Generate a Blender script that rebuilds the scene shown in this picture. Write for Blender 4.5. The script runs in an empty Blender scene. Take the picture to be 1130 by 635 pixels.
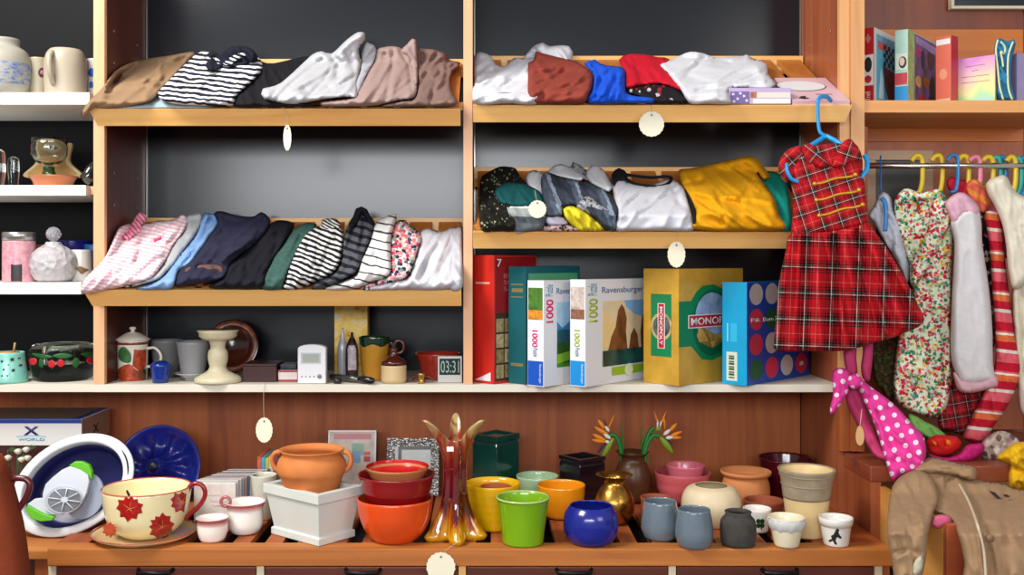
import bpy, bmesh, math, random
from mathutils import Vector, Matrix, noise, geometry
random.seed(7)
S = bpy.context.scene
COL = S.collection
R = math.radians
# ------------------------------------------------------------------ camera, world, lights, exposure
CAMD, CAMZ, FPX = 2.8, 1.4, 1120.0
cam = bpy.data.cameras.new('camera'); camo = bpy.data.objects.new('camera', cam); COL.objects.link(camo)
camo.location = (0, -CAMD, CAMZ); camo.rotation_euler = (R(90), 0, 0)
cam.sensor_width = 36; cam.lens = 36*FPX/1130; cam.shift_x = 30/1130; cam.shift_y = -32.5/1130
cam.clip_start = .05
S.camera = camo
W = bpy.data.worlds.new('world'); S.world = W; W.use_nodes = True
W.node_tree.nodes['Background'].inputs[0].default_value = (.93, .96, 1, 1)
W.node_tree.nodes['Background'].inputs[1].default_value = .33
def area(name, loc, target, sx, sy, power, col):
    l = bpy.data.lights.new(name, 'AREA'); l.shape = 'RECTANGLE'; l.size = sx; l.size_y = sy; l.energy = power; l.color = col
    o = bpy.data.objects.new(name, l); COL.objects.link(o); o.location = loc
    o.rotation_euler = (Vector(target)-Vector(loc)).to_track_quat('-Z', 'Y').to_euler()
    return o
area('shop_window_light', (-.55, -3.7, 1.92), (-.4, .3, 1.7), 2.5, .62, 62, (.94, .97, 1))
area('added_key_light', (-1.9, -1.5, 3.5), (0, .1, 1.2), 1.2, 1.0, 92, (1, .97, .92))  # unseen key light, added high on the left to bring out cloth folds
area('shop_side_light', (2.4, -3.2, 2.3), (.3, .1, 1.2), 1.4, 1.2, 22, (1, .96, .9))
S.view_settings.view_transform = 'Standard'; S.view_settings.look = 'None'
S.view_settings.exposure = 0.35; S.view_settings.gamma = 1; S.view_settings.use_curve_mapping = False

def PX(px, Y): return (px-535)*(CAMD+Y)/FPX
def PZ(py, Y): return CAMZ+(285-py)*(CAMD+Y)/FPX
def PT(px, py, Y): return Vector((PX(px, Y), Y, PZ(py, Y)))
ZT = CAMZ-.705           # slatted bench top
ZS = CAMZ-.3475          # long white shelf top
YB = .335                # back panel plane

# ------------------------------------------------------------------ objects
def tag(o, label=None, cat=None, group=None, kind=None):
    if label: o['label'] = label
    if cat: o['category'] = cat
    if group: o['group'] = group
    if kind: o['kind'] = kind
    return o
def thing(name, label, cat, loc, group=None):
    o = bpy.data.objects.new(name, None); COL.objects.link(o); o.location = loc; o.empty_display_size = .02
    return tag(o, label, cat, group)
def wloc(o):
    v = Vector(o.location)
    while o.parent: o = o.parent; v += Vector(o.location)
    return v
class MB:
    def __init__(s): s.v=[]; s.f=[]; s.m=[]; s.uv={}; s.flat=set()
    def add(s, vs, fs, mi=0, flat=False, uvs=None):
        b=len(s.v); s.v += [Vector(p) for p in vs]
        for i,f in enumerate(fs):
            if flat: s.flat.add(len(s.f))
            s.f.append([b+k for k in f]); s.m.append(mi)
        if uvs:
            for i,u in enumerate(uvs): s.uv[b+i]=u
        return s
    def box(s, x0,x1,y0,y1,z0,z1, bv=.0, mi=0, M=None):
        bm=bmesh.new(); bmesh.ops.create_cube(bm,size=1)
        for v in bm.verts: v.co=Vector(((x0+x1)/2+v.co.x*(x1-x0),(y0+y1)/2+v.co.y*(y1-y0),(z0+z1)/2+v.co.z*(z1-z0)))
        if bv: bmesh.ops.bevel(bm,geom=bm.edges[:],offset=bv,segments=2,affect='EDGES',profile=.6)
        s.bm(bm,mi,M,flat=True); return s
    def bm(s,bm,mi=0,M=None,flat=False):
        bm.verts.index_update()
        vs=[(M@v.co if M else v.co.copy()) for v in bm.verts]
        s.add(vs,[[v.index for v in f.verts] for f in bm.faces],mi,flat); bm.free(); return s
    def prism(s, poly, nrm, t, mi=0):
        """closed slab: 3-D polygon extruded by vector nrm*t"""
        n=len(poly); a=[Vector(p) for p in poly]; d=Vector(nrm)*t; b=[p+d for p in a]
        s.add(a+b,[list(range(n))[::-1],[n+i for i in range(n)]]+[[i,(i+1)%n,n+(i+1)%n,n+i] for i in range(n)],mi,True); return s
    def lathe(s, prof, c, seg=40, mi=0, sx=1, sy=1, M=None, fn=None):
        """prof [(r,z)] closed at r=0 ends; c centre (x,y,0)"""
        vs=[];fs=[];rings=[]
        for (r,z) in prof:
            if r<=1e-6: rings.append([len(vs)]); vs.append(Vector((0,0,z)))
            else:
                rings.append(list(range(len(vs),len(vs)+seg)))
                for k in range(seg):
                    t=2*math.pi*k/seg; rr=r; zz=z
                    if fn: rr,zz=fn(r,z,t)
                    vs.append(Vector((rr*math.cos(t)*sx,rr*math.sin(t)*sy,zz)))
        for a,b in zip(rings,rings[1:]):
            if len(a)==1 and len(b)==1: continue
            for k in range(seg):
                k2=(k+1)%seg
                if len(a)==1: fs.append([a[0],b[k2],b[k]])
                elif len(b)==1: fs.append([a[k],a[k2],b[0]])
                else: fs.append([a[k],a[k2],b[k2],b[k]])
        T=Matrix.Translation(Vector(c))
        if M: T=T@M
        s.add([T@v for v in vs],fs,mi); return s
    def tube(s, pts, r, seg=10, mi=0, closed=False, flat=1.0, caps=True):
        pts=[Vector(p) for p in pts]; n=len(pts); rr=r if isinstance(r,(list,tuple)) else [r]*n
        vs=[];up=None
        for i,p in enumerate(pts):
            a=pts[i-1] if (i>0 or closed) else p; b=pts[(i+1)%n] if (i<n-1 or closed) else p
            t=(b-a).normalized() if (b-a).length>1e-9 else Vector((0,0,1))
            if up is None:
                up=Vector((0,0,1)) if abs(t.z)<.9 else Vector((0,1,0))
            u=(up-t*up.dot(t)).normalized(); w=t.cross(u); up=u
            for k in range(seg):
                q=2*math.pi*k/seg; vs.append(p+(u*math.cos(q)+w*math.sin(q)*flat)*rr[i])
        fs=[]
        for i in range(n if closed else n-1):
            j=(i+1)%n
            for k in range(seg):
                k2=(k+1)%seg; fs.append([i*seg+k,i*seg+k2,j*seg+k2,j*seg+k])
        if not closed and caps:
            fs.append(list(range(seg))[::-1]); fs.append([(n-1)*seg+k for k in range(seg)])
        s.add(vs,fs,mi); return s
    def build(s, name, mats, parent=None, loc=None, label=None, sub=0, bevel=0):
        if not isinstance(mats,(list,tuple)): mats=[mats]
        me=bpy.data.meshes.new(name)
        if parent: org=wloc(parent)
        else: org=Vector(loc) if loc is not None else Vector((0,0,0))
        me.from_pydata([tuple(v-org) for v in s.v],[],s.f)
        for m in mats: me.materials.append(m)
        for i,p in enumerate(me.polygons):
            p.material_index=s.m[i]; p.use_smooth = i not in s.flat
        if s.uv:
            ul=me.uv_layers.new(name='uv')
            for l in me.loops: ul.data[l.index].uv=s.uv.get(l.vertex_index,(0,0))
        bm=bmesh.new(); bm.from_mesh(me); bmesh.ops.recalc_face_normals(bm,faces=bm.faces[:]); bm.to_mesh(me); bm.free()
        me.update()
        o=bpy.data.objects.new(name,me); COL.objects.link(o)
        if parent: o.parent=parent
        else: o.location=org
        if label: o['label']=label
        if bevel:
            md=o.modifiers.new('b','BEVEL'); md.width=bevel; md.segments=2
        return o
def catmull(P, step, closed=True):
    P=[Vector(p) for p in P]; n=len(P); out=[]
    for i in range(n if closed else n-1):
        p0=P[(i-1)%n] if closed or i>0 else P[i]; p1=P[i]; p2=P[(i+1)%n]; p3=P[(i+2)%n] if closed or i<n-2 else p2
        k=max(1,int((p2-p1).length/step))
        for j in range(k):
            t=j/k
            out.append(.5*((2*p1)+(-p0+p2)*t+(2*p0-5*p1+4*p2-p3)*t*t+(-p0+3*p1-3*p2+p3)*t**3))
    if not closed: out.append(P[-1])
    return out
def segdist(p,a,b):
    ab=b-a; t=max(0,min(1,(p-a).dot(ab)/max(ab.length_squared,1e-12))); return (p-a-ab*t).length
def triangulate(out2, step, seed=0):
    """outline (2-D, px) -> verts, tris, number of boundary verts"""
    rnd=random.Random(seed)
    xs=[p[0] for p in out2]; ys=[p[1] for p in out2]; pts=[Vector((p[0],p[1])) for p in out2]; nb=len(pts)
    y=min(ys)+step/2; row=0; ins=[]
    while y<max(ys):
        x=min(xs)+(step/2 if row%2 else 0)
        cr=[]
        for i in range(nb):
            a=pts[i];b=pts[(i+1)%nb]
            if (a.y>y)!=(b.y>y): cr.append(a.x+(y-a.y)*(b.x-a.x)/(b.y-a.y))
        cr.sort()
        while x<max(xs):
            if sum(1 for c in cr if c<x)%2==1: ins.append(Vector((x,y)))
            x+=step
        y+=step*.87; row+=1
    keep=[]
    for q in ins:
        if min((q-p).length_squared for p in pts)>(step*.55)**2: keep.append(q)
    allp=pts+keep
    ed=[(i,(i+1)%nb) for i in range(nb)]
    vo,eo,fo,ov,oe,of=geometry.delaunay_2d_cdt(allp,ed,[],1,1e-4)
    return vo,fo,nb

# ------------------------------------------------------------------ materials
def lin(h):
    if isinstance(h,(tuple,list)): return tuple(h[:3])+(1,)
    h=h.lstrip('#'); c=[int(h[i:i+2],16)/255 for i in (0,2,4)]
    return tuple((x/12.92 if x<=.04045 else ((x+.055)/1.055)**2.4) for x in c)+(1,)
class NT:
    def __init__(s,name):
        s.mat=bpy.data.materials.new(name); s.mat.use_nodes=True; s.t=s.mat.node_tree; s.n=s.t.nodes; s.p=s.n['Principled BSDF']
    def new(s,ty,**kw):
        n=s.n.new(ty)
        for k,v in kw.items():
            if k.startswith('_'): n.inputs[k[1:]].default_value=v
            else: setattr(n,k,v)
        return n
    def l(s,a,b): s.t.links.new(a,b)
    def coord(s,which='Object'): return s.new('ShaderNodeTexCoord').outputs[which]
    def mapping(s,src,scale=(1,1,1),rot=(0,0,0),loc=(0,0,0)):
        m=s.new('ShaderNodeMapping'); m.inputs['Scale'].default_value=scale; m.inputs['Rotation'].default_value=rot; m.inputs['Location'].default_value=loc
        s.l(src,m.inputs['Vector']); return m.outputs[0]
    def noise(s,src,scale,detail=3,rough=.55,dist=0):
        n=s.new('ShaderNodeTexNoise'); n.inputs['Scale'].default_value=scale; n.inputs['Detail'].default_value=detail
        n.inputs['Roughness'].default_value=rough; n.inputs['Distortion'].default_value=dist
        if src: s.l(src,n.inputs['Vector'])
        return n.outputs['Fac']
    def ramp(s,src,stops,interp='LINEAR'):
        r=s.new('ShaderNodeValToRGB'); r.color_ramp.interpolation=interp; e=r.color_ramp.elements
        while len(e)<len(stops): e.new(.5)
        for i,(p,c) in enumerate(stops): e[i].position=p; e[i].color=lin(c)
        if src: s.l(src,r.inputs[0])
        return r.outputs[0]
    def math(s,op,a,b=None,c=None):
        m=s.new('ShaderNodeMath',operation=op)
        for i,x in enumerate((a,b,c)):
            if x is None: continue
            if isinstance(x,(int,float)): m.inputs[i].default_value=x
            else: s.l(x,m.inputs[i])
        return m.outputs[0]
    def mix(s,f,a,b,mode='MIX'):
        m=s.new('ShaderNodeMix',data_type='RGBA',blend_type=mode)
        for i,x in ((0,f),(6,a),(7,b)):
            if isinstance(x,(int,float)): m.inputs[i].default_value=x
            elif isinstance(x,(str,tuple)): m.inputs[i].default_value=lin(x)
            else: s.l(x,m.inputs[i])
        return m.outputs[2]
    def base(s,c):
        if isinstance(c,(str,tuple)): s.p.inputs['Base Color'].default_value=lin(c)
        else: s.l(c,s.p.inputs['Base Color'])
    def bump(s,h,strength=.3,dist=.002):
        b=s.new('ShaderNodeBump'); b.inputs['Strength'].default_value=strength; b.inputs['Distance'].default_value=dist
        s.l(h,b.inputs['Height']); s.l(b.outputs[0],s.p.inputs['Normal'])
    def set(s,**kw):
        for k,v in kw.items(): s.p.inputs[k.replace('_',' ')].default_value=v
        return s.mat
_mc={}
def plain(c, rough=.45, metal=0, var=.0, vs=12, bump=0, bs=60, coat=0, spec=.5, trans=0, ior=1.45, alpha=1, sheen=0):
    key=('p',str(c),rough,metal,var,vs,bump,bs,coat,spec,trans,ior,alpha,sheen)
    if key in _mc: return _mc[key]
    m=NT('surface'); co=m.coord()
    if var:
        l=lin(c); d=tuple(max(0,x*(1-var)) for x in l[:3]); b=tuple(min(1,x*(1+var*.6)) for x in l[:3])
        m.base(m.ramp(m.noise(co,vs,4),[(.3,d),(.7,b)]))
    else: m.base(c)
    if bump: m.bump(m.noise(co,bs,4),bump,.001)
    m.set(Roughness=rough,Metallic=metal,IOR=ior,Alpha=alpha)
    m.p.inputs['Specular IOR Level'].default_value=spec
    m.p.inputs['Coat Weight'].default_value=coat; m.p.inputs['Coat Roughness'].default_value=.08
    m.p.inputs['Transmission Weight'].default_value=trans
    if sheen: m.p.inputs['Sheen Weight'].default_value=sheen
    _mc[key]=m.mat; return m.mat
def glaze(c,var=.06,rough=.18): return plain(c,rough=rough,var=var,vs=14,coat=.5)
def clay(c,var=.15,rough=.75): return plain(c,rough=rough,var=var,vs=25,bump=.25,bs=120)
def glass(c='#ffffff',rough=.02,ior=1.45): return plain(c,rough=rough,trans=1,ior=ior)
def wood(c1,c2,c3=None,axis='x',rough=.42,sc=1.0,coat=.1):
    key=('w',c1,c2,c3,axis,rough,sc,coat)
    if key in _mc: return _mc[key]
    m=NT('wood_grain'); co=m.coord('Object'); oi=m.new('ShaderNodeObjectInfo')
    add=m.new('ShaderNodeVectorMath',operation='ADD'); m.l(co,add.inputs[0])
    mul=m.math('MULTIPLY',oi.outputs['Random'],7.3); cx=m.new('ShaderNodeCombineXYZ')
    for i in range(3): m.l(mul,cx.inputs[i])
    m.l(cx.outputs[0],add.inputs[1])
    scl={'x':(1.2,22,22),'y':(22,1.2,22),'z':(22,22,1.2)}[axis]; scl=tuple(k*sc for k in scl)
    v=m.mapping(add.outputs[0],scl); n1=m.noise(v,1.0,5,.6,.9)
    v2=m.mapping(add.outputs[0],tuple(k*.25 for k in scl)); n2=m.noise(v2,1.0,3,.5,.5)
    f=m.math('ADD',m.math('MULTIPLY',n1,.6),m.math('MULTIPLY',n2,.5))
    m.base(m.ramp(f,[(.35,c1),(.55,c2),(.75,c3 or c2)])); m.bump(n1,.12,.001)
    m.set(Roughness=rough); m.p.inputs['Coat Weight'].default_value=coat; m.p.inputs['Coat Roughness'].default_value=.25
    _mc[key]=m.mat; return m.mat
def weave(m,sc=900,st=.15):
    pass
def cloth_finish(m,sheen=.0,rough=.85,bs=350,st=.12):
    co=m.coord(); n1=m.noise(co,bs,3,.7); n2=m.noise(co,30,3,.6,.8); m.bump(m.math('ADD',m.math('MULTIPLY',n1,.04),n2),.28,.005)
    m.set(Roughness=rough); m.p.inputs['Sheen Weight'].default_value=sheen; m.p.inputs['Specular IOR Level'].default_value=.2
    return m.mat
def fabric(c,var=.06,vs=30,sheen=.0,bs=350,st=.12):
    key=('f',c,var,vs,sheen,bs,st)
    if key in _mc: return _mc[key]
    m=NT('fabric'); l=lin(c); d=tuple(max(0,x*(1-var)) for x in l[:3]); b=tuple(min(1,x*(1+var*.6)) for x in l[:3])
    m.base(m.ramp(m.noise(m.coord(),vs,4),[(.3,d),(.7,b)])); _mc[key]=cloth_finish(m,sheen,bs=bs,st=st); return m.mat
def bands(m,stops,period,ang,dist=0.,dsc=.25):
    """repeating bands over uv (uv is in photo-pixel-sized units on the cloth)"""
    uv=m.new('ShaderNodeUVMap',uv_map='uv').outputs[0]
    v=m.mapping(uv,(1,1,1),(0,0,R(ang))); sp=m.new('ShaderNodeSeparateXYZ'); m.l(v,sp.inputs[0]); x=sp.outputs[0]
    if dist:
        n=m.noise(uv,dsc*.3,2); x=m.math('ADD',x,m.math('MULTIPLY',m.math('SUBTRACT',n,.5),dist))
    f=m.math('FRACT',m.math('DIVIDE',x,period)); return m.ramp(f,stops,'CONSTANT')
def striped(stops,period,ang,dist=2.,dsc=.3,key=None):
    m=NT('striped_fabric'); m.base(bands(m,stops,period,ang,dist,dsc)); return cloth_finish(m)
def tartan(basec,dark,p=26,ang=0,line='#e0dcd0',yel='#c87a6a',dist=0):
    m=NT('tartan_fabric')
    st=[(0,basec),(.16,dark),(.21,basec),(.25,dark),(.36,line),(.39,dark),(.44,'#4a5a48'),(.47,dark),(.56,basec),(.60,dark),(.65,basec),(.82,yel),(.84,basec)]
    a=bands(m,st,p,ang,dist); b=bands(m,st,p,ang+90,dist)
    m.base(m.mix(.5,a,b)); return cloth_finish(m)
def floral(cols,bg,sc=.16,thr=.5,sc2=None,dots=None):
    m=NT('floral_fabric'); uv=m.new('ShaderNodeUVMap',uv_map='uv').outputs[0]
    nz=m.new('ShaderNodeTexNoise'); nz.inputs['Scale'].default_value=sc*1.5; m.l(uv,nz.inputs['Vector'])
    va=m.new('ShaderNodeVectorMath',operation='MULTIPLY_ADD'); m.l(nz.outputs['Color'],va.inputs[0]); va.inputs[1].default_value=(3,3,3); m.l(uv,va.inputs[2])
    v=m.new('ShaderNodeTexVoronoi'); v.inputs['Scale'].default_value=sc; m.l(va.outputs[0],v.inputs['Vector'])
    sx=m.new('ShaderNodeSeparateColor'); m.l(v.outputs['Color'],sx.inputs[0])
    n=len(cols); c=m.ramp(sx.outputs[0],[(i/n,k) for i,k in enumerate(cols)],'CONSTANT')
    f=m.math('LESS_THAN',v.outputs['Distance'],thr); m.base(m.mix(f,bg,c)); return cloth_finish(m)
def meadow(bg,reds,greens,sc,thr):
    m=NT('floral_fabric'); uv=m.new('ShaderNodeUVMap',uv_map='uv').outputs[0]
    nz=m.new('ShaderNodeTexNoise'); nz.inputs['Scale'].default_value=sc*1.8; m.l(uv,nz.inputs['Vector'])
    va=m.new('ShaderNodeVectorMath',operation='MULTIPLY_ADD'); m.l(nz.outputs['Color'],va.inputs[0]); va.inputs[1].default_value=(4,4,4); m.l(uv,va.inputs[2])
    v=m.new('ShaderNodeTexVoronoi'); v.inputs['Scale'].default_value=sc; m.l(va.outputs[0],v.inputs['Vector'])
    sx=m.new('ShaderNodeSeparateColor'); m.l(v.outputs['Color'],sx.inputs[0])
    a=m.ramp(sx.outputs[0],[(i/len(reds),k) for i,k in enumerate(reds)],'CONSTANT'); b=m.ramp(sx.outputs[0],[(i/len(greens),k) for i,k in enumerate(greens)],'CONSTANT')
    big=m.math('GREATER_THAN',m.noise(uv,.055,2),.52)
    f=m.math('LESS_THAN',v.outputs['Distance'],thr); m.base(m.mix(f,bg,m.mix(big,b,a))); return cloth_finish(m)
def dots(bg,dot,sc,r,ang=20):
    m=NT('polka_dot_fabric'); uv=m.mapping(m.new('ShaderNodeUVMap',uv_map='uv').outputs[0],(1,1,1),(0,0,R(ang)))
    v=m.new('ShaderNodeTexVoronoi'); v.inputs['Scale'].default_value=sc; v.inputs['Randomness'].default_value=.12; m.l(uv,v.inputs['Vector'])
    m.base(m.mix(m.math('LESS_THAN',v.outputs['Distance'],r),bg,dot)); return cloth_finish(m)
def speck(bg,cols,sc=.3,thr=.2):
    return floral(cols,bg,sc,thr)

# ------------------------------------------------------------------ cloth built as a thick, wrinkled, closed sheet
SHELVES={}   # key -> (Yfront, zfront, Yback, zback)
def ray_depth_on_slope(py, key):
    yf,zf,yb,zb=SHELVES[key]; s=(zb-zf)/(yb-yf); e=(285-py)/FPX    # Z = CAMZ + e*(CAMD+Y)
    den=s-e
    if den<=1e-6: return yb
    return (CAMZ+e*CAMD - zf + s*yf)/den
def cloth(name, out, mat, label=None, cat=None, group=None, parent=None, on=None, dep=None, lift=.03, T=.035, Rr=5.5,
          amp=.008, fs=(.03,.14), fang=60, folds=(), extra=None, step=2.3, smooth=True, back=None, seed=0, mats=None, rot=0, ctr=None, loc=None, tb=.5):
    o2=catmull([Vector((a,b)) for a,b in out],4.0) if smooth else [Vector(p) for p in out]
    if smooth and 0: pass
    vo,fo,nb=triangulate(o2,step,seed)
    if ctr is None: ctr=(sum(p[0] for p in out)/len(out),sum(p[1] for p in out)/len(out))
    def Yat(px,py):
        if on:
            y=ray_depth_on_slope(py,on); yf=SHELVES[on][0]
            if y>YB-.02 or y<yf-.2: y=YB-.02 if y>YB-.02 else yf
            y=min(y,YB-.02)
            y=max(y-.012-lift, yf-.004); return y
        if callable(dep): return dep(px,py)
        if isinstance(dep,(list,tuple)):
            if py<=dep[0][0]: return dep[0][1]
            for (a,ya),(b,yb_) in zip(dep,dep[1:]):
                if py<=b: return ya+(yb_-ya)*(py-a)/(b-a)
            return dep[-1][1]
        return dep
    def keepout(px,Y,g=.004):
        if on in ('L1','L2'):
            if PX(px,Y)<X1+g: 
                yl=(X1+g)*FPX/(px-535)-CAMD; Y=yl if yl>-.015-g and PX(px,-.015-g)>=X1+g else min(Y,-.016-g)
            if px>480 and PX(px,Y)>XC0-g and Y>-.016:
                yl=(XC0-g)*FPX/(px-535)-CAMD; Y=min(Y,max(yl,-.016-g))
        return Y
    n=len(vo); ring=[Vector(p) for p in o2]; m=len(ring)
    if on: amp*=1.35; fs=(fs[0]*.6,fs[1]*.75)
    ca,sa=math.cos(R(fang)),math.sin(R(fang)); off=Vector((seed*3.7,seed*1.3,0))
    F=[];B=[];uv=[];cr,sr=math.cos(R(rot)),math.sin(R(rot))
    fl=[([Vector(p) for p in f[0]],f[1],f[2]) for f in folds]
    bw=max(q[0] for q in out)-min(q[0] for q in out); bh=max(q[1] for q in out)-min(q[1] for q in out)
    if amp>.005 and bw*bh>900:
        rn=random.Random(seed*13+1); cen=Vector((sum(q[0] for q in out)/len(out),sum(q[1] for q in out)/len(out)))
        for i in range(6 if bw*bh>2500 else 4):
            c0=cen+Vector(((rn.random()-.5)*bw*.75,(rn.random()-.5)*bh*.6)); an=R(fang+rn.uniform(-28,28)); L_=rn.uniform(.18,.38)*max(bw,bh)
            d_=Vector((math.cos(an),math.sin(an))); nrm=Vector((-d_.y,d_.x))*rn.uniform(-5,5)
            fl.append(([c0-d_*L_,c0+nrm,c0+d_*L_],rn.uniform(1.5,2.6),rn.choice((-1,-1,1))*amp*rn.uniform(.5,.95)))
    for p in vo:
        p=Vector((p[0],p[1]))
        dd=min(segdist(p,ring[i],ring[(i+1)%m]) for i in range(m))
        e=min(dd/Rr,1.0); prof=math.sqrt(max(0,1-(1-e)**2))
        u=p.x*ca+p.y*sa; w=-p.x*sa+p.y*ca
        q=Vector((u*fs[0],w*fs[1],seed*2.1))
        nz=noise.noise(q+off); nz2=noise.noise(Vector((u*fs[0]*2.3+9,w*fs[1]*2.1,seed)))
        q3=noise.noise(Vector((u*fs[0]*3.1+31,w*fs[1]*2.7+5,seed*1.7)))
        wr=amp*(1.5*max(0,1-abs(nz)*2.6)**2-.5+nz2*.8)*e
        h=T*prof+wr+(extra(p.x,p.y)*e if extra else 0)
        for pl,wd,hh in fl:
            df=min(segdist(p,a,b) for a,b in zip(pl,pl[1:])) if len(pl)>1 else (p-pl[0]).length
            h+=hh*(1.6 if on else 1)*math.exp(-(df/wd)**2)*(.25+.75*e)
        Y=Yat(p.x,p.y)
        Y=min(Y,keepout(p.x,Y-.0,.006))
        F.append(PT(p.x,p.y,Y-h))
        if dd<1e-3: B.append(None)
        else:
            yb_=Y+T*tb*prof
            if on:
                ys=ray_depth_on_slope(p.y,on)
                lim=min(ys if ys>SHELVES[on][0]-.05 else SHELVES[on][0], YB-.004)-.004
                yb_=min(yb_,max(lim,Y-h+.002))
            if back is not None: yb_=min(yb_,back)
            yb_=keepout(p.x,yb_)
            B.append(PT(p.x,p.y,max(yb_,Y-h+.0015)))
        x=p.x-ctr[0]; y=p.y-ctr[1]; uv.append((x*cr-y*sr+500,x*sr+y*cr+500))
    vs=list(F); idx=[]; 
    uvs=list(uv)
    for i in range(n):
        if B[i] is None: idx.append(i)
        else: idx.append(len(vs)); vs.append(B[i]); uvs.append(uv[i])
    fs_=[list(f) for f in fo]+[[idx[k] for k in f][::-1] for f in fo]
    mb=MB(); mb.add(vs,fs_,0,False,uvs)
    if loc is None and not parent:
        k=max(range(n),key=lambda i:vo[i][1]); loc=F[k]
    o=mb.build(name,mat,parent,loc)
    if label and cat: tag(o,label,cat,group)
    elif label: o['label']=label
    return o

# ------------------------------------------------------------------ round vessels
class Vessel: pass
def vessel(name,label,cat,cx,yb,prof,mat,zs=None,Y=None,wall=.05,body='body',group=None,seg=48,rim=True,inner=None,floor_t=None,lift=0,closed=False,matin=None,fn=None,parts=None,rib=None,tilt=None,single=True,shape=1):
    """prof [(halfwidth px, y px)] bottom->top, at the depth of the axis; wall = wall thickness in px"""
    zs=ZT if zs is None else zs
    V=Vessel()
    if Y is None:
        df=(CAMZ-zs)*FPX/(yb-285); d=df+prof[0][0]*df/FPX
        if prof[0][0]==0: d=df
    else: d=CAMD+Y
    k=d/FPX; yc=d-CAMD
    z0=zs+.0008+lift
    yb0=285+(CAMZ-z0)/k
    P=[(prof[0][0]*k,z0)]+[(a*k,CAMZ+(285-b)*k) for a,b in prof[1:]]
    P=[(r,max(z,z0+.0004*i)) for i,(r,z) in enumerate(P)]
    # smooth profile
    P2=[(v.x,v.y) for v in catmull([Vector(p) for p in P],.006,False)] if rim!='sharp' else P
    V.c=(PX(cx,yc),yc,0); V.d=d; V.k=k; V.P=P2; V.cx=cx
    w=wall*k*(20 if wall<1 else 1) if wall<1 else wall*k
    o=[(0,z0)]+P2
    if closed: full=o+[(0,P2[-1][1])]
    else:
        top=P2[-1]; inn=[(max(r-w,.0005),z) for r,z in P2 if z>z0+w]
        inn=inn[::-1]
        if not inn: inn=[(max(top[0]-w,.001),top[1])]
        full=o+[(top[0]-w*.3,top[1]+w*.25),(top[0]-w*.8,top[1]+w*.1)]+inn[1:]+[(inn[-1][0]*.9,z0+w),(0,z0+w)]
    V.root=None; loc=(V.c[0],V.c[1],z0)
    mb=MB(); mb.lathe(full,V.c,seg,fn=fn)
    if parts:
        V.root=thing(name,label,cat,loc,group); V.body=mb.build(body,mat,V.root)
    else:
        V.body=mb.build(name,mat,None,loc); tag(V.body,label,cat,group); V.root=V.body
    return V
def vr(V,z):
    P=V.P
    for (r0,z0),(r1,z1) in zip(P,P[1:]):
        if z0<=z<=z1+1e-9: return r0+(r1-r0)*(z-z0)/max(z1-z0,1e-9)
    return P[-1][0] if z>P[-1][1] else P[0][0]
def decal(V,out,mat,name='printed_motif',eps=.0006,step=1.2,sm=True,label=None):
    """surface print laid round a vessel; outline in photo px on its near side"""
    o2=catmull([Vector(p) for p in out],1.5) if sm else [Vector(p) for p in out]
    vo,fo,nb=triangulate(o2,step)
    vs=[]
    for p in vo:
        # iterate depth
        d=V.d
        for _ in range(4):
            z=CAMZ+(285-p[1])*d/FPX; r=vr(V,z)+eps; x=(p[0]-535)*d/FPX-V.c[0]
            x=max(-r*.98,min(r*.98,x)); y=math.sqrt(r*r-x*x); d=V.d-y
        vs.append(Vector((V.c[0]+x,V.c[1]-y,z)))
    mb=MB(); mb.add(vs,[list(f) for f in fo])
    o=mb.build(name,mat,V.root,label=label)
    md=o.modifiers.new('t','SOLIDIFY'); md.thickness=.0004; md.offset=0
    return o
def handle(V,pts,r,mat,name='handle',yoff=0,flat=1.0,label=None):
    """pts px; laid in the plane of the axis depth"""
    P=catmull([Vector((a,b)) for a,b in pts],2.0,False)
    return MB().tube([PT(p.x,p.y,V.c[1]+yoff) for p in P],r*V.k,10,flat=flat).build(name,mat,V.root,label=label)

# ------------------------------------------------------------------ turned boxes (one near vertical edge, spine left, cover right)
class TBox: pass
def ray_hit(px,N,dv):
    # find t with (N.x+t*dv.x)/(CAMD+N.y+t*dv.y) = (px-535)/FPX
    s=(px-535)/FPX; return (s*(CAMD+N.y)-N.x)/(dv.x-s*dv.y)
def tbox(name,label,cat,near,left,right,z0,top,a,mats,group=None,bv=.0015,parts=True,side='cover'):
    B=TBox(); N=PT(near[0],300,near[1]); N.z=0
    L=Vector((-math.cos(R(a)),math.sin(R(a)),0)); Rr=Vector((math.sin(R(a)),math.cos(R(a)),0))
    w=ray_hit(left,N,L); l=ray_hit(right,N,Rr); h=CAMZ+(285-top)*(CAMD+near[1])/FPX-z0
    B.N=Vector((N.x,N.y,z0)); B.L=L; B.R=Rr; B.w=w; B.l=l; B.h=h
    M=Matrix(((-L.x,Rr.x,0,0),(-L.y,Rr.y,0,0),(0,0,1,0),(0,0,0,1)))
    M.translation=Vector((N.x,N.y,z0+.0005))+L*w
    B.root=thing(name,label,cat,(N.x,N.y,z0),group)
    MB().box(0,w,0,l,0,h,bv,0,M).build('box_body' if 'book' not in name else 'book_cover',mats,B.root)
    B.pr=MB(); B.pm=[]
    return B
def fpt(B,face,u,v,out=.0004):
    if face=='s': return B.N+B.L*(B.w*(1-u))+Vector((0,0,B.h*v+.0005))-B.R*out
    return B.N+B.R*(B.l*u)+Vector((0,0,B.h*v+.0005))-B.L*out
def fprint(B,face,poly,mat,out=.0004):
    if mat not in B.pm: B.pm.append(mat)
    n=(-B.R if face=='s' else -B.L)
    B.pr.prism([fpt(B,face,u,v,out) for u,v in poly],n,-.0003,B.pm.index(mat))
def rect(u0,u1,v0,v1): return [(u0,v0),(u1,v0),(u1,v1),(u0,v1)]
def disc(u,v,ru,rv,n=20): return [(u+ru*math.cos(2*math.pi*i/n),v+rv*math.sin(2*math.pi*i/n)) for i in range(n)]
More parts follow.
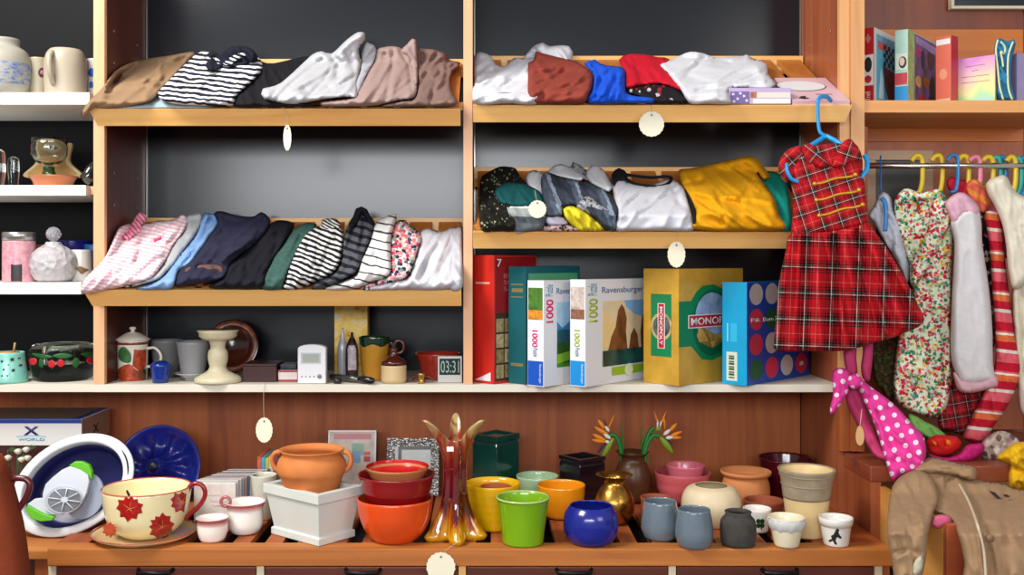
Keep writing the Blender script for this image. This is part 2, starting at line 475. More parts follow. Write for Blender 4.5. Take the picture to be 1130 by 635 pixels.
def fdone(B,name='printed_artwork'):
    if B.pr.v: B.pr.build(name,B.pm,B.root)
def text(s,mat,parent,origin,right,up,width=None,size=.02,ext=.0003,name='lettering',bold=0,height=None,shear=0):
    cu=bpy.data.curves.new('t','FONT'); cu.body=s; cu.size=1; cu.extrude=0; cu.offset=bold; cu.shear=shear; cu.align_x='LEFT'
    o=bpy.data.objects.new('t',cu); COL.objects.link(o); dg=bpy.context.evaluated_depsgraph_get(); dg.update()
    me=bpy.data.meshes.new_from_object(o.evaluated_get(dg)); bpy.data.objects.remove(o); bpy.data.curves.remove(cu)
    xs=[v.co.x for v in me.vertices]; ys=[v.co.y for v in me.vertices]
    if not xs: return None
    w=max(xs)-min(xs); h=max(ys)-min(ys); sx=(width/w) if width else size; sy=(height/h) if height else (sx if width else size)
    right=Vector(right).normalized(); up=Vector(up).normalized(); n=right.cross(up); org=wloc(parent); o0=Vector(origin)
    x0=min(xs); y0=min(ys)
    for v in me.vertices: v.co=o0+right*((v.co.x-x0)*sx)+up*((v.co.y-y0)*sy)+n*ext-org
    me.materials.clear(); me.materials.append(mat)
    ob=bpy.data.objects.new(name,me); COL.objects.link(ob); ob.parent=parent
    md=ob.modifiers.new('t','SOLIDIFY'); md.thickness=.0004; md.offset=0
    return ob
def ftext(B,face,s,mat,u,v,uw,vh,vertical=False,bold=0,out=.0006,shear=0):
    """text in the rectangle starting (u,v) sized uw x vh (face fractions). vertical: reads upward; -1: reads downward"""
    rt=(-B.L if face=='s' else B.R); W_=(B.w if face=='s' else B.l)
    if not vertical: return text(s,mat,B.root,fpt(B,face,u,v,out),rt,(0,0,1),width=uw*W_,height=vh*B.h,bold=bold,ext=0,shear=shear)
    if vertical==-1: return text(s,mat,B.root,fpt(B,face,u,v+vh,out),(0,0,-1),rt,width=vh*B.h,height=uw*W_,bold=bold,ext=0)
    return text(s,mat,B.root,fpt(B,face,u+uw,v,out),(0,0,1),-rt,width=vh*B.h,height=uw*W_,bold=bold,ext=0)
# ------------------------------------------------------------------ setting
M_floor=plain('#6b5a4a',rough=.6,var=.2); M_wall=wood('#5e2a1c','#7d3c27','#934a30',axis='z')
tag(MB().box(-3.2,3.2,-4.6,.42,-.05,0).build('floor',M_floor),kind='structure')
tag(MB().box(-3.2,3.2,.37,.42,0,2.9).build('wall_back',M_wall),kind='structure')
M_pine=wood('#d6964e','#e8b268','#f2c580',axis='x',rough=.45)
M_pinez=wood('#c88a52','#dba268','#e8b67e',axis='z',rough=.45)
M_edge=wood('#cf9468','#dda67a','#e6b48c',axis='z',rough=.5)
M_slat=wood('#a85f24','#bf7430','#cf8640',axis='y')
M_brown=wood('#803814','#a05222','#b6662e',axis='z',rough=.55,coat=0)
M_side=wood('#7a3a20','#9a5230','#b0663e',axis='z')
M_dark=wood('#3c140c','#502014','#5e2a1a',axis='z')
M_white=plain('#eeece6',rough=.45)
M_black=plain('#0a0d16',rough=.23,bump=.06,bs=6,spec=.6)
M_metal=plain('#b9b6b0',rough=.3,metal=1)
M_bench=wood('#96501c','#b26a2a','#c88038',axis='x',rough=.6,coat=0)
M_benchs=wood('#803814','#9c4e20','#b2622c',axis='y',rough=.6,coat=0)
M_mullion=plain('#d6c6a8',rough=.6)
ZCT=.869
# --- main shelving unit
X0=PX(105,0); X1=PX(117,0); XC0=PX(511.5,0); XC1=PX(521.5,0); XR0=PX(925,0); XR1=PX(936,0); TOP=2.35
U=thing('shelving_unit','tall wooden shelving unit with black back panels and long white shelf','shelving',(0,.15,0))
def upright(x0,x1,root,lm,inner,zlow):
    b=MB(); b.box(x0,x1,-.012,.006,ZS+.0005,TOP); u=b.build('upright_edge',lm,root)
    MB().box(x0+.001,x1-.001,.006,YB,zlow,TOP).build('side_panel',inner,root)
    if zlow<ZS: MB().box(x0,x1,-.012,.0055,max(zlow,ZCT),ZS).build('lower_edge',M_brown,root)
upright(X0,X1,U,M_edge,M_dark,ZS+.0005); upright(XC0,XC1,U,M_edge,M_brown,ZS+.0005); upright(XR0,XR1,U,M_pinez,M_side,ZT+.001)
for a,b in ((X1+.001,XC0-.001),(XC1+.001,XR0-.001)):
    MB().box(a,b,YB,YB+.012,ZS-.01,TOP).build('back_panel',M_black,U)
    if True:
        MB().box(a,a+.003,YB-.006,YB-.0005,ZS+.001,TOP).build('metal_strip',M_metal,U)
        MB().box(b-.003,b,YB-.006,YB-.0005,ZS+.001,TOP).build('metal_strip',M_metal,U)
# screws / shelf pins
for x,sg in ((X1,1),(XR0,-1)):
    first=None
    for z in (1.38,1.55,1.64,1.95,2.04):
        for y in (.06,.25):
            if first is None:
                first=MB().lathe([(0,0),(.004,0),(.003,.0015),(0,.002)],(x,y,z),8,M=Matrix.Rotation(R(90*sg),4,'Y')).build('shelf_pin',M_metal,U); f0=(y,z)
            else:
                c=first.copy(); COL.objects.link(c); c.parent=U; c.location=(0,y-f0[0],z-f0[1])
MB().box(PX(-140,0),X0-.0005,-.012,YB-.001,ZS-.021,ZS,.001).box(X0-.0005,XR0-.001,-.014,YB-.001,ZS-.021,ZS,.001).build('long_shelf',plain('#d6cfbf',rough=.5),U)
MB().box(PX(-140,0),XR0-.001,YB,YB+.012,ZT,ZS-.0225).build('lower_back_panel',M_brown,U)
# --- left unit with white shelves
UL=thing('shelving_unit','black backed shelving with short white shelves at the left edge','shelving',(-1.3,.15,0))
MB().box(PX(-140,0),X0-.001,YB,YB+.012,ZS-.01,TOP).build('back_panel',plain('#0a0a0c',rough=.6,spec=.2),UL)
SL={}
for k,(yt,yb_,xr) in enumerate(((102,115.5,99),(204.5,216,95),(312,325,90))):
    zt=PZ(yt,0); zb=PZ(yb_,0); SL[k]=zt
    MB().box(PX(-140,0),PX(xr,0)-.001,-.0,YB-.001,zb,zt,.001).build('white_shelf',M_white,UL)
    MB().box(PX(xr,0)-.0005,X0-.001,.03,YB-.001,zb+.004,zt-.001,.001).build('shelf_filler',M_edge,UL)
# --- right unit
UR=thing('shelving_unit','orange-brown wooden shelving at the right with one shelf above a clothes rail','shelving',(1.4,.15,0))
XS0=XR1+.0008; XS1=PX(951,0); XE=PX(1200,0)
M_or=wood('#b0560f','#cc7018','#dc8424',axis='x')
MB().box(XS0,XS1,-.02,.004,ZS,TOP).build('upright_edge',M_pinez,UR); MB().box(XS0,XS1,-.02,.004,.87,ZS-.0005).build('lower_edge',M_brown,UR)
MB().box(XS0,XS1,.004,YB-.001,.87,TOP).build('side_panel',M_brown,UR)
ZR=PZ(111.5,0)
MB().box(XS1+.0005,XE,-.012,YB,PZ(125,0),ZR,.001).build('shelf',wood('#c07c38','#d6924a','#e0a35c',axis='x'),UR)
MB().box(XS1+.0005,XE,YB,YB+.014,PZ(96+60,.33),PZ(32,.33)).build('back_board',M_or,UR)
MB().box(XS1+.0005,XE,YB+.001,YB+.015,PZ(31.7,.33),TOP+.3).build('upper_back_board',wood('#5e2412','#783418','#8a4220',axis='z'),UR)
MB().box(XS1+.0005,XE,YB,YB+.012,.87,PZ(156.5,.33)).build('lower_back_board',wood('#8c3f20','#a85630','#b5623a',axis='z'),UR)
MB().box(PX(951,0),PX(957.5,.02),.02,.30,1.2,PZ(140,.02)).build('rail_support',M_brown,UR)
# picture frame high on the back board (lower edge only shows)
fr=thing('picture_frame','framed dark picture hanging at the top right, its lower edge in view','picture',(PX(1100,.3),.31,PZ(10,.3)))
def frame_rect(root,x0,x1,z0,z1,y0,y1,w,mat,inner,nm='frame',nm2='picture'):
    MB().box(x0,x1,y0,y1,z0,z0+w,.001).box(x0,x1,y0,y1,z1-w,z1,.001).box(x0,x0+w,y0,y1,z0+w,z1-w,.001).box(x1-w,x1,y0,y1,z0+w,z1-w,.001).build(nm,mat,root)
    MB().box(x0+w,x1-w,(y0+y1)/2,y1-.001,z0+w,z1-w).build(nm2,inner,root)
frame_rect(fr,PX(1050,.31),PX(1180,.31),PZ(9.5,.31),PZ(-60,.31),.31,.3335,.009,plain('#c9bfa2',rough=.5),plain('#20262a',rough=.15))
fr=thing('picture_frame','pale wooden framed blackboard leaning behind the clothes rail','picture frame',(PX(1000,.3),.31,1.3))
frame_rect(fr,PX(955,.31),PX(1029,.31),PZ(330,.31),PZ(166,.31),.305,.333,.03,wood('#9c7a58','#b39270','#c2a586',axis='x'),plain('#14181a',rough=.3,var=.3,vs=20),nm2='blackboard')
# --- slanted shelves
def slanted(key,label,lx0,lx1,ytop,ybot,bx0,bx1,mit_l,mit_r):
    yf=-.08; zf=PZ(ytop,yf)-.004; zb=zf+.2; yb_=.30
    SHELVES[key]=(yf,zf,yb_,zb)
    root=thing('slanted_shelf',label,'shelf',((PX(lx0,yf)+PX(lx1,yf))/2,.1,zf),'slanted slatted shelves on the unit')
    h=PZ(ytop,yf)-PZ(ybot,yf); tl=h*math.tan(R(26))
    x0=PX(lx0,yf); x1=PX(lx1,yf); t=.018; z1=zf+.004
    a=[(x0,yf,z1),(x1,yf,z1),(x1-mit_r,yf+tl,z1-h),(x0+mit_l,yf+tl,z1-h)]
    n=Vector((0,math.cos(R(26)),math.sin(R(26))*.0+.25)).normalized()
    MB().prism(a,n,t).build('front_lip',M_pine,root,bevel=.0012)
    sl=.2/.38; th=math.atan(sl)
    def P3(x,s,off): # s along slope 0..1, off below surface
        y=yf+.022+(yb_-yf-.022)*s; z=zf+sl*(y-yf)
        return Vector((x,y+off*math.sin(th),z-off*math.cos(th)))
    xa=bx0; n_=max(3,round((bx1-bx0)/.092)); w=(bx1-bx0)/n_
    for i in range(n_):
        a0=bx0+i*w+.010; a1=bx0+(i+1)*w-.010
        q=[P3(a0,0,0),P3(a1,0,0),P3(a1,1,0),P3(a0,1,0)]
        MB().prism(q,(0,math.sin(th),-math.cos(th)),.012).build('slat',M_slat,root,bevel=.001)
    for s0 in (.12,.85):
        q=[P3(bx0,s0,.0125),P3(bx1,s0,.0125),P3(bx1,s0+.07,.0125),P3(bx0,s0+.07,.0125)]
        MB().prism(q,(0,math.sin(th),-math.cos(th)),.014).build('cross_batten',M_pine,root)
    MB().box(bx0,bx1,yb_+.001,yb_+.019,zb-.035,zb+.012,.001).build('back_rail',M_pine,root)
    return root
slanted('L1','upper slanted pine shelf of the left bay, holding trousers and tops',97,508,120,138,X1+.002,XC0-.002,.018,0.0)
slanted('L2','lower slanted pine shelf of the left bay, holding striped shirts',91,509,320,338.5,X1+.002,XC0-.002,.018,0.0)
slanted('R1','upper slanted pine shelf of the right bay, holding white and red tops',522,941,116,134,XC1+.002,XR0-.002,0,.012)
slanted('R2','lower slanted pine shelf of the right bay, holding the yellow shirt',522,888,256,274.5,XC1+.002,PX(884,.1),0,.010)
# --- bench
YF=-.34; XBL=PX(52,YF); XBR=.989
bench=thing('slatted_bench','reddish wooden slatted bench with drawers carrying bowls and pots','bench',(0,0,0))
zl=PZ(625.5,YF)
MB().box(XBL,XBR,YF,YF+.055,zl,ZT-.0002,.003).build('front_rail',M_bench,bench)
MB().box(XBL,XBR,.29,YB-.001,zl,ZT-.0005,.002).build('back_rail',M_bench,bench)
xs=XBL; pitch=.0800; k=0; x=PX(100,YF)-.0-.08*1.0; x=PX(82.5,YF)-.08+.0
edges=[XBL]
# gaps of 37 mm starting at x (first gap px ~ 87)
g=PX(88,YF); gaps=[]
while g<XBR-.06: gaps.append((g,g+.037)); g+=pitch
prev=XBL
for a,b in gaps+[(XBR,XBR)]:
    if a-prev>.01: MB().box(prev,a,YF+.055,.29,ZT-.018,ZT-.0004,.0015).build('slat',M_benchs,bench)
    prev=b
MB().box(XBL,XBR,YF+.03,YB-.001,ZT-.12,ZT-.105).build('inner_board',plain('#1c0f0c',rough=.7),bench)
MB().box(XBL,XBL+.02,YF+.02,YB-.001,0,zl-.0005).build('side_panel',M_brown,bench)
MB().box(XBR-.02,XBR,YF+.02,YB-.001,0,zl-.0005).build('side_panel',M_brown,bench)
MB().box(XBL+.02,XBR-.02,YF+.04,YF+.05,.05,ZT-.121).build('front_frame',M_dark,bench)
cols=[57,287,510,742,970]
for c in cols:
    xm=PX(c,YF+.01); MB().box(xm-.009,xm+.009,YF+.012,YF+.038,.02,zl-.001,.001).build('stile',M_mullion if c!=510 else M_pine,bench)
for a,b in zip(cols,cols[1:]):
    x0=PX(a,YF+.01)+.011; x1=PX(b,YF+.01)-.011; hc=(a+b)/2
    d=MB().box(x0,x1,YF+.014,YF+.036,zl-.19,zl-.006,.002).build('drawer',wood('#4a1d14','#62291c','#703424',axis='x'),bench)
    xm=PX({57:170,287:400,510:634,742:862}[a],YF); 
    p=[(xm-.042,YF+.015,zl-.012),(xm-.038,YF-.006,zl-.014),(xm,YF-.009,zl-.014),(xm+.038,YF-.006,zl-.014),(xm+.042,YF+.015,zl-.012)]
    MB().tube(p,.0055,8).build('handle',plain('#1d1a1c',rough=.35,metal=.6),d)
# small plain board left of the bench
sb=thing('side_table','plain wooden table top just left of the slatted bench','table',(-1.3,0,0))
ZL=ZT-.0135
MB().box(-1.75,XBL-.002,YF+.03,YB-.001,ZL-.022,ZL,.003).build('table_top',M_bench,sb)
MB().box(-1.74,XBL-.006,YF+.05,YF+.07,ZL-.2,ZL-.023).build('apron',M_dark,sb)
for xx in (-1.72,XBL-.05):
    MB().box(xx,xx+.04,YF+.045,YF+.085,0,ZL-.0235,.002).build('leg',M_brown,sb)
# right cabinet with open drawer
XCB=.9915; YC=-.19; ZC=CAMZ-.536
cab=thing('drawer_cabinet','reddish wooden cabinet at the right with a pulled-out drawer','cabinet',(1.3,0,0))
M_cab=wood('#7a371f','#99502f','#a85c36',axis='z'); M_cabx=wood('#6e2f1c','#8a4329','#994f30',axis='x')
MB().box(XCB,XE,YC,YB-.001,ZC-.04,ZC,.003).build('top',M_cabx,cab)
MB().box(XCB+.001,XCB+.02,YC+.012,YB-.001,.05,ZC-.0405).build('side_panel',M_cab,cab)
MB().box(XCB+.001,XCB+.028,YC+.002,YC+.012,.05,ZC-.0405).build('front_stile',M_cab,cab)
MB().box(XCB+.02,XE,.30,YB-.001,.05,ZC-.0405).build('back_panel',plain('#120c0a'),cab)
YD=-.565; xd=1.018; zdt=PZ(579,YD); zdb=zdt-.19
dm=wood('#c08038','#d39648','#dfa75c',axis='y')
d=MB().box(xd,XE,YD,YD+.02,zdb,zdt,.002).build('drawer',wood('#8a3c20','#a04b2a','#ad5832',axis='x'),cab)
MB().box(xd,xd+.014,YD+.0205,.28,zdb,zdt-.002).box(xd+.0145,XE,YD+.0205,.28,zdb,zdb+.01).box(xd+.0145,XE,.281,.293,zdb,zdt-.002).build('drawer_box',dm,d)
# clothes rail
rl=thing('clothes_rail','chrome clothes rail holding the childrens clothes at the right','clothes rail',(1.4,.1,PZ(183,.1)))
YRL=.10
MB().tube([(XS1+.008,YRL,PZ(183,YRL)),(XE,YRL,PZ(183,YRL))],.0085,14).build('rail',plain('#d8d5cf',rough=.25,metal=1),rl)
MB().lathe([(0,0),(.018,0),(.018,.006),(0,.0065)],(XS1+.001+.0015,YRL,PZ(183,YRL)),16,M=Matrix.Rotation(R(90),4,'Y')).build('end_socket',M_metal,rl)
# ------------------------------------------------------------------ folded clothes on the slanted shelves
GT='folded trousers and tops on the upper left slanted shelf'; GS='folded shirts on the lower left slanted shelf'
GR='tops on the upper right slanted shelf'; GY='tops on the lower right slanted shelf'
beige=fabric('#b39a80'); 
cloth('folded_trousers',[(92,131),(89,126),(98,112),(112,98),(128,78),(151,67),(188,61),(213,57),(217,60),(206,70),(190,86),(178,99),(167,111),(143,117),(119,119.5),(104,119.5),(97,126)],fabric('#927558'),
  'beige folded trousers drooping over the left end of the upper left shelf','trousers',GT,on='L1',lift=.05,T=.03,amp=.010,fang=-35,fs=(.02,.09),
  folds=[([(133,80),(126,92),(121,100)],4,-.026),([(110,104),(130,96),(160,88)],2.5,.012),([(150,70),(140,80),(128,90)],3,-.014),([(205,62),(188,80),(180,98),(168,108)],2,-.016),([(176,66),(176,84),(160,106)],3,.012),([(200,63),(184,80),(176,98)],2.5,-.014)],seed=1)
cloth('folded_shirt',[(120,119),(140,112),(180,106),(230,108),(236,118),(180,119)],fabric('#9fb3bb'),'thin pale blue garment under the beige trousers','top',GT,on='L1',lift=.0,T=.012,amp=.002,seed=2)
navy='#1b1c30'
st=lambda p,a,c1='#e9e6e2',c2=navy,w=.5,d=3: striped([(0,c1),(w,c2)],p,a,d,.5)
t=cloth('striped_jumper',[(217,59),(228,57),(240,60),(252,64),(262,66),(276,62),(286,64),(290,76),(280,88),(268,99),(259,108),(258,116),(240,117),(205,116),(185,113),(174,104),(188,87),(203,72)],striped([(0,'#e9e6e2'),(.48,navy)],5.4,84,7,.2),
  'navy and white striped knit top crumpled beside the beige trousers','top',GT,on='L1',lift=.065,T=.05,amp=.012,fang=20,fs=(.03,.09),folds=[([(236,64),(234,80),(242,92)],3,-.016),([(258,84),(240,96),(200,98)],3,-.01)],seed=3)
cloth('neckline',[(228,60),(236,56),(243,61),(250,54),(262,50.5),(276,53),(284,61),(285,68),(276,70),(262,74),(246,73),(240,78),(232,78),(226,72),(231,65)],fabric('#171827'),parent=t,on='L1',lift=.115,T=.03,amp=.012,seed=4,tb=.4)
cloth('collar_stripe_band',[(246,70),(256,62),(268,58),(272,61),(262,66),(254,72)],st(4.5,70),parent=t,on='L1',lift=.15,T=.012,amp=.002,seed=5,tb=.6)
cloth('black_jumper',[(284,67),(300,70),(340,62),(345,72),(330,95),(330,112),(356,117),(300,118),(258,117.5),(256,110),(268,98),(282,84)],fabric('#141318'),
  'black folded top between the striped knit and pale grey trousers','top',GT,on='L1',lift=.03,T=.035,amp=.01,seed=6)
cloth('folded_trousers',[(288,104),(290,98),(309,92),(335,69),(345,60),(355,56.5),(366,59),(382,44.5),(395,35.5),(403,37),(403,44),(396,54),(398,72),(394,90),(394,107),(380,107),(350,111),(324,116),(309,114),(292,110)],fabric('#b4b4b8'),
  'pale grey trousers with one leg folded upright, on the upper left shelf','trousers',GT,on='L1',lift=.09,T=.05,amp=.012,fang=-35,fs=(.025,.08),
  folds=[([(366,60),(374,70),(372,84)],4,-.02),([(372,60),(388,45),(398,40)],3,.02),([(335,100),(345,104),(362,98)],4,-.012),([(384,58),(392,80),(391,100)],3,-.012)],seed=7)
cloth('folded_trousers',[(404,46),(407,47),(413,50),(416,56),(414,67),(406,80),(400,94),(394,106),(390,106),(390,95),(397,76),(399,58)],fabric('#a9aab0'),
  'narrow pale grey folded leg tucked beside the mauve hoodie','trousers',GT,on='L1',lift=.075,T=.03,Rr=4,amp=.006,fang=-60,seed=8)
m_=cloth('mauve_hoodie',[(416,55),(424,52),(435,51),(446,55),(455,66),(460,86),(458,107),(440,111),(417,116),(386,117.5),(355,117),(353,113),(368,111),(390,107),(399,94),(407,79),(413,68)],fabric('#9c847e'),
  'mauve grey hoodie with a pointed hood folded on the upper left shelf','hoodie',GT,on='L1',lift=.06,T=.055,amp=.010,fang=-60,fs=(.02,.07),folds=[([(442,56),(452,72),(455,100)],2.5,-.014),([(417,58),(424,60)],2,-.012)],seed=9)
cloth('hood',[(442,57),(449,49),(455,42.5),(459,44),(461,70),(461,88),(457,106),(456,84),(451,66)],fabric('#a08a86'),parent=m_,on='L1',lift=.085,T=.03,Rr=4,amp=.004,seed=10)
cloth('folded_sweatshirt',[(460,57),(470,54),(480,55),(492,60),(496,66),(508,69),(507,74),(500,79),(497,92),(500,104),(503,116),(460,117.5),(421,117.5),(440,112),(457,108),(461,88)],fabric('#7d645c'),
  'brownish mauve folded top at the right end of the upper left shelf','top',GT,on='L1',lift=.045,T=.045,amp=.016,fang=-50,fs=(.03,.11),folds=[([(466,60),(464,75)],3,-.02),([(494,66),(492,90)],2.5,-.014)],seed=11)
# lower left
b_=cloth('pink_blouse',[(89,322),(93,309),(104,297),(117,282),(126,262),(132,251),(143,247),(154,246),(165,246),(176,243),(189,243),(203,236.5),(208,242),(204,254),(192,270),(186,282),(177,296),(164,309),(134,317),(112,321),(96,325)],
  striped([(0,'#ecd8db'),(.6,'#dfaeb8')],4.0,78,5,.2),'pink and white striped blouse with ruffled neck at the far left of the lower shelf','blouse',GS,on='L2',lift=.055,T=.05,amp=.010,fang=-40,fs=(.03,.12),folds=[([(204,243),(192,262),(180,285)],2.5,-.012),([(150,262),(130,292)],5,.008)],seed=12)
cloth('neck_ruffle',[(134,262),(136,252),(144,247),(148,240),(154,234),(161,236),(162,243),(156,249),(158,253),(150,258),(142,265)],striped([(0,'#e9a7b6'),(.5,'#d4587c')],4,40,3,.8),parent=b_,on='L2',lift=.11,T=.02,Rr=3,amp=.010,fs=(.1,.25),seed=13)
MB().tube([PT(170+i,266-i*.42,SHELVES['L2'][0]+.10-.0*i) for i in range(0,9)],.004,8,flat=.6).build('pink_trim',fabric('#d2456c'),b_)
cloth('folded_tee',[(205,239),(214,236),(222,235),(224,243),(218,256),(211,266),(200,280),(192,292),(184,300),(174,309),(150,316),(133,317.5),(160,309),(178,295),(190,272),(204,254)],fabric('#a9abae'),
  'light grey folded tee under the pink blouse','top',GS,on='L2',lift=.045,T=.04,amp=.008,fang=-55,seed=14)
cloth('folded_jeans',[(222,240),(226,234.5),(234,236),(243,239),(240,250),(232,262),(222,276),(211,290),(198,299),(190,318),(170,320),(150,319),(172,311),(185,300),(196,284),(210,268),(218,255)],fabric('#7fa3d4',var=.25,vs=18),
  'pale blue folded denim beside the grey tee','jeans',GS,on='L2',lift=.04,T=.045,amp=.012,fang=-55,fs=(.02,.12),folds=[([(232,240),(224,262),(208,284),(196,300)],1.8,-.014)],seed=15)
n_=cloth('navy_jumper',[(236,236),(244,233),(262,238),(280,239),(288,234),(297,240),(298,248),(290,260),(276,274),(262,284),(254,292),(248,306),(232,312),(209,315),(194,316),(198,300),(212,287),(222,274),(232,260),(240,248)],fabric('#28283d',var=.2),
  'navy folded top with a brown patch, in the middle of the lower left shelf','top',GS,on='L2',lift=.065,T=.05,amp=.012,fang=-45,fs=(.025,.09),folds=[([(250,288),(230,286),(208,294)],2,.008)],seed=16)
cloth('patch',[(203,299),(212,294),(232,292),(246,295),(246,305),(228,308),(203,312)],fabric('#6a4a44',var=.4,vs=50),parent=n_,on='L2',lift=.138,T=.012,Rr=3,amp=.003,seed=17)
cloth('black_jumper',[(300,246),(308,243),(318,244),(325,246),(322,256),(312,272),(303,286),(294,306),(289,318),(250,319),(230,317),(244,308),(252,292),(262,284),(276,273),(290,258)],fabric('#17161e'),
  'plain black folded top right of the navy one on the lower left shelf','top',GS,on='L2',lift=.04,T=.05,amp=.010,fang=-55,seed=18)
cloth('knit_jumper',[(322,256),(328,250),(338,246),(350,248),(345,256),(336,268),(328,280),(320,296),(314,312),(312,319),(290,319.5),(292,306),(303,284),(313,270)],fabric('#3c5c55',var=.25,vs=60),
  'dark green folded knit beside the black and white striped blouse','top',GS,on='L2',lift=.055,T=.045,amp=.008,fang=-60,seed=19)
s_=cloth('striped_blouse',[(350,250),(356,248),(364,249),(372,247),(377,252),(379,262),(376,285),(372,296),(362,305),(345,313),(328,319),(312,319),(315,310),(323,286),(334,262)],striped([(0,'#dcdad6'),(.5,'#17161d')],5.4,68,7,.2),
  'black and white striped blouse with a gathered neck, middle of lower left shelf','blouse',GS,on='L2',lift=.075,T=.055,amp=.012,fang=-70,fs=(.03,.14),seed=20)
cloth('gathered_neck',[(355,250),(355,243),(363,241),(372,242),(376,247),(374,254),(366,252),(360,254)],st(3.2,60,'#cfccc8','#17161d',.5,2),parent=s_,on='L2',lift=.12,T=.02,Rr=3,amp=.01,fs=(.2,.3),seed=21)
g_=cloth('striped_vest',[(386,244),(393,238),(404,236),(413,244),(412,256),(406,272),(400,286),(394,300),(380,308),(363,317),(343,319),(350,310),(366,303),(375,292),(379,264)],striped([(0,'#54555f'),(.55,'#1c1c22')],9,72,7,.2),
  'dark grey top with black stripes and black collar, right of the striped blouse','top',GS,on='L2',lift=.065,T=.055,amp=.012,fang=-70,fs=(.03,.12),seed=22)
cloth('collar',[(386,247),(390,238),(393,230),(399,228),(405,231),(409,240),(413,246),(408,248),(403,240),(399,236),(396,244),(390,252),(384,258)],fabric('#121116'),parent=g_,on='L2',lift=.12,T=.02,Rr=3,amp=.006,seed=23)
cloth('striped_shirt',[(415,245),(424,240),(432,237),(438,236.5),(436,248),(432,260),(431,280),(430,303),(410,312),(387,320),(358,319),(378,311),(393,304),(399,288),(408,268)],striped([(0,'#e2e0dd'),(.82,'#3c3c44')],9.5,78,6,.2),
  'white shirt with thin dark stripes beside the floral blouse','shirt',GS,on='L2',lift=.085,T=.05,amp=.008,fang=-70,fs=(.03,.14),seed=24)
cloth('floral_blouse',[(436,246),(441,243),(447,243),(453,250),(461,254),(466,262),(461,276),(456,292),(449,306),(436,311),(420,315),(396,319.5),(410,312),(430,303),(431,285),(431,262)],floral(['#c9435a','#2c2c38','#d98a92','#7d9a8b','#d9c7c3','#3c4560','#e06a70'],'#d8cfcb',.26,.62),
  'red and black floral blouse on the lower left shelf','blouse',GS,on='L2',lift=.06,T=.045,amp=.012,seed=25)
cloth('white_shirt',[(464,257),(472,252),(487,256),(498,252),(506,252),(504,270),(500,295),(500,318),(440,320),(400,320),(427,312),(449,307),(456,292),(462,274)],floral(['#8a8f98','#d1d1d7','#d1d1d7','#d1d1d7','#d1d1d7','#d1d1d7','#d1d1d7'],'#cfcfd5',.12,.35),
  'white shirt with small grey prints near the right end of the lower left shelf','shirt',GS,on='L2',lift=.04,T=.04,amp=.010,fang=-60,fs=(.03,.09),seed=26)
cloth('white_tee',[(494,254),(502,251),(509,250),(511,256),(510.5,290),(510,318),(496,319),(497,295),(498,272)],fabric('#c6c7ce'),
  'plain white garment squeezed against the centre upright, lower left shelf','top',GS,on='L2',lift=.055,T=.03,Rr=5,amp=.006,seed=27)
# upper right
t=cloth('white_tee',[(523,62),(528,57.5),(536,59),(542,62),(547,71),(557,73),(567,64),(577,64),(590,64),(596,80),(595,113),(560,114),(524,114),(522.5,90)],fabric('#cfcfd5'),
  'white tee with a wide neck against the centre upright, upper right shelf','top',GR,on='R1',lift=.05,T=.05,amp=.012,fang=-30,fs=(.03,.08),folds=[([(545,72),(543,85)],4,-.014)],seed=28)
MB().tube([PT(525+i*2,105-2.6*math.sin(i*.09),SHELVES['R1'][0]-.008-.002*i*0) for i in range(30)],.0009,6).build('hem_seam',fabric('#6a6a78'),t)
cloth('white_cloth',[(578,66),(585,55),(592,49),(599,47),(606,51),(618,50),(628,51),(632,57),(631,70),(628,82),(605,90),(585,84)],fabric('#d2d2d8'),
  'white crumpled garment bulging up behind the brick red shirt','top',GR,on='R1',lift=.03,T=.05,amp=.014,seed=29)
cloth('brick_shirt',[(589,66),(591,57),(600,59),(616,63),(632,66.5),(645,73),(653,80),(654.5,90),(650,104),(644,114),(615,114.5),(590,114),(583,105),(582.5,88),(583,69)],fabric('#883a2e'),
  'brick red folded shirt between white tee and blue shirt','shirt',GR,on='R1',lift=.10,T=.055,amp=.010,fang=-20,fs=(.03,.08),folds=[([(592,68),(604,82),(610,88)],3,.012),([(610,88),(600,100),(598,112)],3,-.012),([(622,76),(612,90)],4,-.010)],seed=30)
cloth('blue_shirt',[(644,70),(650,67),(657,65.5),(662,70),(669,72),(680,73),(689,76),(690,90),(691,102),(700,106),(712,107),(722,108.5),(723,113.5),(690,114),(650,114),(653,98),(655,84),(650,76)],fabric('#1550c8'),
  'bright blue crumpled shirt next to the brick red one','shirt',GR,on='R1',lift=.085,T=.05,amp=.016,fang=-60,fs=(.03,.10),folds=[([(657,70),(662,88),(658,106)],3,-.02),([(680,78),(670,90),(664,104)],3,.01)],seed=31)
cloth('red_jumper',[(683,66),(693,60),(704,59.5),(714,60.5),(726,63),(738,65),(752,80),(756,100),(746,98),(730,93),(708,94),(691,97),(689,80)],fabric('#bd1228'),
  'red folded top between the blue shirt and the white tee','top',GR,on='R1',lift=.06,T=.045,amp=.008,seed=32)
cloth('floral_tshirt',[(690,97),(708,93),(730,92),(748,98),(758,110),(758,114),(724,114),(705,106),(692,102)],floral(['#8c2030','#1a171b','#1a171b','#1b181c','#b7b4b0','#1a171b'],'#151318',.2,.5),
  'black floral top under the red one','top',GR,on='R1',lift=.04,T=.03,Rr=5,amp=.008,seed=33)
cloth('white_tee',[(727,71),(740,66),(751,61),(762,57),(777,59),(788,63),(804,62.5),(819,62),(824,60),(830,64),(846,70),(847,81),(856,93),(850,98),(806,98),(806,114),(780,114.5),(761,114),(751,99),(735,80)],fabric('#d0d0d5'),
  'large white tee spread beside the purple boxes, upper right shelf','top',GR,on='R1',lift=.08,T=.05,amp=.010,fang=-20,fs=(.03,.07),folds=[([(765,70),(800,78),(835,74)],4,.008),([(760,85),(790,95)],4,-.008)],seed=34)
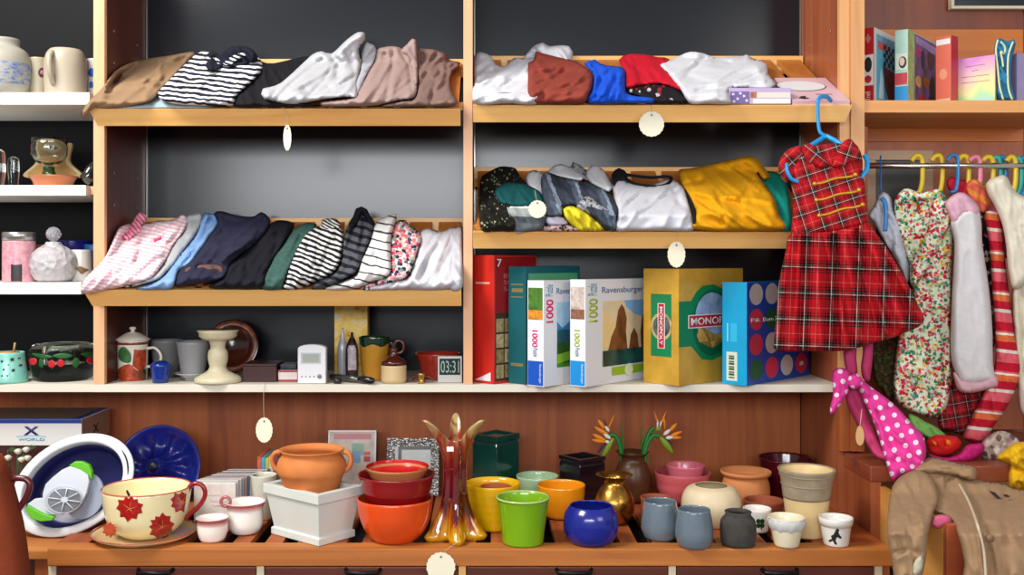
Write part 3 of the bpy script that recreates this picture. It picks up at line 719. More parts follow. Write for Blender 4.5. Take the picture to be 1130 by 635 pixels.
# lower right
cloth('floral_blouse',[(530,200),(534,193),(541,189),(551,184),(560,184),(569,186),(574,195),(582,203),(585,215),(572,230),(568,254),(550,255),(531.5,254.5),(529,229)],floral(['#a99a7a','#17170f','#1a1a14','#15150f','#1b1a15','#5a6b4a'],'#14130f',.36,.4),
  'black top with tiny cream flowers at the left end of the lower right shelf','top',GY,on='R2',lift=.04,T=.045,amp=.012,seed=35)
cloth('white_cloth',[(580,195),(584,189),(592,188),(598,191),(602,200),(604,222),(603,244),(596,230),(586,215)],fabric('#dcdce0'),'white garment edge showing between the teal tee and the grey jumper','top',GY,on='R2',lift=.05,T=.03,Rr=4,amp=.006,seed=36)
cloth('teal_tee',[(546,210),(552,204),(561,201),(577,202),(586,206),(596,212),(600,224),(592,228),(575,228),(556,226),(548,219)],fabric('#0f4c4e'),
  'dark teal folded tee on the black floral top','top',GY,on='R2',lift=.10,T=.04,amp=.008,seed=37)
t=cloth('grey_striped_tee',[(559,227),(570,228),(590,226),(600,232),(603,240),(601,249),(597,253.5),(583,256),(569,258),(565,248),(562,238)],striped([(0,'#9aa09f'),(.3,'#e2e2e0'),(.42,'#5d6468'),(.75,'#50565c')],30,88,2),
  'small grey banded tee with a cream tag, below the teal one','top',GY,on='R2',lift=.11,T=.03,Rr=5,amp=.006,seed=38)
cloth('denim_shirt',[(597,197),(603,190),(616,194),(628,197),(648,201),(658,205),(668,210),(678,220),(683,230),(681,242),(679,254.5),(666,252),(655,240),(645,233),(632,228),(622,230),(620,238),(605,240),(602,228),(598,215)],striped([(0,'#3a414e'),(.35,'#4d5664'),(.55,'#7e8b9c'),(.7,'#30343f')],26,20,8,.4),
  'slate grey patterned jumper spread over the lower right shelf','jumper',GY,on='R2',lift=.10,T=.045,amp=.016,fang=30,fs=(.03,.11),folds=[([(604,200),(620,222),(650,244)],3,-.012)],seed=39)
cloth('printed_tshirt',[(636,228),(648,216),(660,224),(672,232),(680,240),(678,254),(668,253),(656,241),(645,234)],floral(['#3d3f48','#8d8c92','#9f9ea4','#b6b4b8'],'#96959b',.3,.5),
  'grey printed sleeve lying over the yellow top','sleeve',GY,on='R2',lift=.15,T=.02,Rr=4,amp=.008,seed=40)
cloth('white_cloth',[(604,189),(610,184),(618,181),(628,184),(638,190),(645,197),(640,200),(620,197),(606,196)],fabric('#d8d9df'),'white crumpled garment behind the slate grey jumper','top',GY,on='R2',lift=.05,T=.03,Rr=5,amp=.008,seed=41)
cloth('grey_print_cloth',[(630,184),(632,179),(638,181),(646,187),(652,193),(650,200),(640,195),(633,189)],floral(['#5a5d6a','#a6a5ad'],'#8f9098',.3,.5),'grey printed garment peak behind the white ones','top',GY,on='R2',lift=.04,T=.025,Rr=4,amp=.006,seed=42)
cloth('white_cloth',[(647,196),(648,187),(653,183),(660,183),(668,190),(674,199),(677,208),(672,212),(662,208),(652,202)],fabric('#e0e0e4'),'white garment behind the ringer tee shoulder','top',GY,on='R2',lift=.07,T=.03,Rr=5,amp=.006,seed=43)
cloth('yellow_tshirt',[(621,231),(630,227),(640,231),(650,237),(661,246),(667,254),(650,255),(638,254),(626,244),(622,238)],fabric('#d8c62a'),
  'small lemon yellow top under the slate jumper','top',GY,on='R2',lift=.13,T=.03,Rr=5,amp=.012,seed=44)
cloth('lilac_cloth',[(602,240),(612,238),(622,240),(627,247),(618,249),(604,248)],fabric('#bdb6cc'),'lilac fabric strip beneath the slate jumper','top',GY,on='R2',lift=.09,T=.02,Rr=3,amp=.004,seed=45)
cloth('pink_print_cloth',[(599,249),(615,248),(630,249),(640,254),(620,256),(600,255)],floral(['#7a3a48','#c7a9a4','#3a2a2c'],'#b9a19c',.35,.5),'pinkish printed fabric at the shelf lip below the lilac strip','top',GY,on='R2',lift=.07,T=.015,Rr=3,amp=.004,seed=46)
t=cloth('ringer_tee',[(676,198),(683,196),(692,200),(706,203),(722,203),(736,198),(746,200),(755,207),(760,222),(764,238),(765,254.5),(735,255),(700,255),(680,254.5),(681,238),(677,214)],fabric('#c9c9d1'),
  'white tee with black neckband left of the yellow shirt','tee',GY,on='R2',lift=.09,T=.045,amp=.008,fang=-40,fs=(.03,.08),folds=[([(742,205),(750,225),(762,232)],3,-.010)],seed=47)
P=catmull([Vector(p) for p in ((683,187),(688,195),(698,202),(712,205),(726,206),(737,203),(741,197),(735,195),(720,196),(706,195),(692,193))],2,False)
MB().tube([PT(p.x,p.y,ray_depth_on_slope(p.y,'R2')-.14) for p in P],.0048,8).build('black_neckband',fabric('#15141a'),t)
cloth('black_shoulder',[(675,192),(683,185.5),(689,188),(694,194),(690,199),(682,200),(677,206)],fabric('#17161c'),parent=t,on='R2',lift=.13,T=.02,Rr=3,amp=.004,seed=48)
MB().tube([PT(p.x,p.y,ray_depth_on_slope(p.y,'R2')-.13) for p in catmull([Vector(p) for p in ((757,210),(762,222),(766,236),(766,246))],2,False)],.004,8).build('side_piping',fabric('#15141a'),t)
cloth('green_jumper',[(836,192),(844,189),(852,189.5),(861,193),(867,200),(870,212),(872,225),(873,253.5),(860,254.5),(848,250),(842,220)],fabric('#0f8f80'),
  'emerald green folded top right of the yellow shirt','top',GY,on='R2',lift=.045,T=.04,amp=.006,seed=49)
t=cloth('yellow_shirt',[(749,188),(762,186),(773,184),(790,180),(808,176),(820,173),(829,172.5),(836,176),(844,186),(850,195),(843,199),(836,192),(846,206),(855,220),(860,238),(867,245),(867,254),(826,255),(788,255),(764,252.5),(764,244),(768,235),(763,222),(757,211),(751,200)],fabric('#d89a0c'),
  'mustard yellow folded shirt, largest garment on the lower right shelf','shirt',GY,on='R2',lift=.10,T=.055,amp=.012,fang=35,fs=(.025,.07),folds=[([(752,202),(764,202),(774,199)],2.5,-.012),([(775,205),(795,222),(808,240)],5,.010),([(828,205),(822,215),(816,224)],3,-.010),([(790,210),(800,235),(798,245)],3,-.010)],seed=50)
# ------------------------------------------------------------------ pottery on the slatted bench
def bz(Y): return Y
# big leaf cup and saucer
cup_c='#ead9a4'
sa=vessel('saucer','large cream saucer with red leaves, under the giant teacup','saucer',160,601,[(30,0),(38,596),(46,592),(53,588.5),(57,586)],glaze('#d9b985'),wall=1.5)
V=sa
red=glaze('#a81f1c',rough=.25)
handle(sa,[(0,0),(0,0)],.1,red) if 0 else None
zs=sa.P[-1][1]
MB().lathe([(sa.P[-1][0]-.004,zs+.0005),(sa.P[-1][0]+.001,zs+.001),(sa.P[-1][0]-.001,zs+.0035),(sa.P[-1][0]-.004,zs+.002),(sa.P[-1][0]-.004,zs+.0005)],sa.c,48).build('red_rim',glaze('#b5482c'),sa.root)
zc=sa.P[0][1]+.006
cup=vessel('giant_teacup','giant cream teacup painted with red maple leaves, red handle','cup',162,600,[(22,0),(25,590),(35,582),(42,572),(45.5,556),(47,545),(47.6,538)],plain('#ecdfae',rough=.16,coat=.5,var=.05),zs=zc,Y=sa.c[1]-.004,wall=1.6)
zr=cup.P[-1][1]
MB().lathe([(cup.P[-1][0]-.003,zr+.0005),(cup.P[-1][0]+.0012,zr+.0005),(cup.P[-1][0]-.001,zr+.003),(cup.P[-1][0]-.003,zr+.0005)],cup.c,48).build('red_rim',glaze('#c25a3c'),cup.root)
handle(cup,[(204,572),(212,566),(222,556),(226.5,545),(223,536),(215,534),(209,538),(206,545)],2.6,glaze('#8e1418'),label='dark red curved handle')
def leaf(cx,cy,s,a=0):
    pts=[(0,-.95),(.18,-.68),(.42,-.80),(.50,-.52),(.88,-.48),(.78,-.18),(.92,.12),(.62,.25),(.60,.62),(.28,.60),(.0,.92),(-.22,.62),(-.55,.66),(-.60,.28),(-.92,.12),(-.78,-.18),(-.9,-.5),(-.50,-.52),(-.44,-.80),(-.18,-.68)]
    c,t=math.cos(R(a)),math.sin(R(a)); return [(cx+s*(x*c-y*t),cy+s*(x*t+y*c)) for x,y in pts]
leafm=plain('#a81c1e',rough=.2,var=.35,vs=60,coat=.4)
decal(cup,leaf(143,562,16,10),leafm,'painted_leaf',sm=False); decal(cup,leaf(179,582,16,-60),leafm,'painted_leaf',sm=False); decal(cup,leaf(199,556,13,30),leafm,'painted_leaf',sm=False)
decal(cup,leaf(128,592,7,80),leafm,'painted_leaf',sm=False)
ym=plain('#d8a04a',rough=.3)
for (cx,cy,s_,an) in ((143,562,16,10),(179,582,16,-60),(199,556,13,30)):
    for dx,dy in ((0,-.8),(.7,-.35),(-.7,-.35),(.5,.4),(-.5,.4)):
        c_,t_=math.cos(R(an)),math.sin(R(an)); ex,ey=cx+s_*(dx*c_-dy*t_)*.75,cy+s_*(dx*t_+dy*c_)*.75
        nx,ny=-(ey-cy)/s_*.5,(ex-cx)/s_*.5
        decal(cup,[(cx+nx,cy+ny),(ex,ey),(cx-nx,cy-ny)],ym,'leaf_vein',eps=.0011,sm=False)
decal(cup,[(141.5,548),(139,542),(140.5,541),(144,547)],plain('#2c1a14'),'leaf_stalk')
decal(sa,leaf(121,585,9,70),plain('#b5482a',rough=.25,var=.3,vs=60),'painted_leaf',sm=False)
# small rose-rimmed pots
cream=glaze('#e9e2d8'); rose=glaze('#a85a5c')
_m=NT('rose_glaze'); _s=_m.new('ShaderNodeSeparateXYZ'); _m.l(_m.coord('Generated'),_s.inputs[0]); _m.base(_m.ramp(_s.outputs[2],[(.0,'#ebe0da'),(.35,'#dcb0ac'),(.7,'#b46064'),(1,'#a65458')])); _m.set(Roughness=.15); ROSE=_m.mat
def rosepot(label,cx,yb,prof,**k):
    v=vessel('rose_rimmed_cup',label,'cup',cx,yb,prof,plain('#ebe5dd',rough=.15,coat=.5),group='white cups with a rose band',**k)
    r,z=v.P[-1]; z2=z-.020
    pf=[(vr(v,z2+(z-z2)*i/5)+.0006,z2+(z-z2)*i/5) for i in range(6)]
    MB().lathe(pf+[(r-.003,z+.0006),(pf[0][0]-.0003,pf[0][1])],v.c,40).build('rose_band',ROSE,v.root)
    return v
rosepot('small white cup with a rose band, in front of the compact discs',234.5,599,[(9,0),(13,596),(16,588),(16.5,580),(16,574),(18.2,571)],wall=1.4)
v=rosepot('larger white cup with a rose band and a ring handle, beside the white planter',270.5,591,[(11,0),(14,588),(19,580),(19.5,568),(19,560),(22.6,553.5)],wall=1.5)
P=[PT(249+5.2*math.cos(t),554+5.2*math.sin(t),v.c[1]-.02) for t in [2*math.pi*i/20 for i in range(20)]]
MB().tube(P,.0042,8,closed=True).build('ring_handle',rose,v.root)
# square white planter (near corner at 351,604)
def sqpot(name,label,near,l,r,topl,topr,zs,rimh,mat,a,hh,group=None):
    pass
pl=thing('square_planter','large white square planter with one corner forward, holding the terracotta pot','planter',(PX(351,-.28),-.15,ZT))
dn=(CAMZ-ZT)*FPX/(604-285)-CAMD
N=PT(351.6,604,dn); N.z=ZT
def quad_ring(pts,z0,pts2,z1): pass
def dirs(a): return Vector((-math.cos(R(a)),math.sin(R(a)),0)),Vector((math.sin(R(a)),math.cos(R(a)),0))
L,Rv=dirs(40)
wl=ray_hit(299,N,L); wr_=ray_hit(392,N,Rv); s0=(wl+wr_)/2
ctr=N+L*wl/2+Rv*wr_/2; dw=(wl-wr_)/4+.0
def sq(half,z,inset=0): 
    h=half-inset
    return [ctr+Vector((0,0,z-ctr.z))+ (L*max(h+dw,.001)*sx+Rv*max(h-dw,.001)*sy) for sx,sy in ((-1,-1),(-1,1),(1,1),(1,-1))]
zt=CAMZ+(285-545)*(CAMD+dn)/FPX; zr=zt-.026
hb=s0/2; 
ht=hb*1.19
def sqsolid(prof,close=True):
    mb=MB(); vs=[];fs=[]
    for h,z in prof: vs+=sq(h,z)
    n=len(prof)
    for i in range(n-1):
        for k in range(4):
            fs.append([i*4+k,i*4+(k+1)%4,(i+1)*4+(k+1)%4,(i+1)*4+k])
    fs.append([0,1,2,3]); fs.append([(n-1)*4+k for k in range(4)])
    mb.add(vs,fs,0,True); return mb
cer=plain('#cfd3cc',rough=.35,var=.06,vs=8)
sqsolid([(hb,ZT+.0006),(hb,ZT+.018),(hb-.005,ZT+.020),(ht-.006,zr),(ht,zr+.002),(ht,zt),(ht-.016,zt),(ht-.018,zt-.02),(hb-.012,ZT+.02)]).build('planter_body',cer,pl,bevel=.0015)
sqsolid([(hb-.011,ZT+.021),(ht-.020,zt-.06),(0.001,zt-.059)]).build('soil',plain('#3a2a20',rough=.9,bump=.6,bs=80),pl)
# terracotta pot in planter
tz=zt-.0585
def tpot(V,*a): pass
tv=vessel('terracotta_pot','orange terracotta pot with two lug handles, sitting in the white planter','pot',344,0,[(24,0),(33,529),(38,519),(37,509),(33,503.5),(32,500.5),(35.5,496)],clay('#c9763a',var=.12),zs=tz,Y=ctr.y,wall=2.2)
tm=clay('#c9763a',var=.12)
for sx in (-1,1):
    handle(tv,[(344+sx*34,499),(344+sx*40,500),(344+sx*43.5,506),(344+sx*42,514),(344+sx*37,520)],2.8,tm,'lug_handle',flat=1.6)
# cream pot behind
vessel('cream_pot','small cream pot almost hidden behind the left side of the white planter','pot',291,575,[(9,0),(12,560),(14,530),(14.5,524)],glaze('#d5cfbd'),wall=1.4)
# bowls
vessel('orange_bowl','glossy orange bowl, lowest of the red stack','bowl',436,600,[(17,0),(24,596),(33,585),(39,571),(41.5,556),(42,549)],glaze('#dd4a14',rough=.2),wall=1.8)
ob_c=(PX(437,-.16))
Yo=(CAMZ-ZT)*FPX/(600-285)*(1+17/FPX)-CAMD
vessel('dark_red_bowl','dark red bowl resting inside the orange one','bowl',437.5,0,[(22,0),(30,556),(38,540),(40,530),(42.5,523)],glaze('#8a1016',rough=.2),zs=ZT+.062,Y=Yo,wall=2)
b=vessel('red_bowl','small red bowl with coppery outside, on top of the stack','bowl',438.5,0,[(18,0),(27,529),(32,521),(35,515)],glaze('#b87045',rough=.25),zs=ZT+.150,Y=Yo,wall=1.4)
r,z=b.P[-1]; MB().lathe([(r-.004,z+.0005),(r*.9,z-.012),(r*.72,z-.026),(.001,z-.031),(.001,z-.030),(r*.73,z-.0245),(r*.91,z-.010),(r-.002,z+.002)],b.c,48).build('red_lining',glaze('#b50f14',rough=.2),b.root)
# glass vase
def gl(cx,yb):
    df=(CAMZ-ZT)*FPX/(yb-285); d=df*(1+22/FPX); Y=d-CAMD; k=d/FPX; c=(PX(cx,Y),Y,0)
    root=thing('glass_vase','tall amber and dark red art glass vase with flared pointed lips','vase',(c[0],c[1],ZT))
    zz=lambda y: CAMZ+(285-y)*k
    z0=ZT+.0008
    N5=5
    def fn(r,z,t):
        u=(z-z0)/(zz(480)-z0)
        lob=math.cos(N5*t+.9)
        if u<.35: a=.22*(1-u/.35)+.10
        else: a=.10
        rr=r*(1+a*lob); z2=z
        if u>.82:
            w=(u-.82)/.18; l3=max(0,math.cos(3*t-math.pi/2*1.0+math.pi))**2*1.0
            rr=r*(1+.55*w*l3+.1*lob); z2=z+ w*.045*(l3-.35)
            rr=rr*(1-.35*w*(1-l3))
        return rr,z2
    prof=[(26*k,z0),(28*k,z0+.01),(24*k,zz(582)),(17*k,zz(562)),(13*k,zz(540)),(12*k,zz(520)),(13*k,zz(505)),(15.5*k,zz(494)),(19.5*k,zz(484)),(23*k,zz(476))]
    P2=[(v.x,v.y) for v in catmull([Vector(p) for p in prof],.006,False)]
    inn=[(max(r-.006,.002),z) for r,z in P2 if z>zz(530)][::-1]
    MB().lathe([(0,z0)]+P2+inn+[(.001,zz(532))],c,80,fn=fn).build('vase_body',AM,root)
    p0=PT(493,495,Y-.045); MB().box(p0.x,p0.x+.017,p0.y-.0008,p0.y+.0002,p0.z-.008,p0.z+.004).build('price_sticker',M_white,root)
    return root
m=NT('amber_and_red_glass'); co=m.coord(); sp=m.new('ShaderNodeSeparateXYZ'); m.l(co,sp.inputs[0])
st_=m.noise(m.mapping(co,(70,70,7)),1.0,2,.5,.3)
f=m.math('ADD',m.math('MULTIPLY',sp.outputs[2],3.1),m.math('MULTIPLY',m.math('SUBTRACT',st_,.5),.55))
m.base(m.ramp(f,[(.06,'#e8a80c'),(.17,'#b8540c'),(.26,'#5c0a14'),(.62,'#7a1418'),(.78,'#a8421c'),(.92,'#c9b070')])); m.set(Roughness=.05,IOR=1.5)
m.p.inputs['Transmission Weight'].default_value=.35; m.p.inputs['Coat Weight'].default_value=1; AM=m.mat
gl(502,600)
# pots right of the vase
yv=vessel('yellow_pot','bright yellow pot with ribbed sides, right of the glass vase','pot',544,588,[(21.5,0),(23,580),(27,555),(29.5,537),(30.2,533)],glaze('#e3ac0c',rough=.22),wall=1.8,fn=lambda r,z,t:(r*(1+.010*math.sin(z*650)),z))
vessel('terracotta_pot','small terracotta pot nested inside the yellow pot','pot',547,0,[(12,0),(15,560),(17.5,537)],clay('#a8542c'),zs=ZT+.006,Y=yv.c[1],wall=1.6)
lv=vessel('lime_pot','glossy lime green flowerpot at the bench front','flowerpot',577,605,[(21.5,0),(22.5,602),(26.5,565),(29.3,549)],glaze('#76a610',rough=.15),wall=2)
r,z=lv.P[-1]; MB().lathe([(r-.004,z),(r+.001,z-.003),(r+.0015,z+.002),(r-.004,z+.003),(r-.004,z)],lv.c,48).build('pale_rim',glaze('#a6c46a'),lv.root)
vessel('green_bowl','pale celadon bowl behind the lime flowerpot','bowl',593,560,[(11,0),(15,555),(21,538),(23.5,525)],glaze('#9db993'),wall=1.4)
vessel('orange_pot','yellow-orange pot right of the lime flowerpot','pot',619.5,574,[(15,0),(21,568),(25,552),(26.5,535)],glaze('#e08a12'),wall=1.8)
vessel('blue_bowl','round cobalt blue bowl curving in at the top','bowl',652,603,[(15,0),(22,600),(28.5,590),(30.3,578),(28.5,566),(23.5,558)],glaze('#141f80',rough=.22),wall=1.8)
# green square vase
def sqvase(name,label,cat,near,left,right,Y,top,a,mat,taper=1.0,rim=.006,group=None,inner=None):
    N=PT(near,300,Y); N.z=ZT; L_,R_=dirs(a); w=ray_hit(left,N,L_); l=ray_hit(right,N,R_); h=CAMZ+(285-top)*(CAMD+Y)/FPX-ZT
    c=N+L_*w/2+R_*l/2; hw,hl=w/2,l/2
    def q(s,z,i=0): return [c+Vector((0,0,z))+L_*(hw*s-i)*sx+R_*(hl*s-i)*sy for sx,sy in ((-1,-1),(-1,1),(1,1),(1,-1))]
    mb=MB(); vs=[];lv=[(taper,.0008,0),(1,h*.85,0),(1.0,h*.9,.004),(1.03,h*.92,0),(1.03,h,0),(1.03,h,rim*2),(1,h*.9,rim*2),(taper,.03,rim*2)]
    for s,z,i in lv: vs+=q(s,z,i)
    fs=[]
    for i in range(len(lv)-1):
        for k in range(4): fs.append([i*4+k,i*4+(k+1)%4,(i+1)*4+(k+1)%4,(i+1)*4+k])
    fs+=[[0,1,2,3],[(len(lv)-1)*4+k for k in range(4)]]
    mb.add(vs,fs,0,True); o=mb.build(name,mat,None,(c.x,c.y,ZT),bevel=.002); tag(o,label,cat,group)
    if inner:
        mb=MB(); mb.prism(q(1,h*.93,rim*2+.0006),(0,0,1),.004); mb.build('foam_filling',inner,o)
    return o
sqvase('square_vase','dark green square ceramic vase behind the yellow pot','vase',548,521.5,573,.10,483,42,plain('#12423a',rough=.15,var=.25,vs=18,coat=.5),inner=clay('#9c8a68'))
sqvase('square_vase','black square ceramic pot behind the blue bowl','pot',640,617,668,.06,508,55,plain('#161019',rough=.15,coat=.5),taper=.92)
# brass vase
brass=plain('#b5853c',rough=.25,metal=.95,var=.35,vs=40,bump=.5,bs=90)
vessel('brass_vase','ornate brass vase with flared rim between the blue bowl and the grey tumblers','vase',678,580,[(11,0),(15,577),(21,565),(22,553),(17,541),(11.5,534),(12,528),(20.5,524)],brass,wall=1.2)
bv=vessel('brown_vase','tall brown wooden-looking vase holding the orange flowers','vase',698,556,[(12,0),(17,550),(20.5,530),(17,514),(13.5,508),(14,503),(18.5,499)],plain('#54301c',rough=.35,var=.4,vs=22,bump=.4,bs=40),wall=1.4)
fy=bv.c[1]
gst=plain('#1c7a30',rough=.4,var=.2); org=plain('#ec8a10',rough=.5,var=.15); wht=plain('#e8e2da',rough=.5); ppl=plain('#3a2050',rough=.5); ygr=plain('#7c9a24',rough=.45,var=.3)
def fp(x,y): return (640+x*.1575,445+y*.1575)
def spindle(mb,a,b,w,dy=0,mi=0,dy2=None):
    a=PT(*a,fy+dy); b=PT(*b,fy+(dy if dy2 is None else dy2)); n=7
    mb.tube([a.lerp(b,i/n) for i in range(n+1)],[max(.0004,w*math.sin(math.pi*min(1,(i+.6)/(n+.6)))**.8) for i in range(n+1)],7,mi=mi,flat=.5)
def bird(label,petals,whites,darks,green,stempts,leafs):
    root=thing('bird_of_paradise',label,'flower',tuple(PT(*fp(*stempts[-1]),fy)),'strelitzia flowers in the brown vase')
    for i,(a,b,w) in enumerate(petals):
        mb=MB(); spindle(mb,fp(*a),fp(*b),w,-.004*i); mb.build('petal',org,root)
    for a,b,w in whites: 
        mb=MB(); spindle(mb,fp(*a),fp(*b),w,-.012); mb.build('white_base',wht,root)
    for a,b,w in darks:
        mb=MB(); spindle(mb,fp(*a),fp(*b),w,.004); mb.build('purple_tongue',ppl,root)
    for a,b,w in green:
        mb=MB(); spindle(mb,fp(*a),fp(*b),w,-.008); mb.build('spathe',ygr,root)
    P=catmull([Vector(fp(*p)) for p in stempts],1.5,False)
    MB().tube([PT(p.x,p.y,fy-.004) for p in P],.0062,8).build('stem',gst,root)
    for a,b,w in leafs:
        mb=MB(); spindle(mb,fp(*a),fp(*b),w,.003); mb.build('leaf',gst,root)
bird('orange strelitzia drooping left with a dark tongue, in the brown vase',[((190,195),(240,80),.007),((200,225),(98,165),.007),((185,270),(85,215),.007),((180,275),(80,258),.006),((170,180),(125,115),.006)],
     [((205,200),(175,160),.005),((215,250),(165,215),.006),((205,275),(175,270),.005)],[((195,180),(165,110),.004),((180,280),(115,360),.004)],[((235,245),(145,400),.009)],[(205,225),(240,225),(265,260),(285,330),(295,420)],[((300,420),(300,120),.006)])
bird('orange strelitzia pointing up, in the middle right of the brown vase',[((545,150),(520,55),.006),((560,160),(605,55),.008),((595,185),(585,85),.007)],[((540,180),(545,115),.006),((560,170),(570,120),.005)],[((575,150),(610,70),.003)],[((530,190),(570,175),.006)],
     [(520,175),(490,200),(465,260),(450,330),(445,420)],[((435,430),(430,120),.006)])
bird('orange strelitzia fanned out to the right, in the brown vase',[((620,205),(680,140),.006),((630,235),(718,198),.006),((640,245),(715,242),.005)],[((585,225),(635,185),.006),((600,245),(655,240),.006)],[((600,230),(650,300),.003)],[((560,235),(655,355),.010)],
     [(560,235),(520,225),(485,260),(460,330),(455,430)],[])
# pink pots
pk=vessel('pink_pot','dusty pink ribbed pot at the back holding a smaller one','pot',753,559,[(21,0),(23,550),(27.5,540),(30,525),(31,521)],glaze('#c2565c',rough=.3),wall=2.2,fn=lambda r,z,t:(r*(1+.012*math.sin(z*700)),z))
vessel('pink_pot','smaller pale pink pot nested in the dusty pink one','pot',756,0,[(13,0),(17,530),(21.5,513)],glaze('#d0697a',rough=.3),zs=ZT+.010,Y=pk.c[1],wall=1.6)
vessel('terracotta_saucer','brown terracotta pot rim showing behind the left grey tumbler','pot',724,585,[(12,0),(14,578),(16.5,555),(17.5,549)],clay('#8a4428'),wall=2)
vessel('round_vase','squat cream round vase with a wide mouth','vase',785,582,[(17,0),(27,577),(32.5,563),(31.5,548),(26,539),(18.5,536)],clay('#d6c3a0',var=.08,rough=.5),wall=1.6)
gz=plain('#64717c',rough=.16,var=.12,coat=.5)
for cx,yb,tp,lab in ((728.5,598,553,'grey-blue glazed tumbler, the left and further of the pair'),(766,607,562,'grey-blue glazed tumbler, the right and nearer of the pair')):
    h=yb-tp
    vessel('grey_tumbler',lab,'tumbler',cx,yb,[(14,0),(17,yb-3),(20.5,yb-h*.3),(21,yb-h*.45),(19.5,yb-h*.75),(17.5,tp)],gz,wall=1.3,group='pair of grey-blue tumblers')
m=plain('#3c3834',rough=.8,var=.3,vs=40,bump=.6,bs=120)
vessel('ribbed_pot','dark grey ribbed stoneware pot right of the grey tumblers','pot',814.5,606,[(15,0),(18,600),(19,590),(19.5,580),(17,572),(13.5,567.5),(14.5,564.5)],m,wall=1.6,fn=lambda r,z,t:(r*(1+.03*math.sin(z*900)),z))
vessel('terracotta_pot','light terracotta pot with thick rolled rim, behind the cream vase','pot',823,562,[(17,0),(22,555),(26,544),(25,532),(23,526),(27,523),(27.7,520)],clay('#c9804a',var=.1),wall=3)
vessel('terracotta_bowl','low red-brown terracotta bowl behind the clover pot','bowl',843,573,[(14,0),(19,566),(22,552)],clay('#93482c'),wall=2)
vessel('maroon_bowl','shiny maroon bowl at the very back right','bowl',867,553,[(16,0),(22,545),(28,515),(30,505)],glaze('#4c0c18',rough=.12),wall=1.4)
tv=vessel('tall_planter','tall two-tone planter, grey top and cream lower half','planter',890,596,[(19,0),(20,590),(23,565),(27,530),(30.5,518)],plain('#d8bc86',rough=.4,var=.1),wall=1.6)
zt_=tv.P[-1][1]; zm=CAMZ+(285-549)*tv.k
pf=[(vr(tv,zm+(zt_-zm)*i/12)+.0012,zm+(zt_-zm)*i/12) for i in range(13)]
MB().lathe([(pf[0][0]-.001,pf[0][1])]+pf+[(pf[-1][0]-.001,zt_+.002),(pf[-1][0]-.006,zt_+.0015),(pf[-1][0]-.006,zt_-.0)],tv.c,48).build('grey_glaze_band',plain('#978871',rough=.5,var=.2,vs=30),tv.root)
zq=CAMZ+(285-535)*tv.k
MB().lathe([(vr(tv,zq)+.001,zq),(vr(tv,zq)+.0035,zq+.002),(vr(tv,zq+.004)+.001,zq+.004)],tv.c,48).lathe([(vr(tv,zq+.024)+.001,zq+.024),(vr(tv,zq+.026)+.003,zq+.026),(vr(tv,zq+.028)+.001,zq+.028)],tv.c,48).build('relief_line',plain('#8b7c66',rough=.5),tv.root)
def flat_letters(v,s,px,py,w,h,mat): # raised lettering following the vessel
    n=len(s); st=w/n
    for i,ch in enumerate(s):
        x=px+st*i; d=v.d; r=vr(v,CAMZ+(285-py)*v.k)+.0012; dx=(x+st/2-v.cx)*v.k; dx=max(-r*.95,min(r*.95,dx)); yy=v.c[1]-math.sqrt(r*r-dx*dx)
        ang=math.asin(dx/r); rt=Vector((math.cos(ang),math.sin(ang),0))
        o=PT(x+1-0,py,yy); text(ch,mat,v.root,Vector((v.c[0]+dx,yy,CAMZ+(285-py)*(CAMD+yy)/FPX))-rt*st*v.k*.4,rt,(0,0,1),width=st*v.k*.75,height=h*v.k)
flat_letters(tv,'HANNAH KIM',865,532,50,7,plain('#85765f',rough=.6)) if 0 else None
wc=plain('#dedad2',rough=.25,coat=.3)
cp=vessel('clover_pot','small white pot with a dark green clover print','pot',835.5,589,[(10,0),(11.5,586),(13.5,573),(15.5,561)],wc,wall=1.3)
dg=plain('#173a1c',rough=.4)
for a in range(4):
    cx=839+3.1*math.cos(R(45+90*a)); cy=578+3.4*math.sin(R(45+90*a)); decal(cp,[(cx+2.6*math.cos(R(k*45)),cy+2.8*math.sin(R(k*45))) for k in range(8)],dg,'clover_leaf')
decal(cp,[(838.6,578),(839.6,578),(841,585),(840,585)],dg,'clover_stem')
cr=vessel('cream_pot','small cream pot with a white ruffled band, in front of the tall planter','pot',868,606,[(11,0),(13,602),(16,588),(18,576),(20,570.5)],plain('#ded3b4',rough=.25,coat=.3),wall=1.4)
zz0=CAMZ+(285-584)*cr.k
MB().lathe([(vr(cr,zz0)+.0005,zz0),(vr(cr,zz0)+.005,zz0+.006),(vr(cr,zz0+.02)+.006,zz0+.02),(vr(cr,zz0+.028)+.0005,zz0+.028)],cr.c,64,fn=lambda r,z,t:(r*(1+.03*math.sin(17*t+z*200)),z+.002*math.sin(9*t))).build('ruffled_band',plain('#c9c8c6',rough=.5),cr.root)
pp=vessel('white_cup','white flowerpot-shaped cup with a small black figure print, at the right end','cup',922.5,605,[(13,0),(13.6,600),(15.5,585),(16.2,579),(17.6,578.6),(18.4,571)],wc,wall=1.4)
bk=plain('#1f1b1a',rough=.5)
decal(pp,[(917,592),(920,590),(922,586),(925,587),(926,590),(929,594),(927,595),(924,593),(922,597),(924,601),(921,601),(919,597),(916,599),(914,597),(918,595)],bk,'printed_figure')
decal(pp,[(922,585),(924,583.5),(926,585),(925,588),(923,588)],bk,'printed_figure')
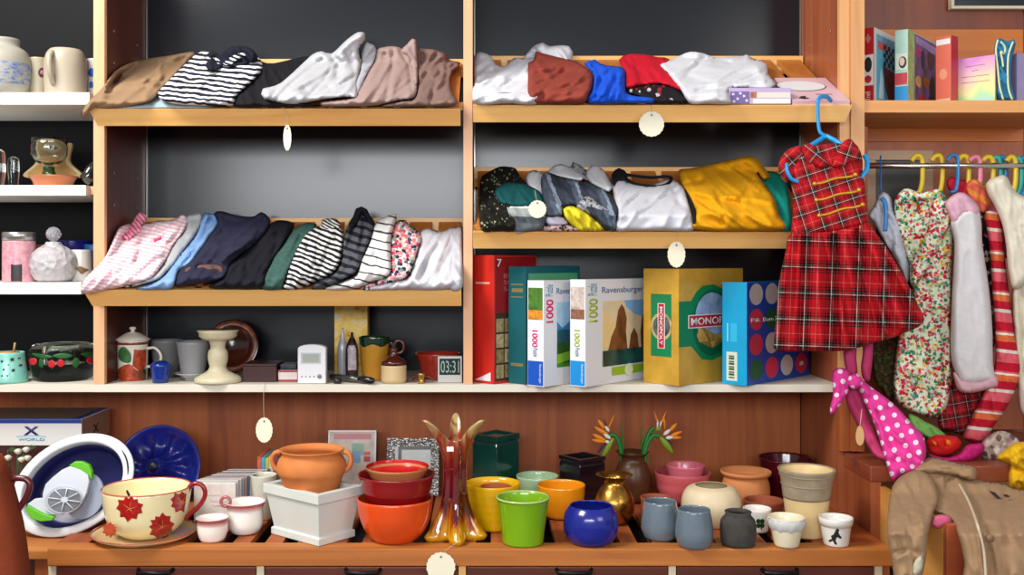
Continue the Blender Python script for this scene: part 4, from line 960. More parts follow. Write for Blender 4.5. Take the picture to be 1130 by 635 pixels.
# ---- things at the left of the bench
# colander / oval basin
def oval_basin():
    Y=(CAMZ-ZT)*FPX/(590-285)-CAMD
    root=thing('oval_basin','large white oval basin with navy inside, propped on its side at the left','basin',(PX(80,Y),Y,ZT))
    A,Bx=.163,.118; k=(CAMD+Y+.05)/FPX
    # local frame: z=axis (opening), x = long
    th=R(28); lean=R(20)
    M=Matrix.Rotation(R(90)-lean*1.0,4,'X')@Matrix.Rotation(th,4,'Z')
    c=PT(80,535,Y+.055)
    def f(prof,mat,nm,seg=64,**k2):
        mb=MB(); mb.lathe(prof,c,seg,sx=A,sy=Bx*1.05,M=M); return mb
    # M maps local +Z toward camera/up
    f([(0,-.075),(.70,-.073),(.78,-.06),(.81,-.02),(.825,0.0),(.84,.003),(.98,.003),(1.0,.0),(1.0,-.006),(.91,-.010),(.86,-.03),(.83,-.072),(.72,-.084),(0,-.086)],None,'x').build('rim_and_shell',plain('#d9dce0',rough=.3),root)
    f([(0,-.0725),(.69,-.0705),(.77,-.058),(.80,-.018),(.785,-.018),(.755,-.056),(.67,-.068),(0,-.07)],None,'x').build('navy_lining',plain('#191b4e',rough=.35),root)
    T=Matrix.Translation(c)@M
    # handle slot (dark) at the right
    for sgn in (1,):
        mb=MB(); pts=[]
        for i in range(9):
            a=R(-24+36*i/8); pts.append(T@Vector((A*.915*math.cos(a),Bx*1.05*.915*math.sin(a),.0026)))
        mb.tube(pts,[.002,.005,.0066,.007,.007,.007,.0066,.005,.002],10,flat=.3).build('handle_slot',plain('#17183a',rough=.5),root)
    return root,c,T,Y
broot,bc,bT,bY=oval_basin()
# plastic gadgets resting in the basin
gw=plain('#c9ced6',rough=.25); lg=plain('#5ab00e',rough=.35)
def local(x,y,z): return bT@Vector((x,y,z))
ap=thing('apple_slicer','white plastic apple slicer with lime green grips, lying in the oval basin','kitchen gadget',tuple(local(0,-.02,-.03)))
def ellpoly(cx,cy,a,b,rot,n=28,t0=0,t1=360):
    o=[]
    for i in range(n+ (0 if t1-t0>=360 else 1)):
        t=R(t0+(t1-t0)*i/n); x=a*math.cos(t); y=b*math.sin(t); o.append((cx+x*math.cos(R(rot))-y*math.sin(R(rot)),cy+x*math.sin(R(rot))+y*math.cos(R(rot))))
    return o
Yg=bY+.012
def gpt(x,y,dy=0): return PT(x,y,Yg+dy-(y-540)*.0006)
# body: px outlines from the photo, given thickness
def slab(root,name,poly,dy,t,mat):
    return MB().prism([gpt(x,y,dy) for x,y in poly],(0,1,0),t).build(name,mat,root,bevel=.0015)
slab(ap,'slicer_body',[(47,545),(50,535),(58,527),(68,519),(77,515),(88,517),(97,522),(98,532),(95,545),(90,556),(80,564),(68,569),(57,568),(49,563),(47,554)],.0,.014,gw)
o=slab(ap,'ring',ellpoly(70,552,21,15.5,-8),-.004,.004,plain('#b4b8c0',rough=.3))
slab(ap,'blade_disc',ellpoly(71,552,18.5,13,-8),-.006,.002,plain('#8f949c',rough=.25,metal=.6))
for i in range(8):
    a=R(i*45+10); 
    MB().tube([gpt(71+3*math.cos(a),552+2.4*math.sin(a),-.010),gpt(71+18*math.cos(a),552+13*math.sin(a),-.010)],.0014,6).build('blade',plain('#d5d8dc',rough=.25),ap)
MB().prism([gpt(x,y,-.012) for x,y in ellpoly(71,552,4,3.2,0,14)],(0,1,0),.004).build('hub',gw,ap)
slab(ap,'green_grip',[(76,514),(82,510),(90,510),(98,514),(101,521),(101,530),(97,524),(88,518)],-.002,.014,lg)
slab(ap,'green_grip',[(28,563),(30,558),(38,563),(48,568),(60,571),(57,575),(45,576),(34,573)],-.004,.014,lg)
gd=thing('pale_plastic_scoop','pale grey plastic scoop under the slicer in the oval basin','kitchen gadget',tuple(gpt(90,550,.03)))
slab(gd,'scoop_bowl',ellpoly(92,548,22,26,20),.022,.01,plain('#9aa3b5',rough=.25))
slab(gd,'handle_ring',[(30,557),(38,551),(48,550),(56,556),(60,568),(50,569),(38,563)],.006,.008,gw)
# blue bundt mould leaning at the back
def bundt():
    Y=.16; c=PT(175,517,Y); k=(CAMD+Y)/FPX; r=47*k
    root=thing('bundt_mould','large cobalt blue swirled silicone bundt mould leaning on the back panel','baking mould',(c.x,c.y,ZT))
    M=Matrix.Rotation(R(72),4,'X')
    prof=[(.02,.052),(.10,.055),(.16,.05),(.20,.035),(.24,.01),(.40,-.018),(.60,-.022),(.80,-.005),(.9,.008),(.97,.012),(1.0,.012),(1.0,.006),(.9,-.0),(.80,-.016),(.6,-.034),(.4,-.03),(.2,-.004),(.14,.03),(.02,.04)]
    prof=[(a*r,-b) for a,b in prof]
    def fn(rr,z,t):
        q=rr/r
        if .22<q<.88: return rr,z+.011*math.sin(9*t+q*7)*math.sin(math.pi*(q-.22)/.66)
        return rr,z
    mb=MB(); mb.lathe([(a,-b) for a,b in [(p[0],p[1]) for p in prof]],c,90,M=M,fn=fn); o=mb.build('mould',plain('#14207e',rough=.3,coat=.3),root)
    mb=MB(); mb.lathe([(0,.030),(.13*r,.032),(.13*r,.057),(0,.058)],c,24,M=M); mb.build('centre_cone',plain('#0d1030',rough=.4),root)
bundt()
# boxed set at the far left
Yx=.06; BX=thing('printed_box','flat white box with a blue stripe and an X logo, lying at the back left','box',(PX(30,Yx),Yx+.08,PZ(492,Yx)))
bx0,bx1=PX(-40,Yx),PX(90,Yx); bz0,bz1=PZ(492,Yx),PZ(463,Yx)
MB().box(bx0,bx1,Yx,YB-.06,bz0,bz1,.001).build('box_body',plain('#d6d4d0',rough=.5),BX)
MB().box(bx1+.0002,bx1+.0008,Yx+.001,YB-.061,bz0+.001,bz1-.001).build('brown_side',plain('#8d6a5a',rough=.6),BX)
MB().box(bx0,bx1,Yx-.0008,Yx-.0001,PZ(467.5,Yx),bz1-.0005).box(bx0,bx1-.004,Yx,YB-.06,bz1+.0002,bz1+.001).build('printed_stripe',plain('#1c3c8c',rough=.4),BX)
MB().box(bx0,bx1-.025,Yx+.02,YB-.07,bz1+.0011,bz1+.0016).build('brown_lid',plain('#6b5c50',rough=.6),BX)
text('X',plain('#20266e',rough=.5),BX,PT(26,480.5,Yx-.001),(1,0,0),(0,0,1),width=PX(43,Yx)-PX(26,Yx),height=PZ(471,Yx)-PZ(480.5,Yx),bold=.03)
text('WORLD',plain('#3aa6cc',rough=.5),BX,PT(20,486.7,Yx-.001),(1,0,0),(0,0,1),width=PX(49,Yx)-PX(20,Yx),height=PZ(483.5,Yx)-PZ(486.7,Yx),bold=.01)
MB().tube([PT(x,482.2-1.0*math.sin((x-18)/33*math.pi),Yx-.001) for x in range(18,52,3)],.0006,5,flat=.5).build('logo_swoosh',plain('#3aa6cc'),BX)
text('X',plain('#241f24',rough=.5),BX,Vector((bx1+.001,Yx+.08,bz0+.02)),(0,1,0),(0,0,1),width=.045,height=.026,bold=.03)
cr_=thing('wooden_crate','dark wooden crate standing under the X logo box','crate',(bx0+.15,Yx+.1,ZT))
MB().box(bx0+.01,bx1-.03,Yx+.03,YB-.08,ZL+.001 if 0 else ZT+.0006,bz0-.0005,.002).build('crate_body',M_dark,cr_)
# tiny white flowers beside the crate
pr=thing('potted_plant','small green plant with white blossoms behind the oval basin','plant',(PX(18,-.02),-.0,ZT))
vv=MB().lathe([(0,0.0006),(.02,.0006),(.026,.04),(.022,.04),(.018,.01),(0,.01)],(PX(18,0),0,ZT),20).build('pot',clay('#7a5a42'),pr)
rnd=random.Random(5)
for i in range(9):
    x=8+rnd.random()*24; y=492+rnd.random()*22; 
    if i<4: x,y=[(20,499),(29,497),(9,506),(24,508)][i]
    MB().tube([(PX(18,0),0,ZT+.0385),PT(x*.6+18*.4,(y+545)/2,.01),PT(x,y,.0)],.0014,6).build('stem',plain('#2c4a24',rough=.6),pr)
    p=PT(x,y,-.004)
    if i<5: MB().lathe([(0,-.008),(.006,-.004),(.0095,.004),(.005,.008),(0,.009)],p,10,fn=lambda r,z,t:(r*(1+.2*math.cos(5*t)),z)).build('blossom',plain('#cfcabc',rough=.6),pr)
    else: MB().prism([p,p+Vector((.012,0,.008)),p+Vector((.026,0,.002)),p+Vector((.012,0,-.007))],(0,1,0),.0015).build('leaf',plain('#2c4a24',rough=.6),pr)
# brown leather bag in the near left corner
Yb_=-.62
bag=thing('leather_bag','brown suede bag at the near left edge with a dark red loop handle','bag',(PX(5,Yb_),Yb_,.45))
sp=[(.0,PZ(640,Yb_)-.2)]
prof=[(520,5),(540,11),(560,17),(580,22),(605,26),(640,30),(700,34)]
mb=MB(); vs=[];fs=[];seg=20
cxw=PX(-18,Yb_)
levels=[(502,1)]+prof
for i,(y,x) in enumerate(levels):
    hw=PX(x,Yb_)-cxw; z=PZ(y,Yb_)
    for k in range(seg):
        t=2*math.pi*k/seg; c_,s_=math.cos(t),math.sin(t)
        e=.6; vs.append(Vector((cxw+hw*abs(c_)**e*(1 if c_>0 else -1),Yb_+.05*abs(s_)**e*(1 if s_>0 else -1)*(.4 if i==0 else 1),z)))
for i in range(len(levels)-1):
    for k in range(seg): fs.append([i*seg+k,i*seg+(k+1)%seg,(i+1)*seg+(k+1)%seg,(i+1)*seg+k])
fs+=[list(range(seg)),[(len(levels)-1)*seg+k for k in range(seg)]]
mb.add(vs,fs).build('bag_body',fabric('#7c351c',var=.12,vs=8),bag)
P=catmull([Vector(p) for p in ((14,553),(9,541),(7,533),(13,529),(22,528),(30,530),(33,537),(29,549),(22,560),(18,567))],1.5,False)
MB().tube([PT(p.x,p.y,Yb_+.02) for p in P],.0068,10).build('loop_handle',plain('#54141a',rough=.3,coat=.4),bag,label='dark red loop handle')
# stand so the bag rests on something real
stl=thing('stool','small wooden stool outside the frame edge carrying the suede bag','stool',(-1.4,Yb_,0))
zb_=PZ(700,Yb_)
MB().box(cxw-.16,cxw+.16,Yb_-.1,Yb_+.1,zb_-.025,zb_-.0006,.004).build('seat',M_brown,stl)
for sx in (-1,1):
    for sy in (-1,1): MB().box(cxw+sx*.13-.015,cxw+sx*.13+.015,Yb_+sy*.075-.015,Yb_+sy*.075+.015,0,zb_-.0255,.002).build('leg',M_brown,stl)
# compact discs in a row, axis along depth
GC='compact discs standing in a row behind the white cups'
cols=['#d5cfc6','#b9b4b0','#c9b9b0','#8f9aa6','#b08a80','#5a6274','#cfcac4','#7d8590','#a9a29a','#4a4c52','#c4bdb4','#6a6660','#b4b0aa','#54585e']
y=-.13; zt0=ZT+.0006
desc=['front compact disc case with a pale pink printed booklet']
for i,c_ in enumerate(cols):
    sh=.003*i
    x0=PX(214,-.13)+.0022*i*2.0; w=.110
    o=thing('compact_disc',(desc[0] if i==0 else 'compact disc case in the row behind the pink booklet'),'compact disc',(x0+w/2,y,ZT),GC)
    hh=.118 if i else .112
    MB().box(x0,x0+w,y,y+.0095,zt0,zt0+hh,.0008).build('case',plain(c_,rough=.25,coat=.3),o)
    MB().box(x0+.004,x0+w-.001,y-.0006,y-.0001,zt0+.003,zt0+hh-.003).build('booklet',plain('#dccfc6' if i==0 else c_,rough=.5,var=.15,vs=40),o)
    if i==0:
        for s,yy,ww in (('Mozart',.078,.035),('Piano',.062,.028),('Vol.2',.046,.02)):
            pass
        for j,(yy,ww,xo) in enumerate(((.080,.040,.03),(.064,.034,.045),(.052,.024,.05))):
            MB().tube([(x0+xo+ww*q/10,y-.0009,zt0+yy+.0022*math.sin(q*1.9)) for q in range(11)],.0009,5,flat=.4).build('script_line',plain('#c9989a'),o)
        MB().box(x0+.004,x0+.06,y-.0009,y-.0006,zt0+.003,zt0+.014).build('dark_band',plain('#3a3430',var=.6,vs=90),o)
    y+=.0115
GC2='colourful compact discs behind the white planter'
for i,c_ in enumerate(['#b84a2c','#3a8aa8','#a8a23a','#c9c4ba','#7d3a54','#4a6a3a','#c49a3a','#5a5a60']):
    x0=PX(283,.02)+i*.0112; Yk=.03
    MBo=MB().box(x0,x0+.0105,Yk,Yk+.13,ZT+.0006,ZT+.150-.002*(i%3),.0008).build('compact_disc',plain(c_,rough=.3,var=.25,vs=60,coat=.3),None,(x0+.005,Yk+.06,ZT))
    tag(MBo,'colourful compact disc case standing on edge behind the white planter','compact disc',GC2)
# framed pictures at the back
def leaning_frame(name,label,x0,x1,ytop,Y,w,fm,im,lean=8,extra=None,mat2=None):
    ax=PX(x0,Y); bx=PX(x1,Y); z1=PZ(ytop,Y)
    root=thing(name,label,'picture frame',((ax+bx)/2,Y,ZT))
    H=(z1-ZT)/math.cos(R(lean)); Mx=Matrix.Translation((ax,Y-.0,ZT+.0008))@Matrix.Rotation(R(-lean),4,'X')
    Wd=bx-ax
    def bb(a,b,c,d,e,f): return MB().box(a,b,c,d,e,f,.001,0,Mx)
    mb=MB(); 
    for q in ((0,Wd,0,w),(0,Wd,H-w,H)): mb.box(q[0],q[1],0,.014,q[2],q[3],.001,0,Mx)
    for q in ((0,w),(Wd-w,Wd)): mb.box(q[0],q[1],0,.014,w,H-w,.001,0,Mx)
    mb.build('frame',fm,root)
    bb(w,Wd-w,.004,.012,w,H-w).build('picture',im,root)
    if extra: extra(root,Mx,Wd,H)
    return root
def pic1(root,Mx,W_,H):
    def pr(x0,x1,z0,z1,c,dy=0): MB().box(x0*W_,x1*W_,-.0+.003-dy,.0038-dy,z0*H,z1*H,0,0,Mx).build('painted_patch',plain(c,rough=.5,var=.1),root)
    pr(.12,.9,.86,.95,'#c9868a'); pr(.5,.75,.62,.80,'#8fb3a0',.0002); pr(.5,.68,.5,.68,'#7fa3c9',.0006); pr(.75,.88,.52,.60,'#b5484c',.0006); pr(.75,.88,.62,.67,'#c9686a',.0006); pr(.15,.45,.66,.78,'#d8c6a8',.0002)
leaning_frame('picture_frame','white framed pastel picture leaning on a black backing, behind the terracotta pot',360.4,414,477.5,.20,.006,plain('#dcdad6',rough=.4),plain('#d2c2b6',rough=.5,var=.25,vs=30),extra=pic1,lean=10)
bb_=MB().box(PX(362,.26),PX(416,.26),.262,.27,ZT+.0006,PZ(475.5,.26),.001).build('black_folder',plain('#15151a',rough=.5),None,(PX(388,.26),.265,ZT)); tag(bb_,'black folder standing behind the pastel picture','folder')
def pic2(root,Mx,W_,H):
    MB().box(.22*W_,.95*W_,.0005,.0035,H*.80,H*.86,0,0,Mx).box(.22*W_,.28*W_,.0005,.0035,.2*H,H*.80,0,0,Mx).build('dark_inner_border',plain('#4a4c44',rough=.4,metal=.3),root)
m=NT('hammered_silver'); v=m.new('ShaderNodeTexVoronoi'); v.inputs['Scale'].default_value=130; m.l(m.coord(),v.inputs['Vector']); m.base('#a8aaa8'); m.bump(v.outputs['Distance'],1.0,.004); m.set(Roughness=.3,Metallic=.85)
leaning_frame('picture_frame','hammered silver picture frame behind the red bowls and glass vase',426,484,486,.20,.024,m.mat,plain('#c4c8c4',rough=.3,var=.15,vs=20),extra=pic2,lean=10)
# ------------------------------------------------------------------ small wares on the white shelves (left)
def ves(name,label,cat,cx,Y,zs,prof,mat,**k): return vessel(name,label,cat,cx,0,prof,mat,zs=zs,Y=Y,**k)
stone=plain('#a39e90',rough=.45,var=.12,vs=20); blu=plain('#5a6f9c',rough=.4,var=.5,vs=30)
c1=ves('stoneware_crock','grey stoneware crock with a blue painted band, at the far left of the top shelf','crock',4,.06,SL[0],[(24,0),(26.5,98),(29,80),(28,66),(24,57),(17,52),(16.5,49),(17,44)],stone,wall=2.5)
bm_=NT('blue_brushwork'); n_=bm_.noise(bm_.mapping(bm_.coord(),(30,30,70)),1.0,4,.6,1.5); bm_.base(bm_.ramp(n_,[(.42,'#a39e90'),(.5,'#8490aa'),(.6,'#566c9e')])); bm_.set(Roughness=.45)
za,zb_=CAMZ+(285-95)*c1.k,CAMZ+(285-72)*c1.k
MB().lathe([(vr(c1,za+(zb_-za)*i/8)+.0007,za+(zb_-za)*i/8) for i in range(9)],c1.c,48).build('blue_pattern',bm_.mat,c1.root)
c2=ves('mug','small cream mug with a dark red round emblem, beside the crock','mug',43,.10,SL[0],[(10.5,0),(11,96),(11,80),(10.8,65)],plain('#a0967f',rough=.35),wall=1)
decal(c2,[(46.5+4.6*math.cos(R(40*i)),80+5.4*math.sin(R(40*i))) for i in range(9)],plain('#4e1c26',rough=.4),'round_emblem'); decal(c2,[(46.5+2.2*math.cos(R(40*i)),80+2.6*math.sin(R(40*i))) for i in range(9)],plain('#96626a',rough=.4),'emblem_centre',eps=.0012)
c3=ves('large_mug','big plain cream mug with its handle facing forward','mug',72.5,.08,SL[0],[(21,0),(22,97),(22.6,85),(22.4,70),(20,60),(16.5,55.5)],plain('#aea28e',rough=.4,var=.06),wall=1.5)
P=catmull([Vector(p) for p in ((66,61),(67,66),(67.5,78),(68,90),(69,96))],3,False); k=c3.k
def front(v,px,py,off): 
    z=CAMZ+(285-py)*v.k; r=vr(v,z); dx=(px-v.cx)*v.k; return Vector((v.c[0]+dx,v.c[1]-math.sqrt(max(r*r-dx*dx,0))-off,z))
MB().tube([front(c3,x,y,o) for x,y,o in ((66,62,-.003),(66,63,.008),(66.3,67,.018),(66.8,76,.021),(67.5,86,.016),(68,93,.006),(68,96,-.003))],.0078,10).build('handle',plain('#aea28e',rough=.4,var=.06),c3.root)
c4=ves('mug','white mug with a blue emblem, half hidden by the upright','mug',104,.13,SL[0],[(7.5,0),(8,97),(8,66)],plain('#b9b5ad',rough=.35),wall=1)
decal(c4,[(101+3.6*math.cos(R(40*i)),80+5*math.sin(R(40*i))) for i in range(9)],plain('#1c56b0',rough=.4),'blue_emblem'); decal(c4,[(99,91),(102,90),(103,96),(99,97)],plain('#1c56b0',rough=.4),'blue_mark')
# second shelf: goblet, star dish, saucer
gy=.10
sau=ves('saucer','orange-brown saucer under the glass goblet','saucer',59,gy,SL[1],[(20,0),(22,200),(26,195)],glaze('#b5653a'),wall=1.5)
dish=thing('star_dish','tan star-shaped wooden dish standing up behind the glass goblet','dish',(sau.c[0],.19,SL[1]))
Yd=.19; k=(CAMD+Yd)/FPX; cz=PZ(184,Yd); cxx=PX(58,Yd)
def starpts(r0,r1,n=5,ph=-18,dz=0):
    P=[]
    for i in range(n*2):
        t=R(ph+180/n*i); r=(r0 if i%2==0 else r1); P.append(Vector((cxx+r*math.cos(t)*1.05,cz+max(r*math.sin(t)*.98,SL[1]-cz),0)))
    return catmull(P,.006)
P=starpts(.088,.050); P=[Vector((p.x,Yd,max(p.y,SL[1]+.0008))) for p in P]
MB().prism(P,(0,1,0),.014).build('dish_body',plain('#d0b684',rough=.4,var=.1),dish,bevel=.002)
P=starpts(.072,.038); P=[Vector((p.x,Yd-.0005,max(p.y,SL[1]+.004))) for p in P]
MB().prism(P,(0,-1,0),.002).build('inner_well',plain('#b08a4c',rough=.4,var=.15),dish)
gb=ves('glass_goblet','clear glass goblet with a green stem standing on the orange saucer','goblet',54,gy-.005,sau.P[0][1]+.008,[(7,0),(7,190)],plain('#33521f',rough=.15,trans=.4),wall=.5,parts=True,body='green_stem',closed=True)
kk=gb.k; zz=lambda y:CAMZ+(285-y)*kk
MB().lathe([(0,zz(184)),(6*kk,zz(183.5)),(14*kk,zz(179)),(19*kk,zz(171)),(19.3*kk,zz(162)),(18*kk,zz(153)),(17.5*kk,zz(153)),(18.7*kk,zz(162)),(18.4*kk,zz(171)),(13.5*kk,zz(178)),(0,zz(182.5))],gb.c,40).build('bowl',glass('#eef4f2'),gb.root)
MB().lathe([(6.5*kk,gb.P[0][1]+.0005),(6*kk,zz(186.5)),(5.5*kk,zz(184.3)),(0,zz(184.2))],gb.c,20).build('stem_top',plain('#33521f',rough=.15,trans=.4),gb.root)
gl2=ves('drinking_glass','thin clear glass at the far left of the second shelf','glass',-4,.06,SL[1],[(8,0),(9.5,190),(9,168)],glass('#dfe8e4'),wall=.6)
gl3=ves('drinking_glass','thin dark-looking clear glass between the far left glass and the star dish','glass',15,.14,SL[1],[(5,0),(6,190),(6,176)],glass('#cfd8d4'),wall=.6)
bt=thing('glass_bottle','dark glass bottle lying beside the upright on the second shelf','bottle',(PX(99,.1),.08,SL[1]))
a=PT(93,199,.10); a.z=SL[1]+.022; 
MB().tube([a,a+Vector((.012,.0,.010)),a+Vector((.020,0.0,.035)),a+Vector((.028,0.02,.055))],[.018,.019,.012,.007],14).build('bottle_body',plain('#20241e',rough=.06,coat=1),bt)
# third shelf
jr=ves('pink_jar','tall pink patterned jar with a silver lid','jar',21,.07,SL[2],[(17,0),(17.2,306),(17.2,280),(17,266)],plain('#d497a2',rough=.35,var=.35,vs=70),wall=1,closed=True)
r,z=jr.P[-1]; MB().lathe([(0,z+.0005),(r+.001,z+.0005),(r+.0012,z+.022),(r-.002,z+.0245),(0,z+.025)],jr.c,40).build('silver_lid',plain('#b5b3b0',rough=.3,metal=.9),jr.root)
decal(jr,[(12,292),(24,292),(24,311),(12,311)],plain('#2d2226',rough=.4),'dark_label',sm=False)
dz=SL[2]
dc=ves('crystal_decanter','round cut-crystal bottle with a faceted ball stopper','decanter',59,.065,dz,[(15,0),(19,308),(24,300),(25.5,290),(23,280),(15,273),(9,269.5),(8,267)],None,wall=1.2,closed=False,seg=48,
  fn=lambda r,z,t:(r*(1+.05*abs(math.sin(8*t+ (z-dz)*60))*abs(math.sin((z-dz)*90+2*t))),z)) if 0 else None
m=NT('cut_crystal'); v=m.new('ShaderNodeTexVoronoi',feature='F1'); v.inputs['Scale'].default_value=55; m.l(m.coord(),v.inputs['Vector']); m.base('#f0ecee'); m.bump(v.outputs['Distance'],1.0,.006); m.set(Roughness=.12,IOR=1.5); m.p.inputs['Transmission Weight'].default_value=.55; CR=m.mat
dc=ves('crystal_decanter','round cut-crystal bottle with a faceted ball stopper','decanter',59,.075,dz,[(15,0),(19,309),(23.5,300),(24.5,290),(22,280),(15,273.5),(9,270),(8,267.5)],CR,wall=1.4,seg=48,parts=True,body='bottle')
c=dc.c; zc=CAMZ+(285-258.5)*dc.k; rr=8.2*dc.k
bm=bmesh.new(); bmesh.ops.create_icosphere(bm,subdivisions=2,radius=rr); 
mb=MB(); mb.bm(bm,0,Matrix.Translation((c[0],c[1],zc)),flat=True); mb.build('ball_stopper',plain('#e6e2ea',rough=.05,trans=.7,ior=1.5),dc.root)
MB().lathe([(0,zc-rr*1.6),(.010,zc-rr*1.6),(.008,zc-rr*.95),(0,zc-rr*.95)],c,16).build('stopper_neck',CR,dc.root)
wm=ves('mug','white mug with a small gold bird print, right of the crystal bottle','mug',89,.12,dz,[(11.5,0),(12,306),(12,290),(11.5,276)],plain('#cfcbc3',rough=.25,coat=.3),wall=1)
decal(wm,[(84,297),(88,294),(93,296),(97,298),(93,301),(90,303),(87,300)],plain('#7a5a34',rough=.4),'gold_bird_print')
o=ves('blue_bowl','dark blue glass dish behind the crystal bottle','dish',80,.22,dz,[(14,0),(20,280),(21,266)],plain('#1b1d78',rough=.15,coat=.4),wall=1)
o=ves('blue_tin','pale blue tin lid edge beside the upright on the third shelf','tin',103,.2,dz,[(9,0),(9,290),(9.5,270)],plain('#2f6ea8',rough=.4),wall=1,closed=True)
bxk=MB().box(PX(40,.2),PX(54,.2),.2,.25,dz+.0006,PZ(270,.2),.001).build('brown_box',plain('#8a4a36',rough=.6),None,(PX(45,.2),.22,dz)); tag(bxk,'small brown box behind the pink jar','box')
# fourth level, on the long shelf
mp=ves('mint_pot','mint green pot with black flower prints','pot',9,.04,ZS,[(21,0),(20.5,415),(18,400),(17,389)],plain('#7fc4b4',rough=.3,coat=.3),wall=1.3)
fb=plain('#1c2c30',rough=.4)
for (x,y,s) in ((13,397,3),(14,409,2.6),(2,399,2.2),(4,408,1.8),(20,404,1.8),(24,412,1.5),(8,415,1.6),(19,396,1.3),(2,415,1.4),(23,400,1.1),(9,403,1.1)):
    decal(mp,[(x+s*(1 if i%2 else .45)*math.cos(R(36*i)),y+s*(1 if i%2 else .45)*math.sin(R(36*i))) for i in range(10)],fb,'flower_print',sm=False)
cd=MB().lathe([(0,PZ(392,.04)),(.03,PZ(392,.04)),(.03,PZ(388.5,.04)),(.004,PZ(388,.04)),(0,PZ(388,.04))],mp.c,20).tube([(mp.c[0]+.02,.03,PZ(389,.04)),(mp.c[0]+.024,.03,PZ(378,.04))],.003,6).build('candle_stub',plain('#a8845a',rough=.6),mp.root)
gbw=ves('glass_bowl','shallow clear glass bowl painted with red cherries and green leaves','bowl',70,.11,ZS,[(30,0),(33,409),(35,400),(36,384)],glass('#e6eeec',ior=1.3),wall=.9)
grn=plain('#1f5c26',rough=.4,var=.4); chr_=plain('#c0202a',rough=.3)
for (x,y) in ((57,402),(67,401),(97,399),(37,399),(104,396)): decal(gbw,[(x+4*math.cos(R(45*i)),y+4.2*math.sin(R(45*i))) for i in range(8)],chr_,'painted_cherry')
for pts in ([(36,390),(46,391),(58,394),(50,396),(40,394)],[(58,393),(70,390),(80,393),(70,396)],[(80,399),(84,395),(87,400),(84,406),(80,404)],[(88,391),(98,390),(104,393),(96,395)],[(44,396),(48,399),(47,406),(43,403)]): decal(gbw,pts,grn,'painted_leaf')
# long shelf, bay one
def chi():
    v=ves('lidded_mug','white lidded tea mug painted with red buildings and green trees','mug',146.5,.10,ZS,[(15,0),(15.5,418),(16,400),(16.3,376)],plain('#d8d0c2',rough=.2,coat=.4),wall=1.2)
    r,z=v.P[-1]
    MB().lathe([(0,z+.0005),(r+.006,z+.0015),(r+.006,z+.004),(r*.85,z+.012),(r*.5,z+.021),(.006,z+.025),(.005,z+.029),(.010,z+.034),(.008,z+.039),(0,z+.040)],v.c,40).build('lid',plain('#d0c8ba',rough=.2,coat=.4),v.root)
    MB().lathe([(r+.0005,z-.010),(r+.0011,z-.0098),(r+.0011,z-.003),(r+.0005,z-.0028)],v.c,40).build('red_border',plain('#8a2c24',var=.7,vs=140,rough=.3),v.root)
    handle(v,[(162,385),(170,384),(176,389),(177.5,397),(172,403),(162,405)],1.6,plain('#d8d0c2',rough=.2,coat=.4))
    rd=plain('#a8401f',rough=.35,var=.6,vs=80); gn=plain('#3a6b3c',rough=.35,var=.5,vs=70)
    decal(v,[(148,386),(160,386),(161,404),(156,412),(146,404)],rd,'painted_building',sm=False)
    decal(v,[(131,408),(142,402),(150,408),(160,414),(158,420),(134,421)],rd,'painted_wall')
    decal(v,[(132,386),(137,383),(144,390),(144,400),(136,400),(131,395)],gn,'painted_tree'); decal(v,[(152,410),(160,408),(161,418),(153,419)],plain('#25442a',rough=.4),'painted_tree')
chi()
bc_=ves('blue_cup','small cobalt blue glass cup with a clear base','cup',177,.03,ZS,[(8.5,0),(9,418),(10,410),(11.5,403)],plain('#123a9c',rough=.08,trans=.35,coat=.5),wall=.9)
gm=plain('#6b6a6a',rough=.45,var=.08)
ves('grey_pot','matt grey flowerpot, the left and further of the pair','flowerpot',184,.17,ZS,[(13,0),(17.5,378),(18,375.5)],gm,wall=1.2,group='pair of matt grey flowerpots')
gd_=ves('white_dish','small white footed dish under the grey flowerpot','dish',212,.09,ZS,[(8,0),(8,418),(14,414),(20,411.5)],glaze('#c5c6c4'),wall=1)
ves('grey_pot','matt grey flowerpot standing in the white dish','flowerpot',213,.09,gd_.P[0][1]+.006,[(12.5,0),(14,405),(17.5,380),(18,377)],plain('#8f8f90',rough=.4,var=.08),wall=1.2,group='pair of matt grey flowerpots')
plt=thing('brown_plate','dark brown glazed plate standing upright behind the candle holder','plate',(PX(256,.24),.24,ZS))
k=(CAMD+.24)/FPX; rp=29.5*k; cz=ZS+rp+.0015
MB().lathe([(0,-.004),(rp*.62,-.004),(rp*.72,.002),(rp*.98,.010),(rp,.013),(rp*.97,.015),(rp*.70,.007),(rp*.6,.001),(0,.001)],(PX(256,.24),.25,cz),64,M=Matrix.Rotation(R(78),4,'X'),fn=lambda r,z,t:(r,z)).build('plate_body',plain('#4a2218',rough=.15,var=.3,vs=18,coat=.5),plt)
MB().lathe([(rp*.78,.0098),(rp*.95,.0148),(rp*.95,.0160),(rp*.78,.0112)],(PX(256,.24),.25,cz),64,M=Matrix.Rotation(R(78),4,'X')).build('plate_rim_pattern',plain('#7d4630',rough=.3,var=.5,vs=60),plt)
ch=plain('#c9bfa0',rough=.5,var=.12,vs=40,bump=.3,bs=60)
ves('candle_holder','cream turned pillar candle holder','candle holder',240.5,.035,ZS,[(25,0),(25.5,420),(25,417),(17,412.5),(11,409),(9,405),(10.5,399),(11,392),(10,387),(8,384.5),(8.6,379),(10,376),(17,374),(20.5,371),(20.5,367.5),(23,364.5)],ch,wall=2,closed=True)
bx=MB().box(PX(268,.04),PX(305,.04),.04,.15,ZS+.0006,PZ(405,.04),.0015).box(PX(268,.04),PX(305,.04),.04,.15,PZ(404.8,.04),PZ(402,.04),.0015).build('wooden_box',plain('#3a1c1a',rough=.35,var=.2),None,(PX(286,.04),.09,ZS)); tag(bx,'low dark brown lidded box left of the white timer','box')
